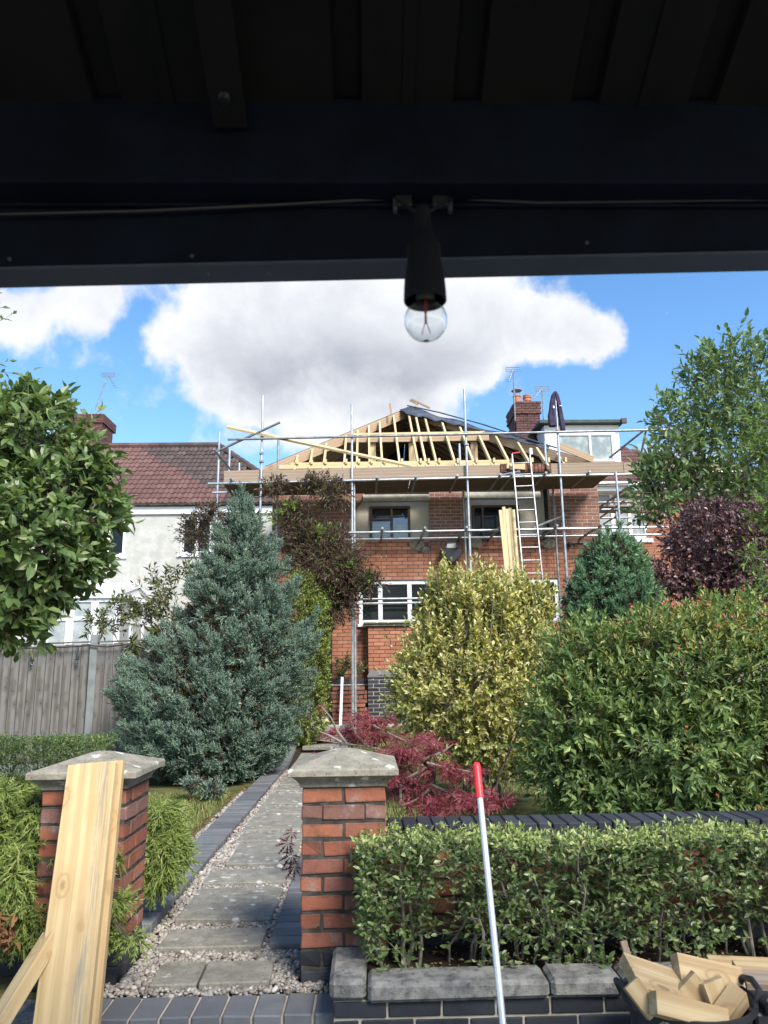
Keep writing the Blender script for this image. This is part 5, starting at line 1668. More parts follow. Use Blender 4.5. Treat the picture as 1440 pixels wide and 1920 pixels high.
for i, (a, b, w_, lab) in enumerate((((1330, 1812, 3.38), (1500, 1820, 3.30), .045, 'upper long board lying on the bed coping behind the bucket'), ((1380, 1826, 3.25), (1520, 1834, 3.2), .06, 'lower board with orange edge stacked behind the bucket'), ((1392, 1842, 3.15), (1520, 1848, 3.1), .05, 'grey weathered board under the stacked boards behind the bucket'))):
    o = plank('timber_board', at(*a), at(*b), .11, w_, M['wood_new'] if i < 2 else M['board'], None, wide=(0, 1, .1), bevel=.003)
    tag(o, lab, 'board', 'boards stacked behind the bucket')
o = plank('wooden_stake', at(1188, 1830, 3.50), at(1168, 1764, 3.53), .030, .022, M['board'], None, wide=(1, 0, 0))
tag(o, 'thin weathered wooden stake standing in the hedge bed', 'stake')
bx_ = at(1445, 1905, 3.0)
mb = MB(); mb.span((bx_[0]-.10, 2.9, -.12), (bx_[0]+.35, 3.15, bx_[2]+.05)); mb.span((bx_[0]-.07, 2.88, bx_[2]+.05), (bx_[0]-.02, 2.93, bx_[2]+.10)); mb.span((bx_[0]+.07, 2.88, bx_[2]+.05), (bx_[0]+.12, 2.93, bx_[2]+.10))
o = mb.build('tool_case', M['black'], bevel=.008); tag(o, 'black plastic tool case beside the rubber bucket', 'tool case')
# ------------------------------------------------------------------ plants
def unit(a): return a/(np.linalg.norm(a, axis=-1, keepdims=True)+1e-9)


def tmpl_leaf(w=.42, fold=.10, droop=.12, wmax=.45):
    """Pointed oval leaf along +X, folded along its midrib, 8 triangles."""
    c = [(0, 0, 0), (wmax*.75, 0, -.01), (wmax*1.5, 0, -droop*.45), (1, 0, -droop)]
    V = [c[0], c[1], c[2], c[3],
         (wmax*.6, w*.46, fold), (wmax*1.45, w*.40, fold*.8-droop*.4), (wmax*.6, -w*.46, fold), (wmax*1.45, -w*.40, fold*.8-droop*.4)]
    F = [(0, 1, 4), (1, 5, 4), (1, 2, 5), (2, 3, 5), (0, 6, 1), (1, 6, 7), (1, 7, 2), (2, 7, 3)]
    return np.array(V, float), np.array(F)


def tmpl_small(w=.5, fold=.10):
    """Small leaf: 4 triangles."""
    V = [(0, 0, 0), (.5, 0, -.03), (1, 0, -.08), (.45, w*.5, fold), (.45, -w*.5, fold)]
    return np.array(V, float), np.array([(0, 1, 3), (1, 2, 3), (0, 4, 1), (1, 4, 2)])


def tmpl_maple(n=7, barbs=3):
    """Finely cut maple leaf: thin drooping lobes with side teeth."""
    V, F = [], []
    for i in range(n):
        a = (i-(n-1)/2)*R(38)
        L_ = (1.0, .92, .74, .5)[abs(i-n//2)] if n == 7 else 1.0
        d = np.array([math.cos(a), math.sin(a), 0]); s = np.array([-d[1], d[0], 0])
        def pt(t, off): return d*L_*t+s*off+np.array([0, 0, -.30*(t*L_)**2])
        b = len(V)
        V += [pt(.02, 0), pt(.45, .045), pt(.45, -.045), pt(1, 0)]
        F += [(b, b+2, b+3), (b, b+3, b+1)]
        for k in range(barbs):
            t = .32+k*.19
            for sg in (1, -1):
                b = len(V)
                V += [pt(t, sg*.02), pt(t+.10, sg*.02), pt(t+.20, sg*(.15-.02*k))]
                F += [(b, b+1, b+2)]
    return np.array(V, float), np.array(F)


def tmpl_spray(n=9, wid=.30, seed=1):
    """Feathery conifer shoot: scale-leaved side twigs round a bent axis."""
    rr = np.random.default_rng(seed)
    V, F = [], []
    for i in range(n):
        t = .08+.86*i/(n-1)
        c = np.array([t, 0, -.10*t*t])
        for k in range(2):
            a = i*2.4+k*math.pi+rr.uniform(-.3, .3)
            side = np.array([0, math.cos(a), math.sin(a)])
            L_ = wid*(1.1-t*.75)*rr.uniform(.8, 1.2)
            tip = c+side*L_*.75+np.array([L_*.95, 0, 0])
            wv = np.array([.5, -side[1]*.2, 0])*.12*(1.2-t*.5)
            pv = np.cross(side, (1, 0, 0))*.055
            b = len(V)
            V += [c-wv*.3+pv, c+wv*.6-pv, tip]
            F += [(b, b+1, b+2)]
    b = len(V); V += [(.75, .05, -.06), (.75, -.05, -.06), (1.12, 0, -.12)]; F += [(b, b+1, b+2)]
    return np.array(V, float), np.array(F)


def scatter(T, P, X, N, S_, wscale=None):
    """All copies of the template T as one vertex/face array."""
    TV, TF = T
    X = unit(X); Y = unit(np.cross(N, X)); Z = np.cross(X, Y)
    n = len(P); k = len(TV)
    if np.ndim(S_) == 0: S_ = np.full(n, S_)
    Yw = Y if wscale is None else Y*wscale[:, None]
    V = P[:, None, :]+S_[:, None, None]*(TV[None, :, 0:1]*X[:, None]+TV[None, :, 1:2]*Yw[:, None]+TV[None, :, 2:3]*Z[:, None])
    F = TF[None]+(np.arange(n)*k)[:, None, None]
    return V.reshape(-1, 3), F.reshape(-1, 3)


def crown_points(blobs, n, shell=.35, inside=.72, zmin=-9):
    B = np.array(blobs, float)
    C, A = B[:, :3], B[:, 3:6]
    wgt = A[:, 0]*A[:, 2]+A[:, 1]*A[:, 2]+A[:, 0]*A[:, 1]
    Ps, Ds = [], []
    got = 0
    while got < n:
        m_ = (n-got)*2+64
        i = rng.choice(len(B), m_, p=wgt/wgt.sum())
        d = unit(rng.normal(size=(m_, 3)))
        r = 1-shell*rng.random(m_)**1.4
        P = C[i]+d*A[i]*r[:, None]
        D = unit(d/A[i])
        ok = P[:, 2] > zmin
        for j in range(len(B)):
            q = ((P-C[j])/A[j]); ok &= ~(((q*q).sum(1) < inside**2) & (i != j))
        Ps.append(P[ok]); Ds.append(D[ok]); got += ok.sum()
    return np.vstack(Ps)[:n], np.vstack(Ds)[:n]


def along(P, D, L, k, spread=1.0, t0=.15, up_w=.5, jit=.35, droop=0.0):
    """k leaves on each shoot (start P, direction D, length L): positions, directions, normals."""
    n = len(P)
    U0 = unit(np.cross(D, np.tile([[.31, .22, .92]], (n, 1))+rng.normal(0, .2, (n, 3))))
    V0 = np.cross(D, U0)
    t = np.linspace(t0, 1, k)[None, :]+rng.uniform(-.5, .5, (n, k))/k*.8
    ph = rng.uniform(0, 6.28, (n, 1))+np.arange(k)[None]*2.4
    rad = np.cos(ph)[..., None]*U0[:, None]+np.sin(ph)[..., None]*V0[:, None]
    bend = np.zeros(3); bend[2] = -droop
    LL = (L if np.ndim(L) else np.full(n, L))[:, None, None]
    PP = P[:, None]+D[:, None]*LL*t[..., None]+bend*LL*(t**2)[..., None]
    sp = spread*(1.15-t*.75)[..., None]
    XX = D[:, None]*(1-.35*sp)+rad*sp+rng.normal(0, jit*.4, (n, k, 3))
    NN = D[:, None]*.7-rad*.35+np.array([0, 0, up_w])+rng.normal(0, jit, (n, k, 3))
    return PP.reshape(-1, 3), unit(XX.reshape(-1, 3)), unit(NN.reshape(-1, 3))


def twig_mesh(P, D, L, r, droop=0.0):
    """Thin three-sided shoots, one per row."""
    n = len(P)
    LL = (L if np.ndim(L) else np.full(n, L))[:, None]
    Q = P+D*LL; Q[:, 2] -= droop*LL[:, 0]
    Mid = P+D*LL*.5; Mid[:, 2] -= droop*.25*LL[:, 0]
    A = unit(np.cross(D, [[.3, .5, .81]])); B = np.cross(D, A)
    V = []
    for C, rr in ((P, r), (Mid, r*.75), (Q, r*.35)):
        for k in range(3):
            a = 2.094*k; V.append(C+(A*math.cos(a)+B*math.sin(a))*rr)
    V = np.stack(V, 1)
    f = [(j*3+k, j*3+(k+1) % 3, j*3+3+(k+1) % 3, j*3+3+k) for j in range(2) for k in range(3)]
    F = np.array(f)[None]+(np.arange(n)*9)[:, None, None]
    return V.reshape(-1, 3), F.reshape(-1, 4)


def add_np(name, parent, V, F, mat, smooth=False):
    return link(name, np_mesh(name, V-WL[parent.name], F, mat, smooth=smooth), parent)


def limbs(parent, base, targets, r0, mat, name='branch', trunk_to=.45, wob=.08):
    """Trunk from the base, limbs curving from it to each target."""
    base = np.array(base, float)
    T = np.array(targets, float)
    top = T[np.argmax(T[:, 2])]
    c = base+(top-base)*np.array([.5, .5, 1])*trunk_to
    mb = MB()
    pts = [base+(c-base)*t+np.array([math.sin(t*5)*wob*.4, math.cos(t*4)*wob*.3, 0]) for t in np.linspace(0, 1, 6)]
    mb.tube(pts, [r0*(1-.45*t) for t in np.linspace(0, 1, 6)], 9)
    mb.build('trunk', mat, parent, smooth=True)
    mb = MB()
    for q in T:
        s0 = base+(c-base)*random.uniform(.45, 1)
        pts = []
        for t in np.linspace(0, 1, 6):
            p = s0+(q-s0)*t
            p = p+np.array([random.gauss(0, wob), random.gauss(0, wob), .18*np.linalg.norm(q-s0)*math.sin(t*3.14)*.5])*(t > 0)*(t < 1)
            pts.append(p)
        mb.tube(pts, [r0*.45*(1-.85*t) for t in np.linspace(0, 1, 6)], 6)
    mb.build(name, mat, parent, smooth=True)


def leaf_parts(parent, T, P, X, N, S_, mat_one, n, name='leaf'):
    """The n leaves that show largest, each an object of its own; returns the mask of the rest."""
    d = np.linalg.norm(P-np.array([0, 0, H]), axis=1)
    face = np.abs((unit(N)*unit(P-np.array([0, 0, H]))).sum(1))
    W_ = np.array([proj(p) for p in P])
    vis = (W_[:, 0] > 4) & (W_[:, 0] < 1436) & (W_[:, 1] > 0) & (W_[:, 1] < 1916)
    ax_ = (P-P.mean(0))/P.std(0)
    frontness = -(ax_ @ unit((P.mean(0)-np.array([0, 0, H]))))
    score = S_/d*(face+.25)*vis*np.clip(frontness+.8, .02, 3)
    idx = np.argsort(-score)[:n]
    me = np_mesh(name, T[0], T[1], mat_one, smooth=False)
    Xu = unit(X); Yu = unit(np.cross(N, Xu)); Zu = np.cross(Xu, Yu)
    for i in idx:
        q = Matrix(((Xu[i][0], Yu[i][0], Zu[i][0]), (Xu[i][1], Yu[i][1], Zu[i][1]), (Xu[i][2], Yu[i][2], Zu[i][2]))).to_quaternion()
        o = link(name, me, parent, P[i], q)
        o.scale = (float(S_[i]),)*3
    keep = np.ones(len(P), bool); keep[idx] = False
    return keep


def foliage(parent, T, P, X, N, S_, key, parts=0, name='crown'):
    keep = np.ones(len(P), bool)
    if parts: keep = leaf_parts(parent, T, P, X, N, S_, LM[key+'_one'], parts)
    V, F = scatter(T, P[keep], X[keep], N[keep], S_[keep])
    o = add_np(name, parent, V, F, LM[key])
    o['kind'] = 'stuff' if parts else 'thing'
    if not parts: del o['kind']
    return o


def inner_leaves(t, blobs, n, size, key, f):
    """Leaves deeper inside a crown, so that it is not hollow."""
    P, D = crown_points([(*b[:3], b[3]*f, b[4]*f, b[5]*f) for b in blobs], n, .6, .3, .3)
    D = unit(D+np.array([0, 0, .5])+rng.normal(0, .4, D.shape))
    PP, X, N = along(P, D, .22, 8, spread=1.0)
    V, F = scatter(tmpl_small(.5), PP, X, N, size*rng.uniform(.8, 1.3, len(PP)))
    add_np('inner_leaves', t, V, F, LM[key])['kind'] = 'stuff'


LM = {}
LEAF_GAIN = {'golden': 1.3, 'red': .9, 'column': 1.6, 'grass': 1.5, 'dry': 1.0, 'berry': 1.0, 'brownshoot': 1.2, 'lace': 1.2, 'purple': 2.9, 'elder': 1.9, 'blue': 2.0, 'juniper': 2.5, 'hyper': 2.2, 'hyper_top': 2.0, 'magnolia': 1.85, 'tree': 2.0, 'privet': 1.5, 'privet_lit_top': 1.5, 'bright': 1.4}


def leafmat(key, stops, **k):
    stops = [(p_, tuple(min(x_*LEAF_GAIN.get(key, 1.3), .7) for x_ in c_)) for p_, c_ in stops]
    LM[key] = leaf_mat(key+'_leaf', stops, **k)
    LM[key+'_one'] = leaf_mat(key+'_single_leaf', stops, obj_random=True, **k)


leafmat('magnolia', [(0, (.042, .072, .024)), (.45, (.068, .104, .034)), (.8, (.10, .142, .050)), (.93, (.15, .19, .075)), (1, (.20, .22, .11))], trans=.40, rough=.38, spec=.45)
leafmat('tree', [(0, (.046, .080, .032)), (.5, (.075, .118, .048)), (.85, (.115, .16, .070)), (1, (.17, .21, .11))], trans=.42, rough=.42, spec=.4)
leafmat('bright', [(0, (.075, .13, .025)), (.5, (.12, .19, .035)), (1, (.19, .26, .06))], trans=.38)
leafmat('purple', [(0, (.030, .016, .019)), (.5, (.050, .026, .030)), (.85, (.078, .044, .048)), (1, (.13, .085, .088))], trans=.22, rough=.36, spec=.5)
leafmat('elder', [(0, (.028, .018, .015)), (.5, (.050, .028, .022)), (.75, (.075, .046, .030)), (.85, (.065, .075, .028)), (1, (.085, .11, .035))], trans=.22, rough=.5)
leafmat('golden', [(0, (.11, .15, .035)), (.3, (.22, .25, .06)), (.5, (.40, .355, .105)), (.8, (.54, .48, .19)), (1, (.64, .60, .36))], trans=.30, rough=.45)
leafmat('hyper', [(0, (.036, .062, .021)), (.45, (.060, .094, .031)), (.8, (.098, .138, .045)), (1, (.17, .20, .07))], trans=.40, rough=.5)
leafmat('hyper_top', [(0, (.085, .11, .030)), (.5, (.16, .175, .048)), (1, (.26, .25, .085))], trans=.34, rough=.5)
leafmat('berry', [(0, (.16, .03, .012)), (.5, (.28, .07, .03)), (1, (.36, .13, .05))], trans=.05)
leafmat('privet', [(0, (.042, .074, .024)), (.4, (.072, .112, .035)), (.75, (.118, .16, .055)), (1, (.21, .245, .11))], trans=.28, rough=.36, spec=.5)
leafmat('privet_lit_top', [(0, (.12, .17, .05)), (.5, (.20, .25, .08)), (1, (.30, .33, .13))], trans=.32, rough=.4)  # hedge-top leaves coloured lighter, as light from above would show them
leafmat('blue', [(0, (.046, .080, .060)), (.35, (.080, .122, .092)), (.7, (.125, .172, .132)), (1, (.21, .25, .195))], trans=.15, rough=.6)
leafmat('juniper', [(0, (.035, .075, .040)), (.5, (.065, .118, .062)), (1, (.12, .18, .10))], trans=.15, rough=.6)
leafmat('brownshoot', [(0, (.040, .026, .016)), (1, (.10, .07, .045))], trans=.05, rough=.9)
leafmat('column', [(0, (.055, .085, .016)), (.5, (.11, .145, .028)), (1, (.22, .24, .06))], trans=.28, rough=.45)
leafmat('red', [(0, (.15, .022, .038)), (.4, (.25, .042, .062)), (.8, (.35, .085, .10)), (1, (.44, .17, .16))], trans=.34, rough=.5)
leafmat('lace', [(0, (.075, .115, .024)), (.4, (.13, .18, .038)), (.8, (.20, .25, .065)), (1, (.29, .32, .11))], trans=.36, rough=.5)
leafmat('rhodo', [(0, (.035, .050, .015)), (.5, (.065, .085, .025)), (.85, (.11, .12, .035)), (1, (.18, .14, .05))], trans=.2, rough=.4)
leafmat('dry', [(0, (.10, .045, .02)), (.5, (.20, .095, .04)), (1, (.30, .17, .08))], trans=.1, rough=.9)
leafmat('grass', [(0, (.055, .085, .018)), (.45, (.10, .13, .032)), (.75, (.19, .18, .065)), (1, (.30, .25, .12))], trans=.3, rough=.6)


def px_blob(px, py, Y, rpx, rpy, ry=None):
    """Ellipsoid whose outline is about rpx by rpy pixels at distance Y."""
    c = at(px, py, Y)
    s = (Y*math.cos(PITCH)+(c[2]-H)*math.sin(PITCH))/FPX
    return (c[0], c[1], c[2], rpx*s, (rpx*s if ry is None else ry), rpy*s*.97)


# --- magnolia-like tree close to the fence
def broad_tree(name, label, cat, base, blobs, n_sh, k, L, size, key, parts, T, bark, r0, droop=.0, updir=.45, spread=1.0, shell=.5, zmin=0.2, inside=.7, group=None):
    t = thing(name, label, cat, base, group)
    P, D = crown_points(blobs, n_sh, shell, inside, zmin)
    D = unit(D+np.array([0, 0, updir])+rng.normal(0, .30, D.shape))
    Ls = L*(.5+1.1*rng.random(len(P))**2.2)
    P0 = P-D*Ls[:, None]*.5
    PP, X, N = along(P0, D, Ls, k, spread=spread, droop=droop)
    S_ = size*rng.uniform(.45, 1.28, len(PP))
    foliage(t, T, PP, X, N, S_, key, parts)
    V, F = twig_mesh(P0-D*Ls[:, None]*.3, D, Ls*1.25, .0035+size*.012, droop)
    add_np('twig', t, V, F, bark)['kind'] = 'stuff'
    if r0: limbs(t, base, [b[:3] for b in blobs], r0, bark)
    return t


TL = tmpl_leaf(.52, .09, .24)
Ym = 6.0
broad_tree('magnolia_tree', 'broad leaved magnolia tree with glossy green leaves rising above the grey fence', 'tree', (at(-210, 1400, Ym)[0], Ym+.1, 0),
           [px_blob(70, 825, Ym, 100, 80), px_blob(-60, 890, Ym, 140, 130), px_blob(115, 940, Ym-.1, 95, 105), px_blob(30, 1000, Ym-.2, 140, 120), px_blob(40, 1100, Ym-.1, 85, 70), px_blob(50, 1165, Ym-.1, 45, 35), px_blob(140, 1055, Ym, 55, 60), px_blob(-80, 1100, Ym, 120, 110), px_blob(-10, 1150, Ym-.3, 60, 55), px_blob(85, 765, Ym, 40, 34), px_blob(185, 960, Ym, 40, 50), px_blob(30, 745, Ym, 35, 30), px_blob(160, 870, Ym, 50, 55), px_blob(10, 790, Ym, 50, 40)],
           1500, 8, .23, .106, 'magnolia', 298, TL, M['bark_grey'], .075, updir=.35, shell=.55)
Yt = 11.3
TT = tmpl_leaf(.44, .09, .15)
broad_tree('broadleaf_tree', 'tall loose green tree standing behind the purple leaved tree', 'tree', (at(1400, 1350, Yt)[0], Yt+.4, .0),
           [px_blob(1340, 760, Yt, 95, 90), px_blob(1400, 690, Yt, 85, 65), px_blob(1470, 740, Yt, 120, 110), px_blob(1420, 860, Yt, 140, 100), px_blob(1290, 850, Yt, 70, 60), px_blob(1270, 790, Yt, 45, 50), px_blob(1230, 930, Yt-.2, 45, 55), px_blob(1240, 880, Yt-.1, 38, 28), px_blob(1350, 930, Yt, 80, 50), px_blob(1365, 660, Yt, 40, 40), px_blob(1440, 950, Yt, 90, 60), px_blob(1300, 925, Yt, 50, 45), px_blob(1240, 915, Yt-.2, 45, 45), px_blob(1215, 955, Yt-.2, 35, 30), px_blob(1270, 800, Yt, 42, 40), px_blob(1265, 840, Yt-.3, 45, 40), px_blob(1230, 900, Yt+.2, 40, 35), px_blob(1320, 700, Yt, 40, 50)],
           1550, 7, .36, .128, 'tree', 298, TT, M['bark_grey'], .07, updir=.75, shell=.75, spread=.9)
broad_tree('broadleaf_tree', 'tree whose few thin leafy sprays reach over the magnolia from beyond the frame edge', 'tree', (at(-330, 1400, 6.8)[0], 6.8, .0),
           [px_blob(-60, 690, 6.8, 62, 70), px_blob(-50, 590, 6.8, 56, 60), px_blob(-130, 640, 6.8, 100, 120)],
           130, 6, .25, .07, 'tree', 0, tmpl_small(.45), M['bark_grey'], .05, updir=.3, shell=.6)
broad_tree('leafy_shrub', 'bright yellow green feathery shrub overhanging the purple tree at the picture edge', 'shrub', (at(1500, 1400, 7.6)[0], 7.6, .0),
           [px_blob(1450, 950, 7.6, 40, 75), px_blob(1455, 1080, 7.6, 40, 40), px_blob(1475, 820, 7.6, 60, 80), px_blob(1425, 850, 7.6, 35, 25), px_blob(1420, 1040, 7.6, 28, 16)],
           330, 9, .26, .07, 'bright', 0, tmpl_small(.36), M['bark_grey'], .03, updir=.1, shell=.8)
Yp = 10.3
broad_tree('purple_tree', 'dense dark purple leaved tree between the green tree and the berried shrub', 'tree', (at(1350, 1340, Yp)[0], Yp, .0),
           [px_blob(1355, 1010, Yp, 105, 68), px_blob(1265, 1085, Yp, 62, 38), px_blob(1225, 1095, Yp, 35, 22), px_blob(1430, 990, Yp, 80, 55), px_blob(1330, 965, Yp, 45, 30), px_blob(1440, 1080, Yp, 90, 60), px_blob(1275, 1010, Yp, 35, 30), px_blob(1350, 1090, Yp, 80, 45)],
           2300, 8, .22, .062, 'purple', 0, tmpl_small(.62), M['bark_red'], .06, updir=.3, shell=.55)
Ye = 14.0
broad_tree('elder_tree', 'dark bronze leaved elder tree in front of the brick house between conifer and scaffold', 'tree', (at(575, 1350, Ye)[0], Ye-.1, .2),
           [px_blob(610, 1050, Ye, 75, 75), px_blob(645, 1080, Ye, 55, 48), px_blob(620, 920, Ye, 35, 30), px_blob(560, 1010, Ye, 40, 55), px_blob(690, 1090, Ye-.2, 26, 22), px_blob(625, 1130, Ye, 45, 34), px_blob(560, 960, Ye, 30, 30), px_blob(512, 910, Ye, 22, 20), px_blob(585, 905, Ye, 25, 18)],
           1900, 8, .26, .095, 'elder', 0, tmpl_small(.26), M['bark'], .06, updir=.1, shell=.75, droop=.25, inside=.55)
broad_tree('climber', 'sprigs of lime green leaves scattered through the bronze elder tree', 'plant', (at(560, 1350, 13.7)[0], 13.7, .2),
           [px_blob(600, 1000, 13.75, 30, 18), px_blob(540, 950, 13.8, 20, 12), px_blob(690, 1085, 13.7, 22, 18), px_blob(640, 1060, 13.75, 26, 20), px_blob(610, 1120, 13.7, 30, 25), px_blob(520, 965, 13.7, 15, 15)],
           120, 6, .16, .085, 'bright', 0, tmpl_small(.5), M['bark'], .02, updir=.2, shell=.8)
broad_tree('bronze_shrub', 'thin bronze leaved shrub in front of the white house upper window', 'shrub', (at(372, 1350, 13.2)[0], 13.2, .2),
           [px_blob(370, 1000, 13.2, 30, 45), px_blob(395, 960, 13.2, 25, 25), px_blob(355, 985, 13.2, 18, 22)],
           260, 8, .24, .075, 'elder', 0, tmpl_small(.3), M['bark'], .03, updir=.3, shell=.9, droop=.15)
# rhododendron behind the fence: sparse whorls on bare stems
Yr = 12.2
broad_tree('rhododendron', 'sparse leggy rhododendron with drooping leaf whorls behind the fence', 'shrub', (at(300, 1290, Yr)[0], Yr, .1),
           [px_blob(310, 1110, Yr, 60, 50), px_blob(345, 1070, Yr, 35, 30), px_blob(250, 1150, Yr, 60, 35), px_blob(190, 1170, Yr, 45, 25), px_blob(320, 1165, Yr, 50, 30), px_blob(290, 1080, Yr, 22, 20), px_blob(245, 1135, Yr, 35, 25)],
           190, 8, .17, .115, 'rhodo', 0, tmpl_small(.30), M['bark_grey'], .035, updir=.4, shell=.9, inside=.3, spread=1.25)
broad_tree('rhododendron', 'drooping whorls of long leaves hanging over the fence front under the cable', 'shrub', (at(262, 1300, 11.75)[0], 11.75, .1),
           [px_blob(243, 1210, 11.2, 10, 12), px_blob(256, 1243, 11.2, 8, 10), px_blob(255, 1207, 11.2, 10, 8), px_blob(300, 1190, 11.4, 20, 12)],
           16, 9, .10, .16, 'rhodo', 0, tmpl_small(.30), M['bark_grey'], .0, updir=-.8, shell=.5, inside=.1, spread=.8)

# --- conifers
def conifer(label, base, blobs, n, size, key, seed, brown=.10, updir=.5, group=None, name='conifer_tree', trunk=.09, out=1.0, core=()):
    t = thing(name, label, 'conifer', base, group)
    P, D = crown_points(blobs, n, .45, .80, .02)
    w3 = np.column_stack([np.sin(P[:, 1]*11+P[:, 2]*7+seed), np.sin(P[:, 2]*9+P[:, 0]*8), np.sin(P[:, 0]*10-P[:, 2]*6)])
    P = P+D*(.075*w3.sum(1)/3*rng.uniform(.3, 1, n))[:, None]+rng.normal(0, .018, P.shape)
    D = unit(D*out+np.array([0, 0, updir])+rng.normal(0, .30, D.shape))
    S_ = size*rng.uniform(.6, 1.35, n)
    P = P-D*S_[:, None]*.45
    N = unit(np.cross(D, rng.normal(size=D.shape)))
    sp = [tmpl_spray(9, .34, seed+i) for i in range(3)]
    Vs, Fs, b = [], [], 0
    for i in range(3):
        s_ = slice(i, None, 3)
        V, F = scatter(sp[i], P[s_], D[s_], N[s_], S_[s_]); Vs.append(V); Fs.append(F+b); b += len(V)
    add_np('crown', t, np.vstack(Vs), np.vstack(Fs), LM[key])
    if brown:
        m_ = int(n*brown*2.2)
        P2, D2 = crown_points([(*bb[:3], bb[3]*.80, bb[4]*.80, bb[5]*.80) for bb in blobs], m_, .5, .5, .02)
        V, F = scatter(tmpl_spray(7, .4, seed+9), P2, unit(D2+rng.normal(0, .6, D2.shape)), unit(rng.normal(size=D2.shape)), size*1.2*rng.uniform(.7, 1.4, m_))
        add_np('inner_twigs', t, V, F, LM['brownshoot'])['kind'] = 'stuff'
    if core:
        P2, D2 = crown_points(core, 9000, .6, .5, .02)
        V, F = scatter(tmpl_spray(8, .5, seed+5), P2, unit(D2+np.array([0, 0, .4])+rng.normal(0, .5, D2.shape)), unit(rng.normal(size=D2.shape)), .19*rng.uniform(.7, 1.3, len(P2)))
        add_np('inner_foliage', t, V, F, LM['juniper'])
    if trunk: limbs(t, base, [bb[:3] for bb in blobs[::2]], trunk, M['bark'])
    return t


def plume_conifer(label, base, plumes, core, per, size, key, seed, trunk):
    """Conifer of many tapering plumes: each a bunch of feathery shoots round a branch that curves up to its tip."""
    t = thing('conifer_tree', label, 'conifer', base)
    Ps, Ds = [], []
    for tip, d, L, r in plumes:
        n = int(per*L*(r/.13))
        u_ = rng.random(n)**.85
        d = unit(np.array(d, float))
        a1 = unit(np.cross(d, (.3, .5, .81))); a2 = np.cross(d, a1)
        ph = rng.uniform(0, 6.283, n)
        rad = np.cos(ph)[:, None]*a1+np.sin(ph)[:, None]*a2
        rr_ = r*((1-u_)**.65*.95+.05)*rng.random(n)**.35
        lift = np.zeros((n, 3)); lift[:, 2] = -.22*L*(1-u_)**2+.10*L*np.sin(u_*3.1)
        Ps.append(np.array(tip)-d*L*(1-u_)[:, None]+rad*rr_[:, None]+lift+rng.normal(0, .012, (n, 3)))
        Ds.append(unit(d*.75+rad*.62+np.array([0, 0, .25])+rng.normal(0, .22, (n, 3))))
    P, D = np.vstack(Ps), np.vstack(Ds)
    ok = P[:, 2] > .03
    P, D = P[ok], D[ok]
    n = len(P)
    S_ = size*rng.uniform(.55, 1.35, n)
    N = unit(np.cross(D, rng.normal(size=D.shape)))
    Vs, Fs, b = [], [], 0
    for i in range(3):
        s_ = slice(i, None, 3)
        V, F = scatter(tmpl_spray(9, .34, seed+i), P[s_]-D[s_]*S_[s_, None]*.4, D[s_], N[s_], S_[s_]); Vs.append(V); Fs.append(F+b); b += len(V)
    add_np('crown', t, np.vstack(Vs), np.vstack(Fs), LM[key])
    P2, D2 = crown_points(core, 5500, .9, .3, .02)
    V, F = scatter(tmpl_spray(8, .5, seed+5), P2, unit(D2+np.array([0, 0, .4])+rng.normal(0, .5, D2.shape)), unit(rng.normal(size=D2.shape)), .18*rng.uniform(.7, 1.3, len(P2)))
    add_np('inner_foliage', t, V, F, LM[key])['kind'] = 'stuff'
    m_ = 3200
    P2, D2 = crown_points(core, m_, .4, .5, .02)
    V, F = scatter(tmpl_spray(7, .4, seed+9), P2, unit(D2+rng.normal(0, .6, D2.shape)), unit(rng.normal(size=D2.shape)), .16*rng.uniform(.7, 1.4, m_))
    add_np('inner_twigs', t, V, F, LM['brownshoot'])['kind'] = 'stuff'
    limbs(t, base, [bb[:3] for bb in core], trunk, M['bark'])
    return t


Yc_ = 10.8
rr = random.Random(5)
pl_c, core_c = [], []
# outline of the tree in the photograph: height, left edge, right edge
OUT = [(915, 446, 460), (950, 425, 482), (1000, 392, 512), (1050, 366, 545), (1100, 345, 566), (1150, 318, 592), (1200, 275, 598), (1250, 212, 592), (1300, 205, 585), (1350, 215, 575), (1400, 225, 555), (1450, 290, 520), (1485, 345, 480)]
oy = [q[0] for q in OUT]
for k in range(270):
    py = 918+(1480-918)*rr.random()**.62
    l_, r_ = np.interp(py, oy, [q[1] for q in OUT]), np.interp(py, oy, [q[2] for q in OUT])
    cx_, hw = (l_+r_)/2, (r_-l_)/2
    a_ = rr.uniform(-math.pi, .35)
    if a_ > .35 or a_ < -math.pi-.35: continue
    f_ = rr.choice((1.0, .96, .9, .78))
    c = at(cx_, py, Yc_)
    s_ = (Yc_*math.cos(PITCH)+(c[2]-H)*math.sin(PITCH))/FPX
    tip = c+np.array([math.cos(a_)*hw*s_*f_, math.sin(a_)*hw*s_*f_*.85, 0])
    up__ = rr.uniform(.45, .95) if py < 1380 else rr.uniform(.1, .5)
    d = np.array([math.cos(a_), math.sin(a_)*.9, up__+(.6 if hw < 60 else 0)])
    L_ = min(rr.uniform(.34, .62), .25+hw*s_*.8)
    pl_c.append((tip, d, L_, rr.uniform(.085, .135)*(1 if hw > 45 else .75)))
for px, py, dx_, L_ in ((452, 908, .05, .5), (470, 935, .25, .4), (436, 940, -.3, .4), (218, 1245, -.5, .45), (225, 1275, -.5, .5), (275, 1195, -.5, .45), (330, 1140, -.5, .4), (352, 1085, -.5, .35), (598, 1140, .5, .45), (600, 1185, .5, .45), (560, 1085, .4, .4), (525, 1015, .4, .4), (205, 1290, -.6, .4), (592, 1255, .6, .4), (400, 985, -.4, .35)):
    pl_c.append((at(px, py, Yc_-.15), (dx_, -.2, 1.0), L_, .095))
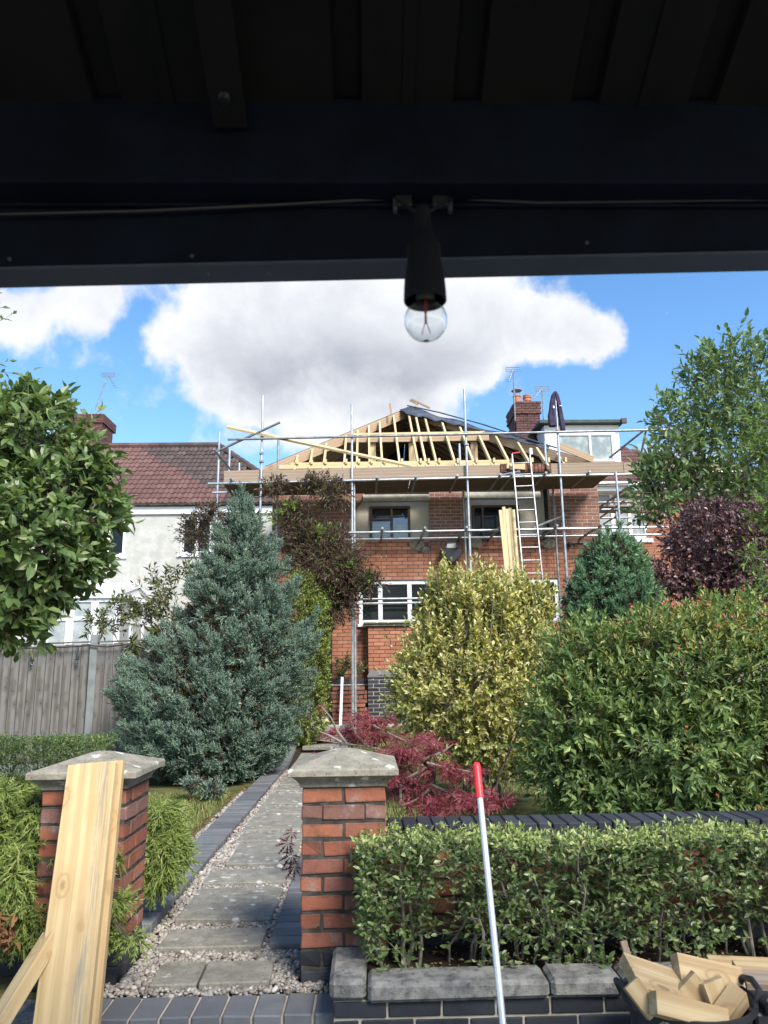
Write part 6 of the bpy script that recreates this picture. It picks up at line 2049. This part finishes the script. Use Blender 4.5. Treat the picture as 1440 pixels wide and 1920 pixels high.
for py, cx_, hw in ((1010, 450, 34), (1080, 450, 62), (1150, 450, 90), (1230, 425, 125), (1310, 405, 140), (1390, 395, 130)): core_c.append(px_blob(cx_, py, Yc_+.2, hw, 60))
plume_conifer('large blue green conifer with feathery plumes beside the garden path', (at(415, 1440, Yc_)[0], Yc_+.2, 0), pl_c, core_c, 225, .088, 'blue', 3, .11)
Yj = 9.9
pl_j = []
OUT = [(985, 1158, 1168), (1020, 1115, 1185), (1060, 1080, 1212), (1100, 1065, 1225), (1160, 1055, 1235), (1200, 1055, 1235)]
oy = [q[0] for q in OUT]
for k in range(120):
    py = 995+200*rr.random()**.7
    l_, r_ = np.interp(py, oy, [q[1] for q in OUT]), np.interp(py, oy, [q[2] for q in OUT])
    cx_, hw = (l_+r_)/2, (r_-l_)/2
    a_ = rr.uniform(-math.pi-.2, .2)
    c = at(cx_, py, Yj)
    s_ = (Yj*math.cos(PITCH)+(c[2]-H)*math.sin(PITCH))/FPX
    f_ = rr.choice((1.0, .92, .8))
    pl_j.append((c+np.array([math.cos(a_)*hw*s_*f_, math.sin(a_)*hw*s_*f_*.9, 0]), (math.cos(a_)*.7, math.sin(a_)*.6, rr.uniform(.8, 1.4)), rr.uniform(.3, .5), rr.uniform(.08, .12)))
for px, py in ((1163, 978), (1125, 1000), (1200, 1028), (1085, 1055), (1215, 1065), (1140, 990)): pl_j.append((at(px, py, Yj-.1), (.05, -.1, 1), .4, .07))
plume_conifer('small mid green conifer between the golden shrub and the purple tree', (at(1150, 1350, Yj)[0], Yj+.1, .05), pl_j, [px_blob(1150, 1065, Yj+.15, 50, 45), px_blob(1148, 1130, Yj+.15, 75, 60), px_blob(1150, 1230, Yj+.1, 80, 90)], 215, .095, 'juniper', 21, .07)
conifer('low blue juniper tuft at the foot of the large conifer by the kerb', (at(560, 1420, 9.0)[0]-.55, 8.9, 0), [px_blob(395, 1478, 8.9, 18, 12), px_blob(360, 1470, 9.0, 16, 12)], 420, .10, 'blue', 31, brown=.05, trunk=0, name='juniper_shrub')

# yellow green clipped column by the path
t = thing('columnar_shrub', 'yellow green clipped columnar shrub between the blue conifer and the brick wall', 'shrub', (at(575, 1395, 13.3)[0], 13.4, .1))
bl = [px_blob(575, 1330, 13.3, 38, 70), px_blob(580, 1250, 13.3, 36, 80), px_blob(572, 1170, 13.4, 40, 70), px_blob(566, 1110, 13.5, 26, 40), px_blob(600, 1180, 13.4, 16, 55)]
P, D = crown_points(bl, 1500, .35, .8)
D = unit(D+np.array([0, 0, .5])+rng.normal(0, .3, D.shape)); P0 = P-D*.06
PP, X, N = along(P0, D, .14, 8)
foliage(t, tmpl_small(.5), PP, X, N, .052*rng.uniform(.7, 1.2, len(PP)), 'column')
V, F = twig_mesh(P0, D, .13, .003); add_np('twig', t, V, F, M['bark'])['kind'] = 'stuff'
limbs(t, (at(575, 1395, 13.3)[0], 13.35, .1), [b[:3] for b in bl], .05, M['bark'])
conifer('brown dead columnar conifer against the dark gate post', (at(603, 1330, 14.1)[0], 14.1, .25), [px_blob(603, 1290, 14.1, 12, 35), px_blob(604, 1250, 14.1, 12, 30), px_blob(602, 1320, 14.1, 10, 18)], 900, .11, 'brownshoot', 41, brown=0, updir=.9, name='dead_conifer', trunk=.03)

# --- golden variegated privet
Yg = 8.4
t = thing('golden_shrub', 'tall golden variegated privet shrub in front of the brick house', 'shrub', (at(905, 1500, Yg)[0], Yg, 0))
bl = [px_blob(890, 1290, Yg, 132, 105), px_blob(870, 1215, Yg, 85, 70), px_blob(945, 1215, Yg, 85, 65), px_blob(815, 1165, Yg+.1, 22, 60), px_blob(845, 1120, Yg-.1, 22, 62), px_blob(905, 1125, Yg+.05, 24, 60), px_blob(940, 1140, Yg-.25, 22, 50), px_blob(968, 1130, Yg+.1, 22, 55), px_blob(1010, 1150, Yg, 24, 52), px_blob(875, 1135, Yg-.3, 20, 45), px_blob(795, 1215, Yg-.1, 20, 50), px_blob(900, 1380, Yg, 115, 85), px_blob(820, 1300, Yg-.1, 75, 85), px_blob(970, 1300, Yg-.1, 75, 120), px_blob(950, 1420, Yg-.2, 70, 60), px_blob(785, 1250, Yg, 30, 45), px_blob(1000, 1230, Yg, 50, 60), px_blob(1000, 1340, Yg, 50, 100), px_blob(930, 1460, Yg-.1, 90, 45), px_blob(780, 1310, Yg, 45, 60)]
P, D = crown_points(bl, 2300, .40, .82, .35)
up_ = np.clip((P[:, 2]-.9)/1.2, 0, 1)
D = unit(D*(1-.45*up_)[:, None]+np.array([0, 0, 1])*(.25+.85*up_)[:, None]+rng.normal(0, .22, D.shape))
Ls = rng.uniform(.12, .30, len(P))
tips = [(848, 1035), (830, 1085), (905, 1055), (938, 1070), (968, 1075), (800, 1063 + 30), (952, 1060), (1005, 1085), (780, 1125), (870, 1075), (888, 1065), (745, 1180), (735, 1235), (1025, 1100), (918, 1085), (985, 1095), (812, 1110), (760, 1150)]
Pt = np.array([at(x_+random.uniform(-3, 3), y_+48, Yg+random.uniform(-.3, .3)) for x_, y_ in tips]); Dt = unit(np.column_stack([rng.normal(0, .10, len(tips)), rng.normal(0, .1, len(tips)), np.ones(len(tips))]))
Dt[11] = unit(np.array([-.5, 0, .8])); Dt[12] = unit(np.array([-.7, 0, .7]))
hi = np.where((P[:, 2] > 1.6) & (D[:, 2] > .5))[0]
hi = rng.choice(hi, min(240, len(hi)), replace=False)
Pu = P[hi]+np.array([0, 0, .05]); Du = unit(D[hi]*.25+np.array([0, 0, 1])+rng.normal(0, .13, (len(hi), 3)))
P = np.vstack([P, Pt, Pu]); D = np.vstack([D, Dt, Du]); Ls = np.concatenate([Ls, np.full(len(tips), .36), rng.uniform(.25, .5, len(hi))])
P0 = P-D*(Ls*.4)[:, None]
PP, X, N = along(P0, D, Ls, 11, spread=.95, up_w=.3, jit=.25)
foliage(t, tmpl_leaf(.48, .12, .12), PP, X, N, .058*rng.uniform(.7, 1.2, len(PP)), 'golden', 290)
V, F = twig_mesh(P0-D*.1, D, Ls+.1, .0035); add_np('twig', t, V, F, M['bark_grey'])['kind'] = 'stuff'
inner_leaves(t, bl, 1500, .05, 'golden', .74)
mb = MB()
for i in range(26):
    b0 = np.array([at(905, 1500, Yg)[0]+random.gauss(0, .12), Yg+random.gauss(0, .1), -.03])
    q = np.array(random.choice(bl)[:3])+np.array([random.gauss(0, .25), random.gauss(0, .2), random.gauss(0, .2)])
    mb.tube([b0, b0+(q-b0)*.35+np.array([0, 0, .15]), b0+(q-b0)*.7+np.array([0, 0, .1]), q], [.013, .010, .008, .004], 6)
mb.build('stem', M['bark_grey'], t, smooth=True)

# --- berried hypericum
Yh = 6.3
t = thing('berried_shrub', 'large spreading green shrub with red brown berries behind the low wall', 'shrub', (at(1240, 1520, Yh)[0], Yh, 0))
bl = [px_blob(1160, 1330, Yh, 125, 100), px_blob(1300, 1270, Yh, 165, 115), px_blob(1430, 1270, Yh, 150, 130), px_blob(1080, 1350, Yh-.1, 85, 80), px_blob(1250, 1400, Yh-.25, 150, 80), px_blob(1400, 1400, Yh-.2, 140, 90), px_blob(1150, 1235, Yh+.1, 70, 50), px_blob(1075, 1290, Yh, 50, 60), px_blob(1095, 1215, Yh+.1, 60, 48), px_blob(1055, 1240, Yh+.1, 35, 40), px_blob(1240, 1195, Yh, 80, 45), px_blob(1370, 1175, Yh, 105, 45), px_blob(1150, 1440, Yh-.1, 100, 60), px_blob(1560, 1300, Yh, 120, 160), px_blob(1050, 1430, Yh-.1, 60, 60), px_blob(1180, 1490, Yh-.1, 150, 40), px_blob(1360, 1490, Yh-.1, 150, 40)]
P, D = crown_points(bl, 2300, .42, .84, .18)
hgt = np.clip((P[:, 2]-.9)/.9, 0, 1)
D = unit(D+np.array([0, 0, 1])*(.05+.75*hgt)[:, None]+rng.normal(0, .28, D.shape))
Ls = rng.uniform(.16, .34, len(P)); P0 = P-D*(Ls*.5)[:, None]
PP, X, N = along(P0, D, Ls, 12, spread=1.05, up_w=.8, jit=.25, droop=.10)
S_ = .073*rng.uniform(.4, 1.3, len(PP))
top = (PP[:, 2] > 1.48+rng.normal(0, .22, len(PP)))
TH = tmpl_leaf(.34, .07, .14)
foliage(t, TH, PP[~top], X[~top], N[~top], S_[~top], 'hyper', 290)
foliage(t, tmpl_small(.36, .07), PP[top], X[top], N[top], S_[top]*.8, 'hyper_top', 0, name='top_leaves')  # yellower, lighter leaves towards the top of the shrub
V, F = twig_mesh(P0-D*.1, D, Ls+.1, .003, .08); add_np('twig', t, V, F, M['bark'])['kind'] = 'stuff'
# berry capsules and flower buds at the shoot ends
e = P0+D*Ls[:, None]*1.05
ok = rng.random(len(e)) < np.where(e[:, 2] > 1.50, .28, .04)
bm = bmesh.new(); bmesh.ops.create_icosphere(bm, subdivisions=1, radius=.5)
TI = (np.array([v_.co[:] for v_ in bm.verts])*np.array([1.3, 1, 1]), np.array([[v_.index for v_ in f.verts] for f in bm.faces])); bm.free()
eb = np.repeat(e[ok], 3, 0)+rng.normal(0, .018, (ok.sum()*3, 3))
V, F = scatter(TI, eb, unit(rng.normal(size=eb.shape)), unit(rng.normal(size=eb.shape)), rng.uniform(.013, .024, len(eb)))
o = add_np('berry', t, V, F, LM['berry']); o['kind'] = 'stuff'
ok2 = rng.random(len(e)) < .10
eb = np.repeat(e[ok2], 3, 0)+rng.normal(0, .02, (ok2.sum()*3, 3))
V, F = scatter(TI, eb, unit(rng.normal(size=eb.shape)), unit(rng.normal(size=eb.shape)), rng.uniform(.008, .014, len(eb)))
o = add_np('flower_bud', t, V, F, LM['golden']); o['kind'] = 'stuff'
inner_leaves(t, bl, 2000, .07, 'hyper', .76)
mb = MB()
for i in range(46):
    b0 = np.array([at(1240, 1520, Yh)[0]+random.gauss(0, .55), Yh+random.gauss(0, .25), -.03])
    q = np.array(random.choice(bl)[:3])+np.array([random.gauss(0, .3), random.gauss(0, .25), random.gauss(0, .2)])
    mb.tube([b0, b0+(q-b0)*.35+np.array([0, 0, .15]), b0+(q-b0)*.7+np.array([0, 0, .1]), q], [.011, .009, .007, .003], 6)
mb.build('stem', M['bark'], t, smooth=True)

# --- red cut-leaved maple, spreading behind the gate pillar
Yk = 5.0
t = thing('japanese_maple', 'low spreading red laceleaf maple hanging round the gate pillar cap', 'maple', (at(800, 1500, Yk)[0], Yk, .0))
base = np.array([at(800, 1515, Yk)[0], Yk, -.02])
bl = [px_blob(690, 1375, Yk, 55, 22), px_blob(760, 1400, Yk-.1, 60, 28), px_blob(810, 1395, Yk, 40, 22), px_blob(735, 1440, Yk, 70, 26), px_blob(840, 1445, Yk-.1, 45, 18), px_blob(880, 1450, Yk-.1, 30, 12), px_blob(700, 1475, 4.25, 26, 16), px_blob(870, 1505, Yk-.2, 60, 16), px_blob(800, 1515, Yk-.2, 50, 18), px_blob(920, 1500, Yk-.1, 35, 14), px_blob(640, 1380, Yk, 22, 12), px_blob(700, 1350, Yk, 40, 10), px_blob(770, 1475, Yk, 45, 18)]
P, D = crown_points(bl, 520, .8, .5, .05)
D = unit(D*np.array([1, 1, .4])+np.array([0, 0, -.15])+rng.normal(0, .35, D.shape))
S_ = rng.uniform(.055, .095, len(P))
extra = [((547, 1603), 4.62, .11), ((540, 1580), 4.62, .09), ((553, 1625), 4.6, .09), ((606, 1325), 5.0, .06), ((650, 1338), 5.0, .055), ((604, 1372), 5.0, .07), ((590, 1412), 4.9, .05), ((548, 1560), 4.66, .07)]
P = np.vstack([P]+[[at(*q, Y_)] for q, Y_, s_ in extra]); D = np.vstack([D]+[[(-.6, -.3, -.6)] for _ in extra]); S_ = np.concatenate([S_, [s_ for _, _, s_ in extra]])
N = unit(np.array([0, -.35, 1.0])+rng.normal(0, .35, P.shape))
V, F = scatter(tmpl_maple(), P, D, N, S_)
add_np('crown', t, V, F, LM['red'])
mb = MB()
trk = [base, at(806, 1480, Yk), at(812, 1445, Yk), at(790, 1420, Yk)]
mb.tube(trk, [.035, .030, .024, .018], 8); mb.build('trunk', M['bark_red'], t, smooth=True)
mb = MB()
for px_ in [[(790, 1420), (740, 1412), (690, 1400), (650, 1395), (600, 1388)], [(790, 1422), (735, 1425), (700, 1412), (660, 1405)], [(650, 1395), (632, 1370), (620, 1345), (603, 1325)], [(690, 1400), (668, 1378), (655, 1345)], [(800, 1430), (840, 1440), (890, 1448)], [(806, 1470), (850, 1490), (920, 1500)], [(800, 1440), (760, 1460), (705, 1475)], [(640, 1392), (615, 1378), (600, 1372)], [(790, 1420), (770, 1395), (700, 1360)], [(806, 1480), (780, 1500), (745, 1515)], [(750, 1470), (752, 1500), (747, 1518)], [(790, 1425), (830, 1410), (850, 1395)]]:
    pts = [at(*q, Yk-.08) for q in px_]
    mb.tube(pts, list(np.linspace(.011, .003, len(pts))), 6)
mb.build('branch', M['bark_grey'], t, smooth=True)

# --- green cut-leaved maple round the other pillar
def lace(label, base, blobs, n, size, extra=()):
    t = thing('japanese_maple', label, 'maple', base)
    P, D = crown_points(blobs, n, .7, .6, .0)
    D = unit(D*np.array([1, 1, .3])+np.array([0, 0, -.55])+rng.normal(0, .3, D.shape))
    N = unit(np.array([0, -.55, .9])+rng.normal(0, .4, P.shape))
    V, F = scatter(tmpl_maple(), P, D, N, size*rng.uniform(.7, 1.25, len(P)))
    add_np('crown', t, V, F, LM['lace'])
    mb = MB()
    base = np.array(base, float)
    for b in blobs:
        q = np.array(b[:3])
        for _ in range(3):
            qq = q+np.array([random.gauss(0, b[3]*.5), random.gauss(0, b[4]*.4), random.gauss(0, b[5]*.4)])
            mid = base+(qq-base)*.5+np.array([0, 0, .25])
            mb.tube([base, mid, qq], [.012, .007, .003], 6)
    mb.build('branch', M['bark'], t, smooth=True)
    return t


lace('feathery yellow green laceleaf maple spilling over the low wall end beside the planks', (-1.95, 4.45, 0), [px_blob(20, 1500, 4.1, 60, 45), px_blob(60, 1580, 4.0, 60, 50), px_blob(10, 1640, 3.95, 70, 60), px_blob(60, 1700, 3.9, 50, 55), px_blob(-40, 1560, 4.1, 80, 90), px_blob(20, 1740, 3.85, 40, 35), px_blob(65, 1530, 4.0, 35, 30)], 620, .125)
lace('feathery green laceleaf maple drooping over the kerb behind the brick pillar', (-1.55, 4.75, 0), [px_blob(305, 1530, 4.75, 32, 30), px_blob(315, 1590, 4.7, 40, 45), px_blob(300, 1640, 4.6, 32, 32), px_blob(270, 1560, 4.8, 40, 50)], 330, .12)
lace('few green fern like sprays in front of the brick pillar base beside the plank', (-1.42, 3.80, 0), [px_blob(208, 1610, 3.78, 12, 12), px_blob(215, 1690, 3.76, 22, 16), px_blob(200, 1740, 3.76, 20, 30), px_blob(240, 1755, 3.74, 18, 12)], 42, .10)
t = thing('dry_plant', 'clump of curled dry brown leaves at the foot of the laceleaf maple', 'plant', at(15, 1760, 3.75))
P, D = crown_points([px_blob(12, 1750, 3.75, 26, 30), px_blob(-20, 1745, 3.75, 30, 30)], 110, .9, .3)
V, F = scatter(tmpl_leaf(.5, .2, .4), P, unit(rng.normal(size=P.shape)), unit(rng.normal(size=P.shape)), .05*rng.uniform(.6, 1.3, len(P)))
add_np('leaves', t, V, F, LM['dry'])

# --- clipped privet hedge in the raised bed
t = thing('hedge', 'clipped privet hedge with bare stems in front of the low brick wall', 'hedge', (1.5, 3.7, .09))
x0h, x1h = -.035, 2.9
def htop(x): return .655+.012*np.sin(x*5)+.008*np.sin(x*13)-.006*x
stems = []
x = .03
mb = MB()
sh_P, sh_D = [], []
while x < x1h:
    for _ in range(random.choice((1, 2, 2, 3))):
        b0 = np.array([x+random.gauss(0, .02), 3.74+random.gauss(0, .05), .07])
        tx = x+random.gauss(0, .13)
        tp = np.array([tx, 3.70+random.gauss(0, .07), float(htop(tx))-.03])
        pts = [b0+(tp-b0)*s_+np.array([random.gauss(0, .014), random.gauss(0, .012), 0])*(0 < s_ < 1) for s_ in np.linspace(0, 1, 7)]
        mb.tube(pts, list(np.linspace(random.uniform(.006, .012), .003, 7)), 6)
        for j in range(38):
            s_ = random.uniform(.12, 1)**.8
            k = min(int(s_*6), 5); p = pts[k]+(pts[k+1]-pts[k])*(s_*6-k)
            a = random.uniform(0, 6.28)
            sh_P.append(p); sh_D.append((math.cos(a), math.sin(a)*.9-.15, random.uniform(.0, .7)))
    x += random.uniform(.07, .13)
mb.build('stem', M['bark_grey'], t, smooth=True)
P = np.array(sh_P); D = unit(np.array(sh_D)); Ls = rng.uniform(.05, .16, len(P))
# leafy end face and dense sheared top
n = 1500
Pt = np.column_stack([rng.uniform(x0h, x1h, n), rng.uniform(3.54, 3.88, n), np.zeros(n)]); Pt[:, 2] = htop(Pt[:, 0])-rng.uniform(.0, .10, n)**1.0
Dt = unit(np.column_stack([rng.normal(0, .5, n), rng.normal(-.1, .5, n), rng.uniform(.2, 1, n)]))
n2 = 260
Pe = np.column_stack([rng.uniform(x0h, .06, n2), rng.uniform(3.54, 3.86, n2), rng.uniform(.16, .66, n2)]); De = unit(np.column_stack([rng.uniform(-1, .2, n2), rng.normal(-.3, .6, n2), rng.uniform(0, .7, n2)]))
n3 = 1250
Pf = np.column_stack([rng.uniform(x0h, x1h, n3), rng.uniform(3.53, 3.62, n3), .11+.54*rng.random(n3)**1.0]); Df = unit(np.column_stack([rng.normal(0, .7, n3), rng.uniform(-1, 0, n3), rng.uniform(0, .8, n3)]))
hole = np.sin(Pf[:, 0]*9+Pf[:, 2]*7)+np.sin(Pf[:, 0]*4.3-Pf[:, 2]*11) > -.55
Pf, Df = Pf[hole], Df[hole]
P = np.vstack([P, Pt, Pe, Pf]); D = np.vstack([D, Dt, De, Df]); Ls = np.concatenate([Ls, rng.uniform(.03, .06, n), rng.uniform(.04, .1, n2), rng.uniform(.04, .12, len(Pf))])
P1 = P+D*Ls[:, None]
inb = (P1[:, 1] > 3.50) & (P1[:, 1] < 3.93) & (P1[:, 2] < htop(P1[:, 0])+.012) & (P1[:, 0] > x0h-.03)
P, D, Ls = P[inb], D[inb], Ls[inb]
PP, X, N = along(P, D, Ls, 6, spread=.95, up_w=.7, jit=.4)
S_ = .0325*rng.uniform(.6, 1.25, len(PP))
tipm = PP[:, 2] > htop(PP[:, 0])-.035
TPv = tmpl_leaf(.52, .07, .06)
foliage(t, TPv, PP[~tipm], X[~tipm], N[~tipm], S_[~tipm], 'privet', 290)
foliage(t, tmpl_small(.5, .08), PP[tipm], X[tipm], N[tipm], S_[tipm]*.85, 'privet_lit_top', 0, name='clipped_top')
V, F = twig_mesh(P, D, Ls, .0018); add_np('twig', t, V, F, M['bark_grey'])['kind'] = 'stuff'

# --- small hedge at the foot of the fence
Yq = 8.9
xa, xb = at(-120, 1400, Yq)[0], at(195, 1400, Yq)[0]
zt_ = at(80, 1384, Yq)[2]
t = thing('hedge', 'small dark clipped box hedge at the foot of the grey fence', 'hedge', ((xa+xb)/2, Yq+.2, 0))
n = 2300
P = np.column_stack([rng.uniform(xa, xb, n), Yq+.4*rng.random(n), .12+(zt_-.14)*rng.random(n)**.6])
D = unit(np.column_stack([rng.normal(0, .6, n), rng.normal(-.3, .5, n), rng.uniform(.1, 1, n)]))
PP, X, N = along(P, D, .06, 6)
foliage(t, tmpl_small(.5), PP, X, N, .032*rng.uniform(.7, 1.2, len(PP)), 'hyper')
V, F = twig_mesh(np.column_stack([rng.uniform(xa, xb, 160), rng.uniform(Yq+.1, Yq+.3, 160), np.full(160, -.03)]), unit(np.column_stack([rng.normal(0, .2, 160), rng.normal(0, .1, 160), np.ones(160)])), .5, .004)
add_np('stem', t, V, F, M['bark_grey'])

# --- plants in the terrace planter
broad_tree('planter_shrub', 'small sparse grey green shrub growing in the planter behind the poles', 'shrub', (-.45, 15.75, 1.1), [px_blob(648, 1245, 15.7, 22, 18), px_blob(668, 1255, 15.6, 20, 10), px_blob(640, 1265, 15.6, 20, 8)], 70, 7, .18, .075, 'rhodo', 0, tmpl_small(.4), M['bark'], .012, updir=.5, shell=.9)

# --- grass
def grass(x0, x1, y0, y1, n, h, keepf=None):
    P = np.column_stack([rng.uniform(x0, x1, n), rng.uniform(y0, y1, n), np.zeros(n)])
    if keepf is not None: P = P[keepf(P)]
    P[:, 2] = np.array([gz(q) for q in P[:, 1]])-.036
    n = len(P)
    a = rng.uniform(0, 6.28, n); lean = rng.uniform(.1, .6, n); hh = h*rng.uniform(.5, 1.3, n)
    d = np.column_stack([np.cos(a)*lean, np.sin(a)*lean, np.ones(n)])
    s_ = np.column_stack([-np.sin(a), np.cos(a), np.zeros(n)])*(.0022+.0006*P[:, 1:2])*.6
    mid = P+d*hh[:, None]*.55
    tip = P+d*hh[:, None]*np.array([1.5, 1.5, .95])
    V = np.stack([P-s_, P+s_, mid+s_*.7, mid-s_*.7, tip], 1)
    F = np.array([(0, 1, 2), (0, 2, 3), (3, 2, 4)])[None]+(np.arange(n)*5)[:, None, None]
    return V.reshape(-1, 3), F.reshape(-1, 3)


Vs, Fs, b = [], [], 0
for args in ((-3.0, -1.62, 5.0, 9.5, 26000, .06, lambda P: P[:, 0] < -1.56+.05*np.sin(P[:, 1]*9)), (-.2, 1.4, 4.6, 9.0, 22000, .055, None), (-.2, 3.5, 9, 14, 7000, .06, None), (-4.8, -3, 6.5, 8.8, 5000, .07, None), (1.4, 3.2, 4.5, 6, 5000, .05, None)):
    V, F = grass(*args); Vs.append(V); Fs.append(F+b); b += len(V)
o = link('grass', np_mesh('grass', np.vstack(Vs), np.vstack(Fs), LM['grass']), None, (0, 0, 0))
tag(o, 'patchy dry lawn grass on either side of the path', kind='stuff')
# fallen leaves and crumbs along the lawn edge
n = 900
P = np.column_stack([rng.uniform(-1.62, -1.46, n), rng.uniform(4.8, 10, n), rng.uniform(-.03, -.01, n)])
P[::3, 0] = rng.uniform(-1.22, -1.16, len(P[::3])); P[::3, 2] = .0; P[::3, 1] = rng.uniform(6, 13, len(P[::3]))
V, F = scatter(tmpl_small(.6, .15), P, unit(rng.normal(size=P.shape)), unit(rng.normal(0, .5, P.shape)+np.array([0, 0, 1])), rng.uniform(.012, .035, n))
o = link('leaf_litter', np_mesh('leaf_litter', V, F, LM['dry']), None, (0, 0, 0)); tag(o, 'fallen brown leaves along the kerb and gravel edge', kind='stuff')
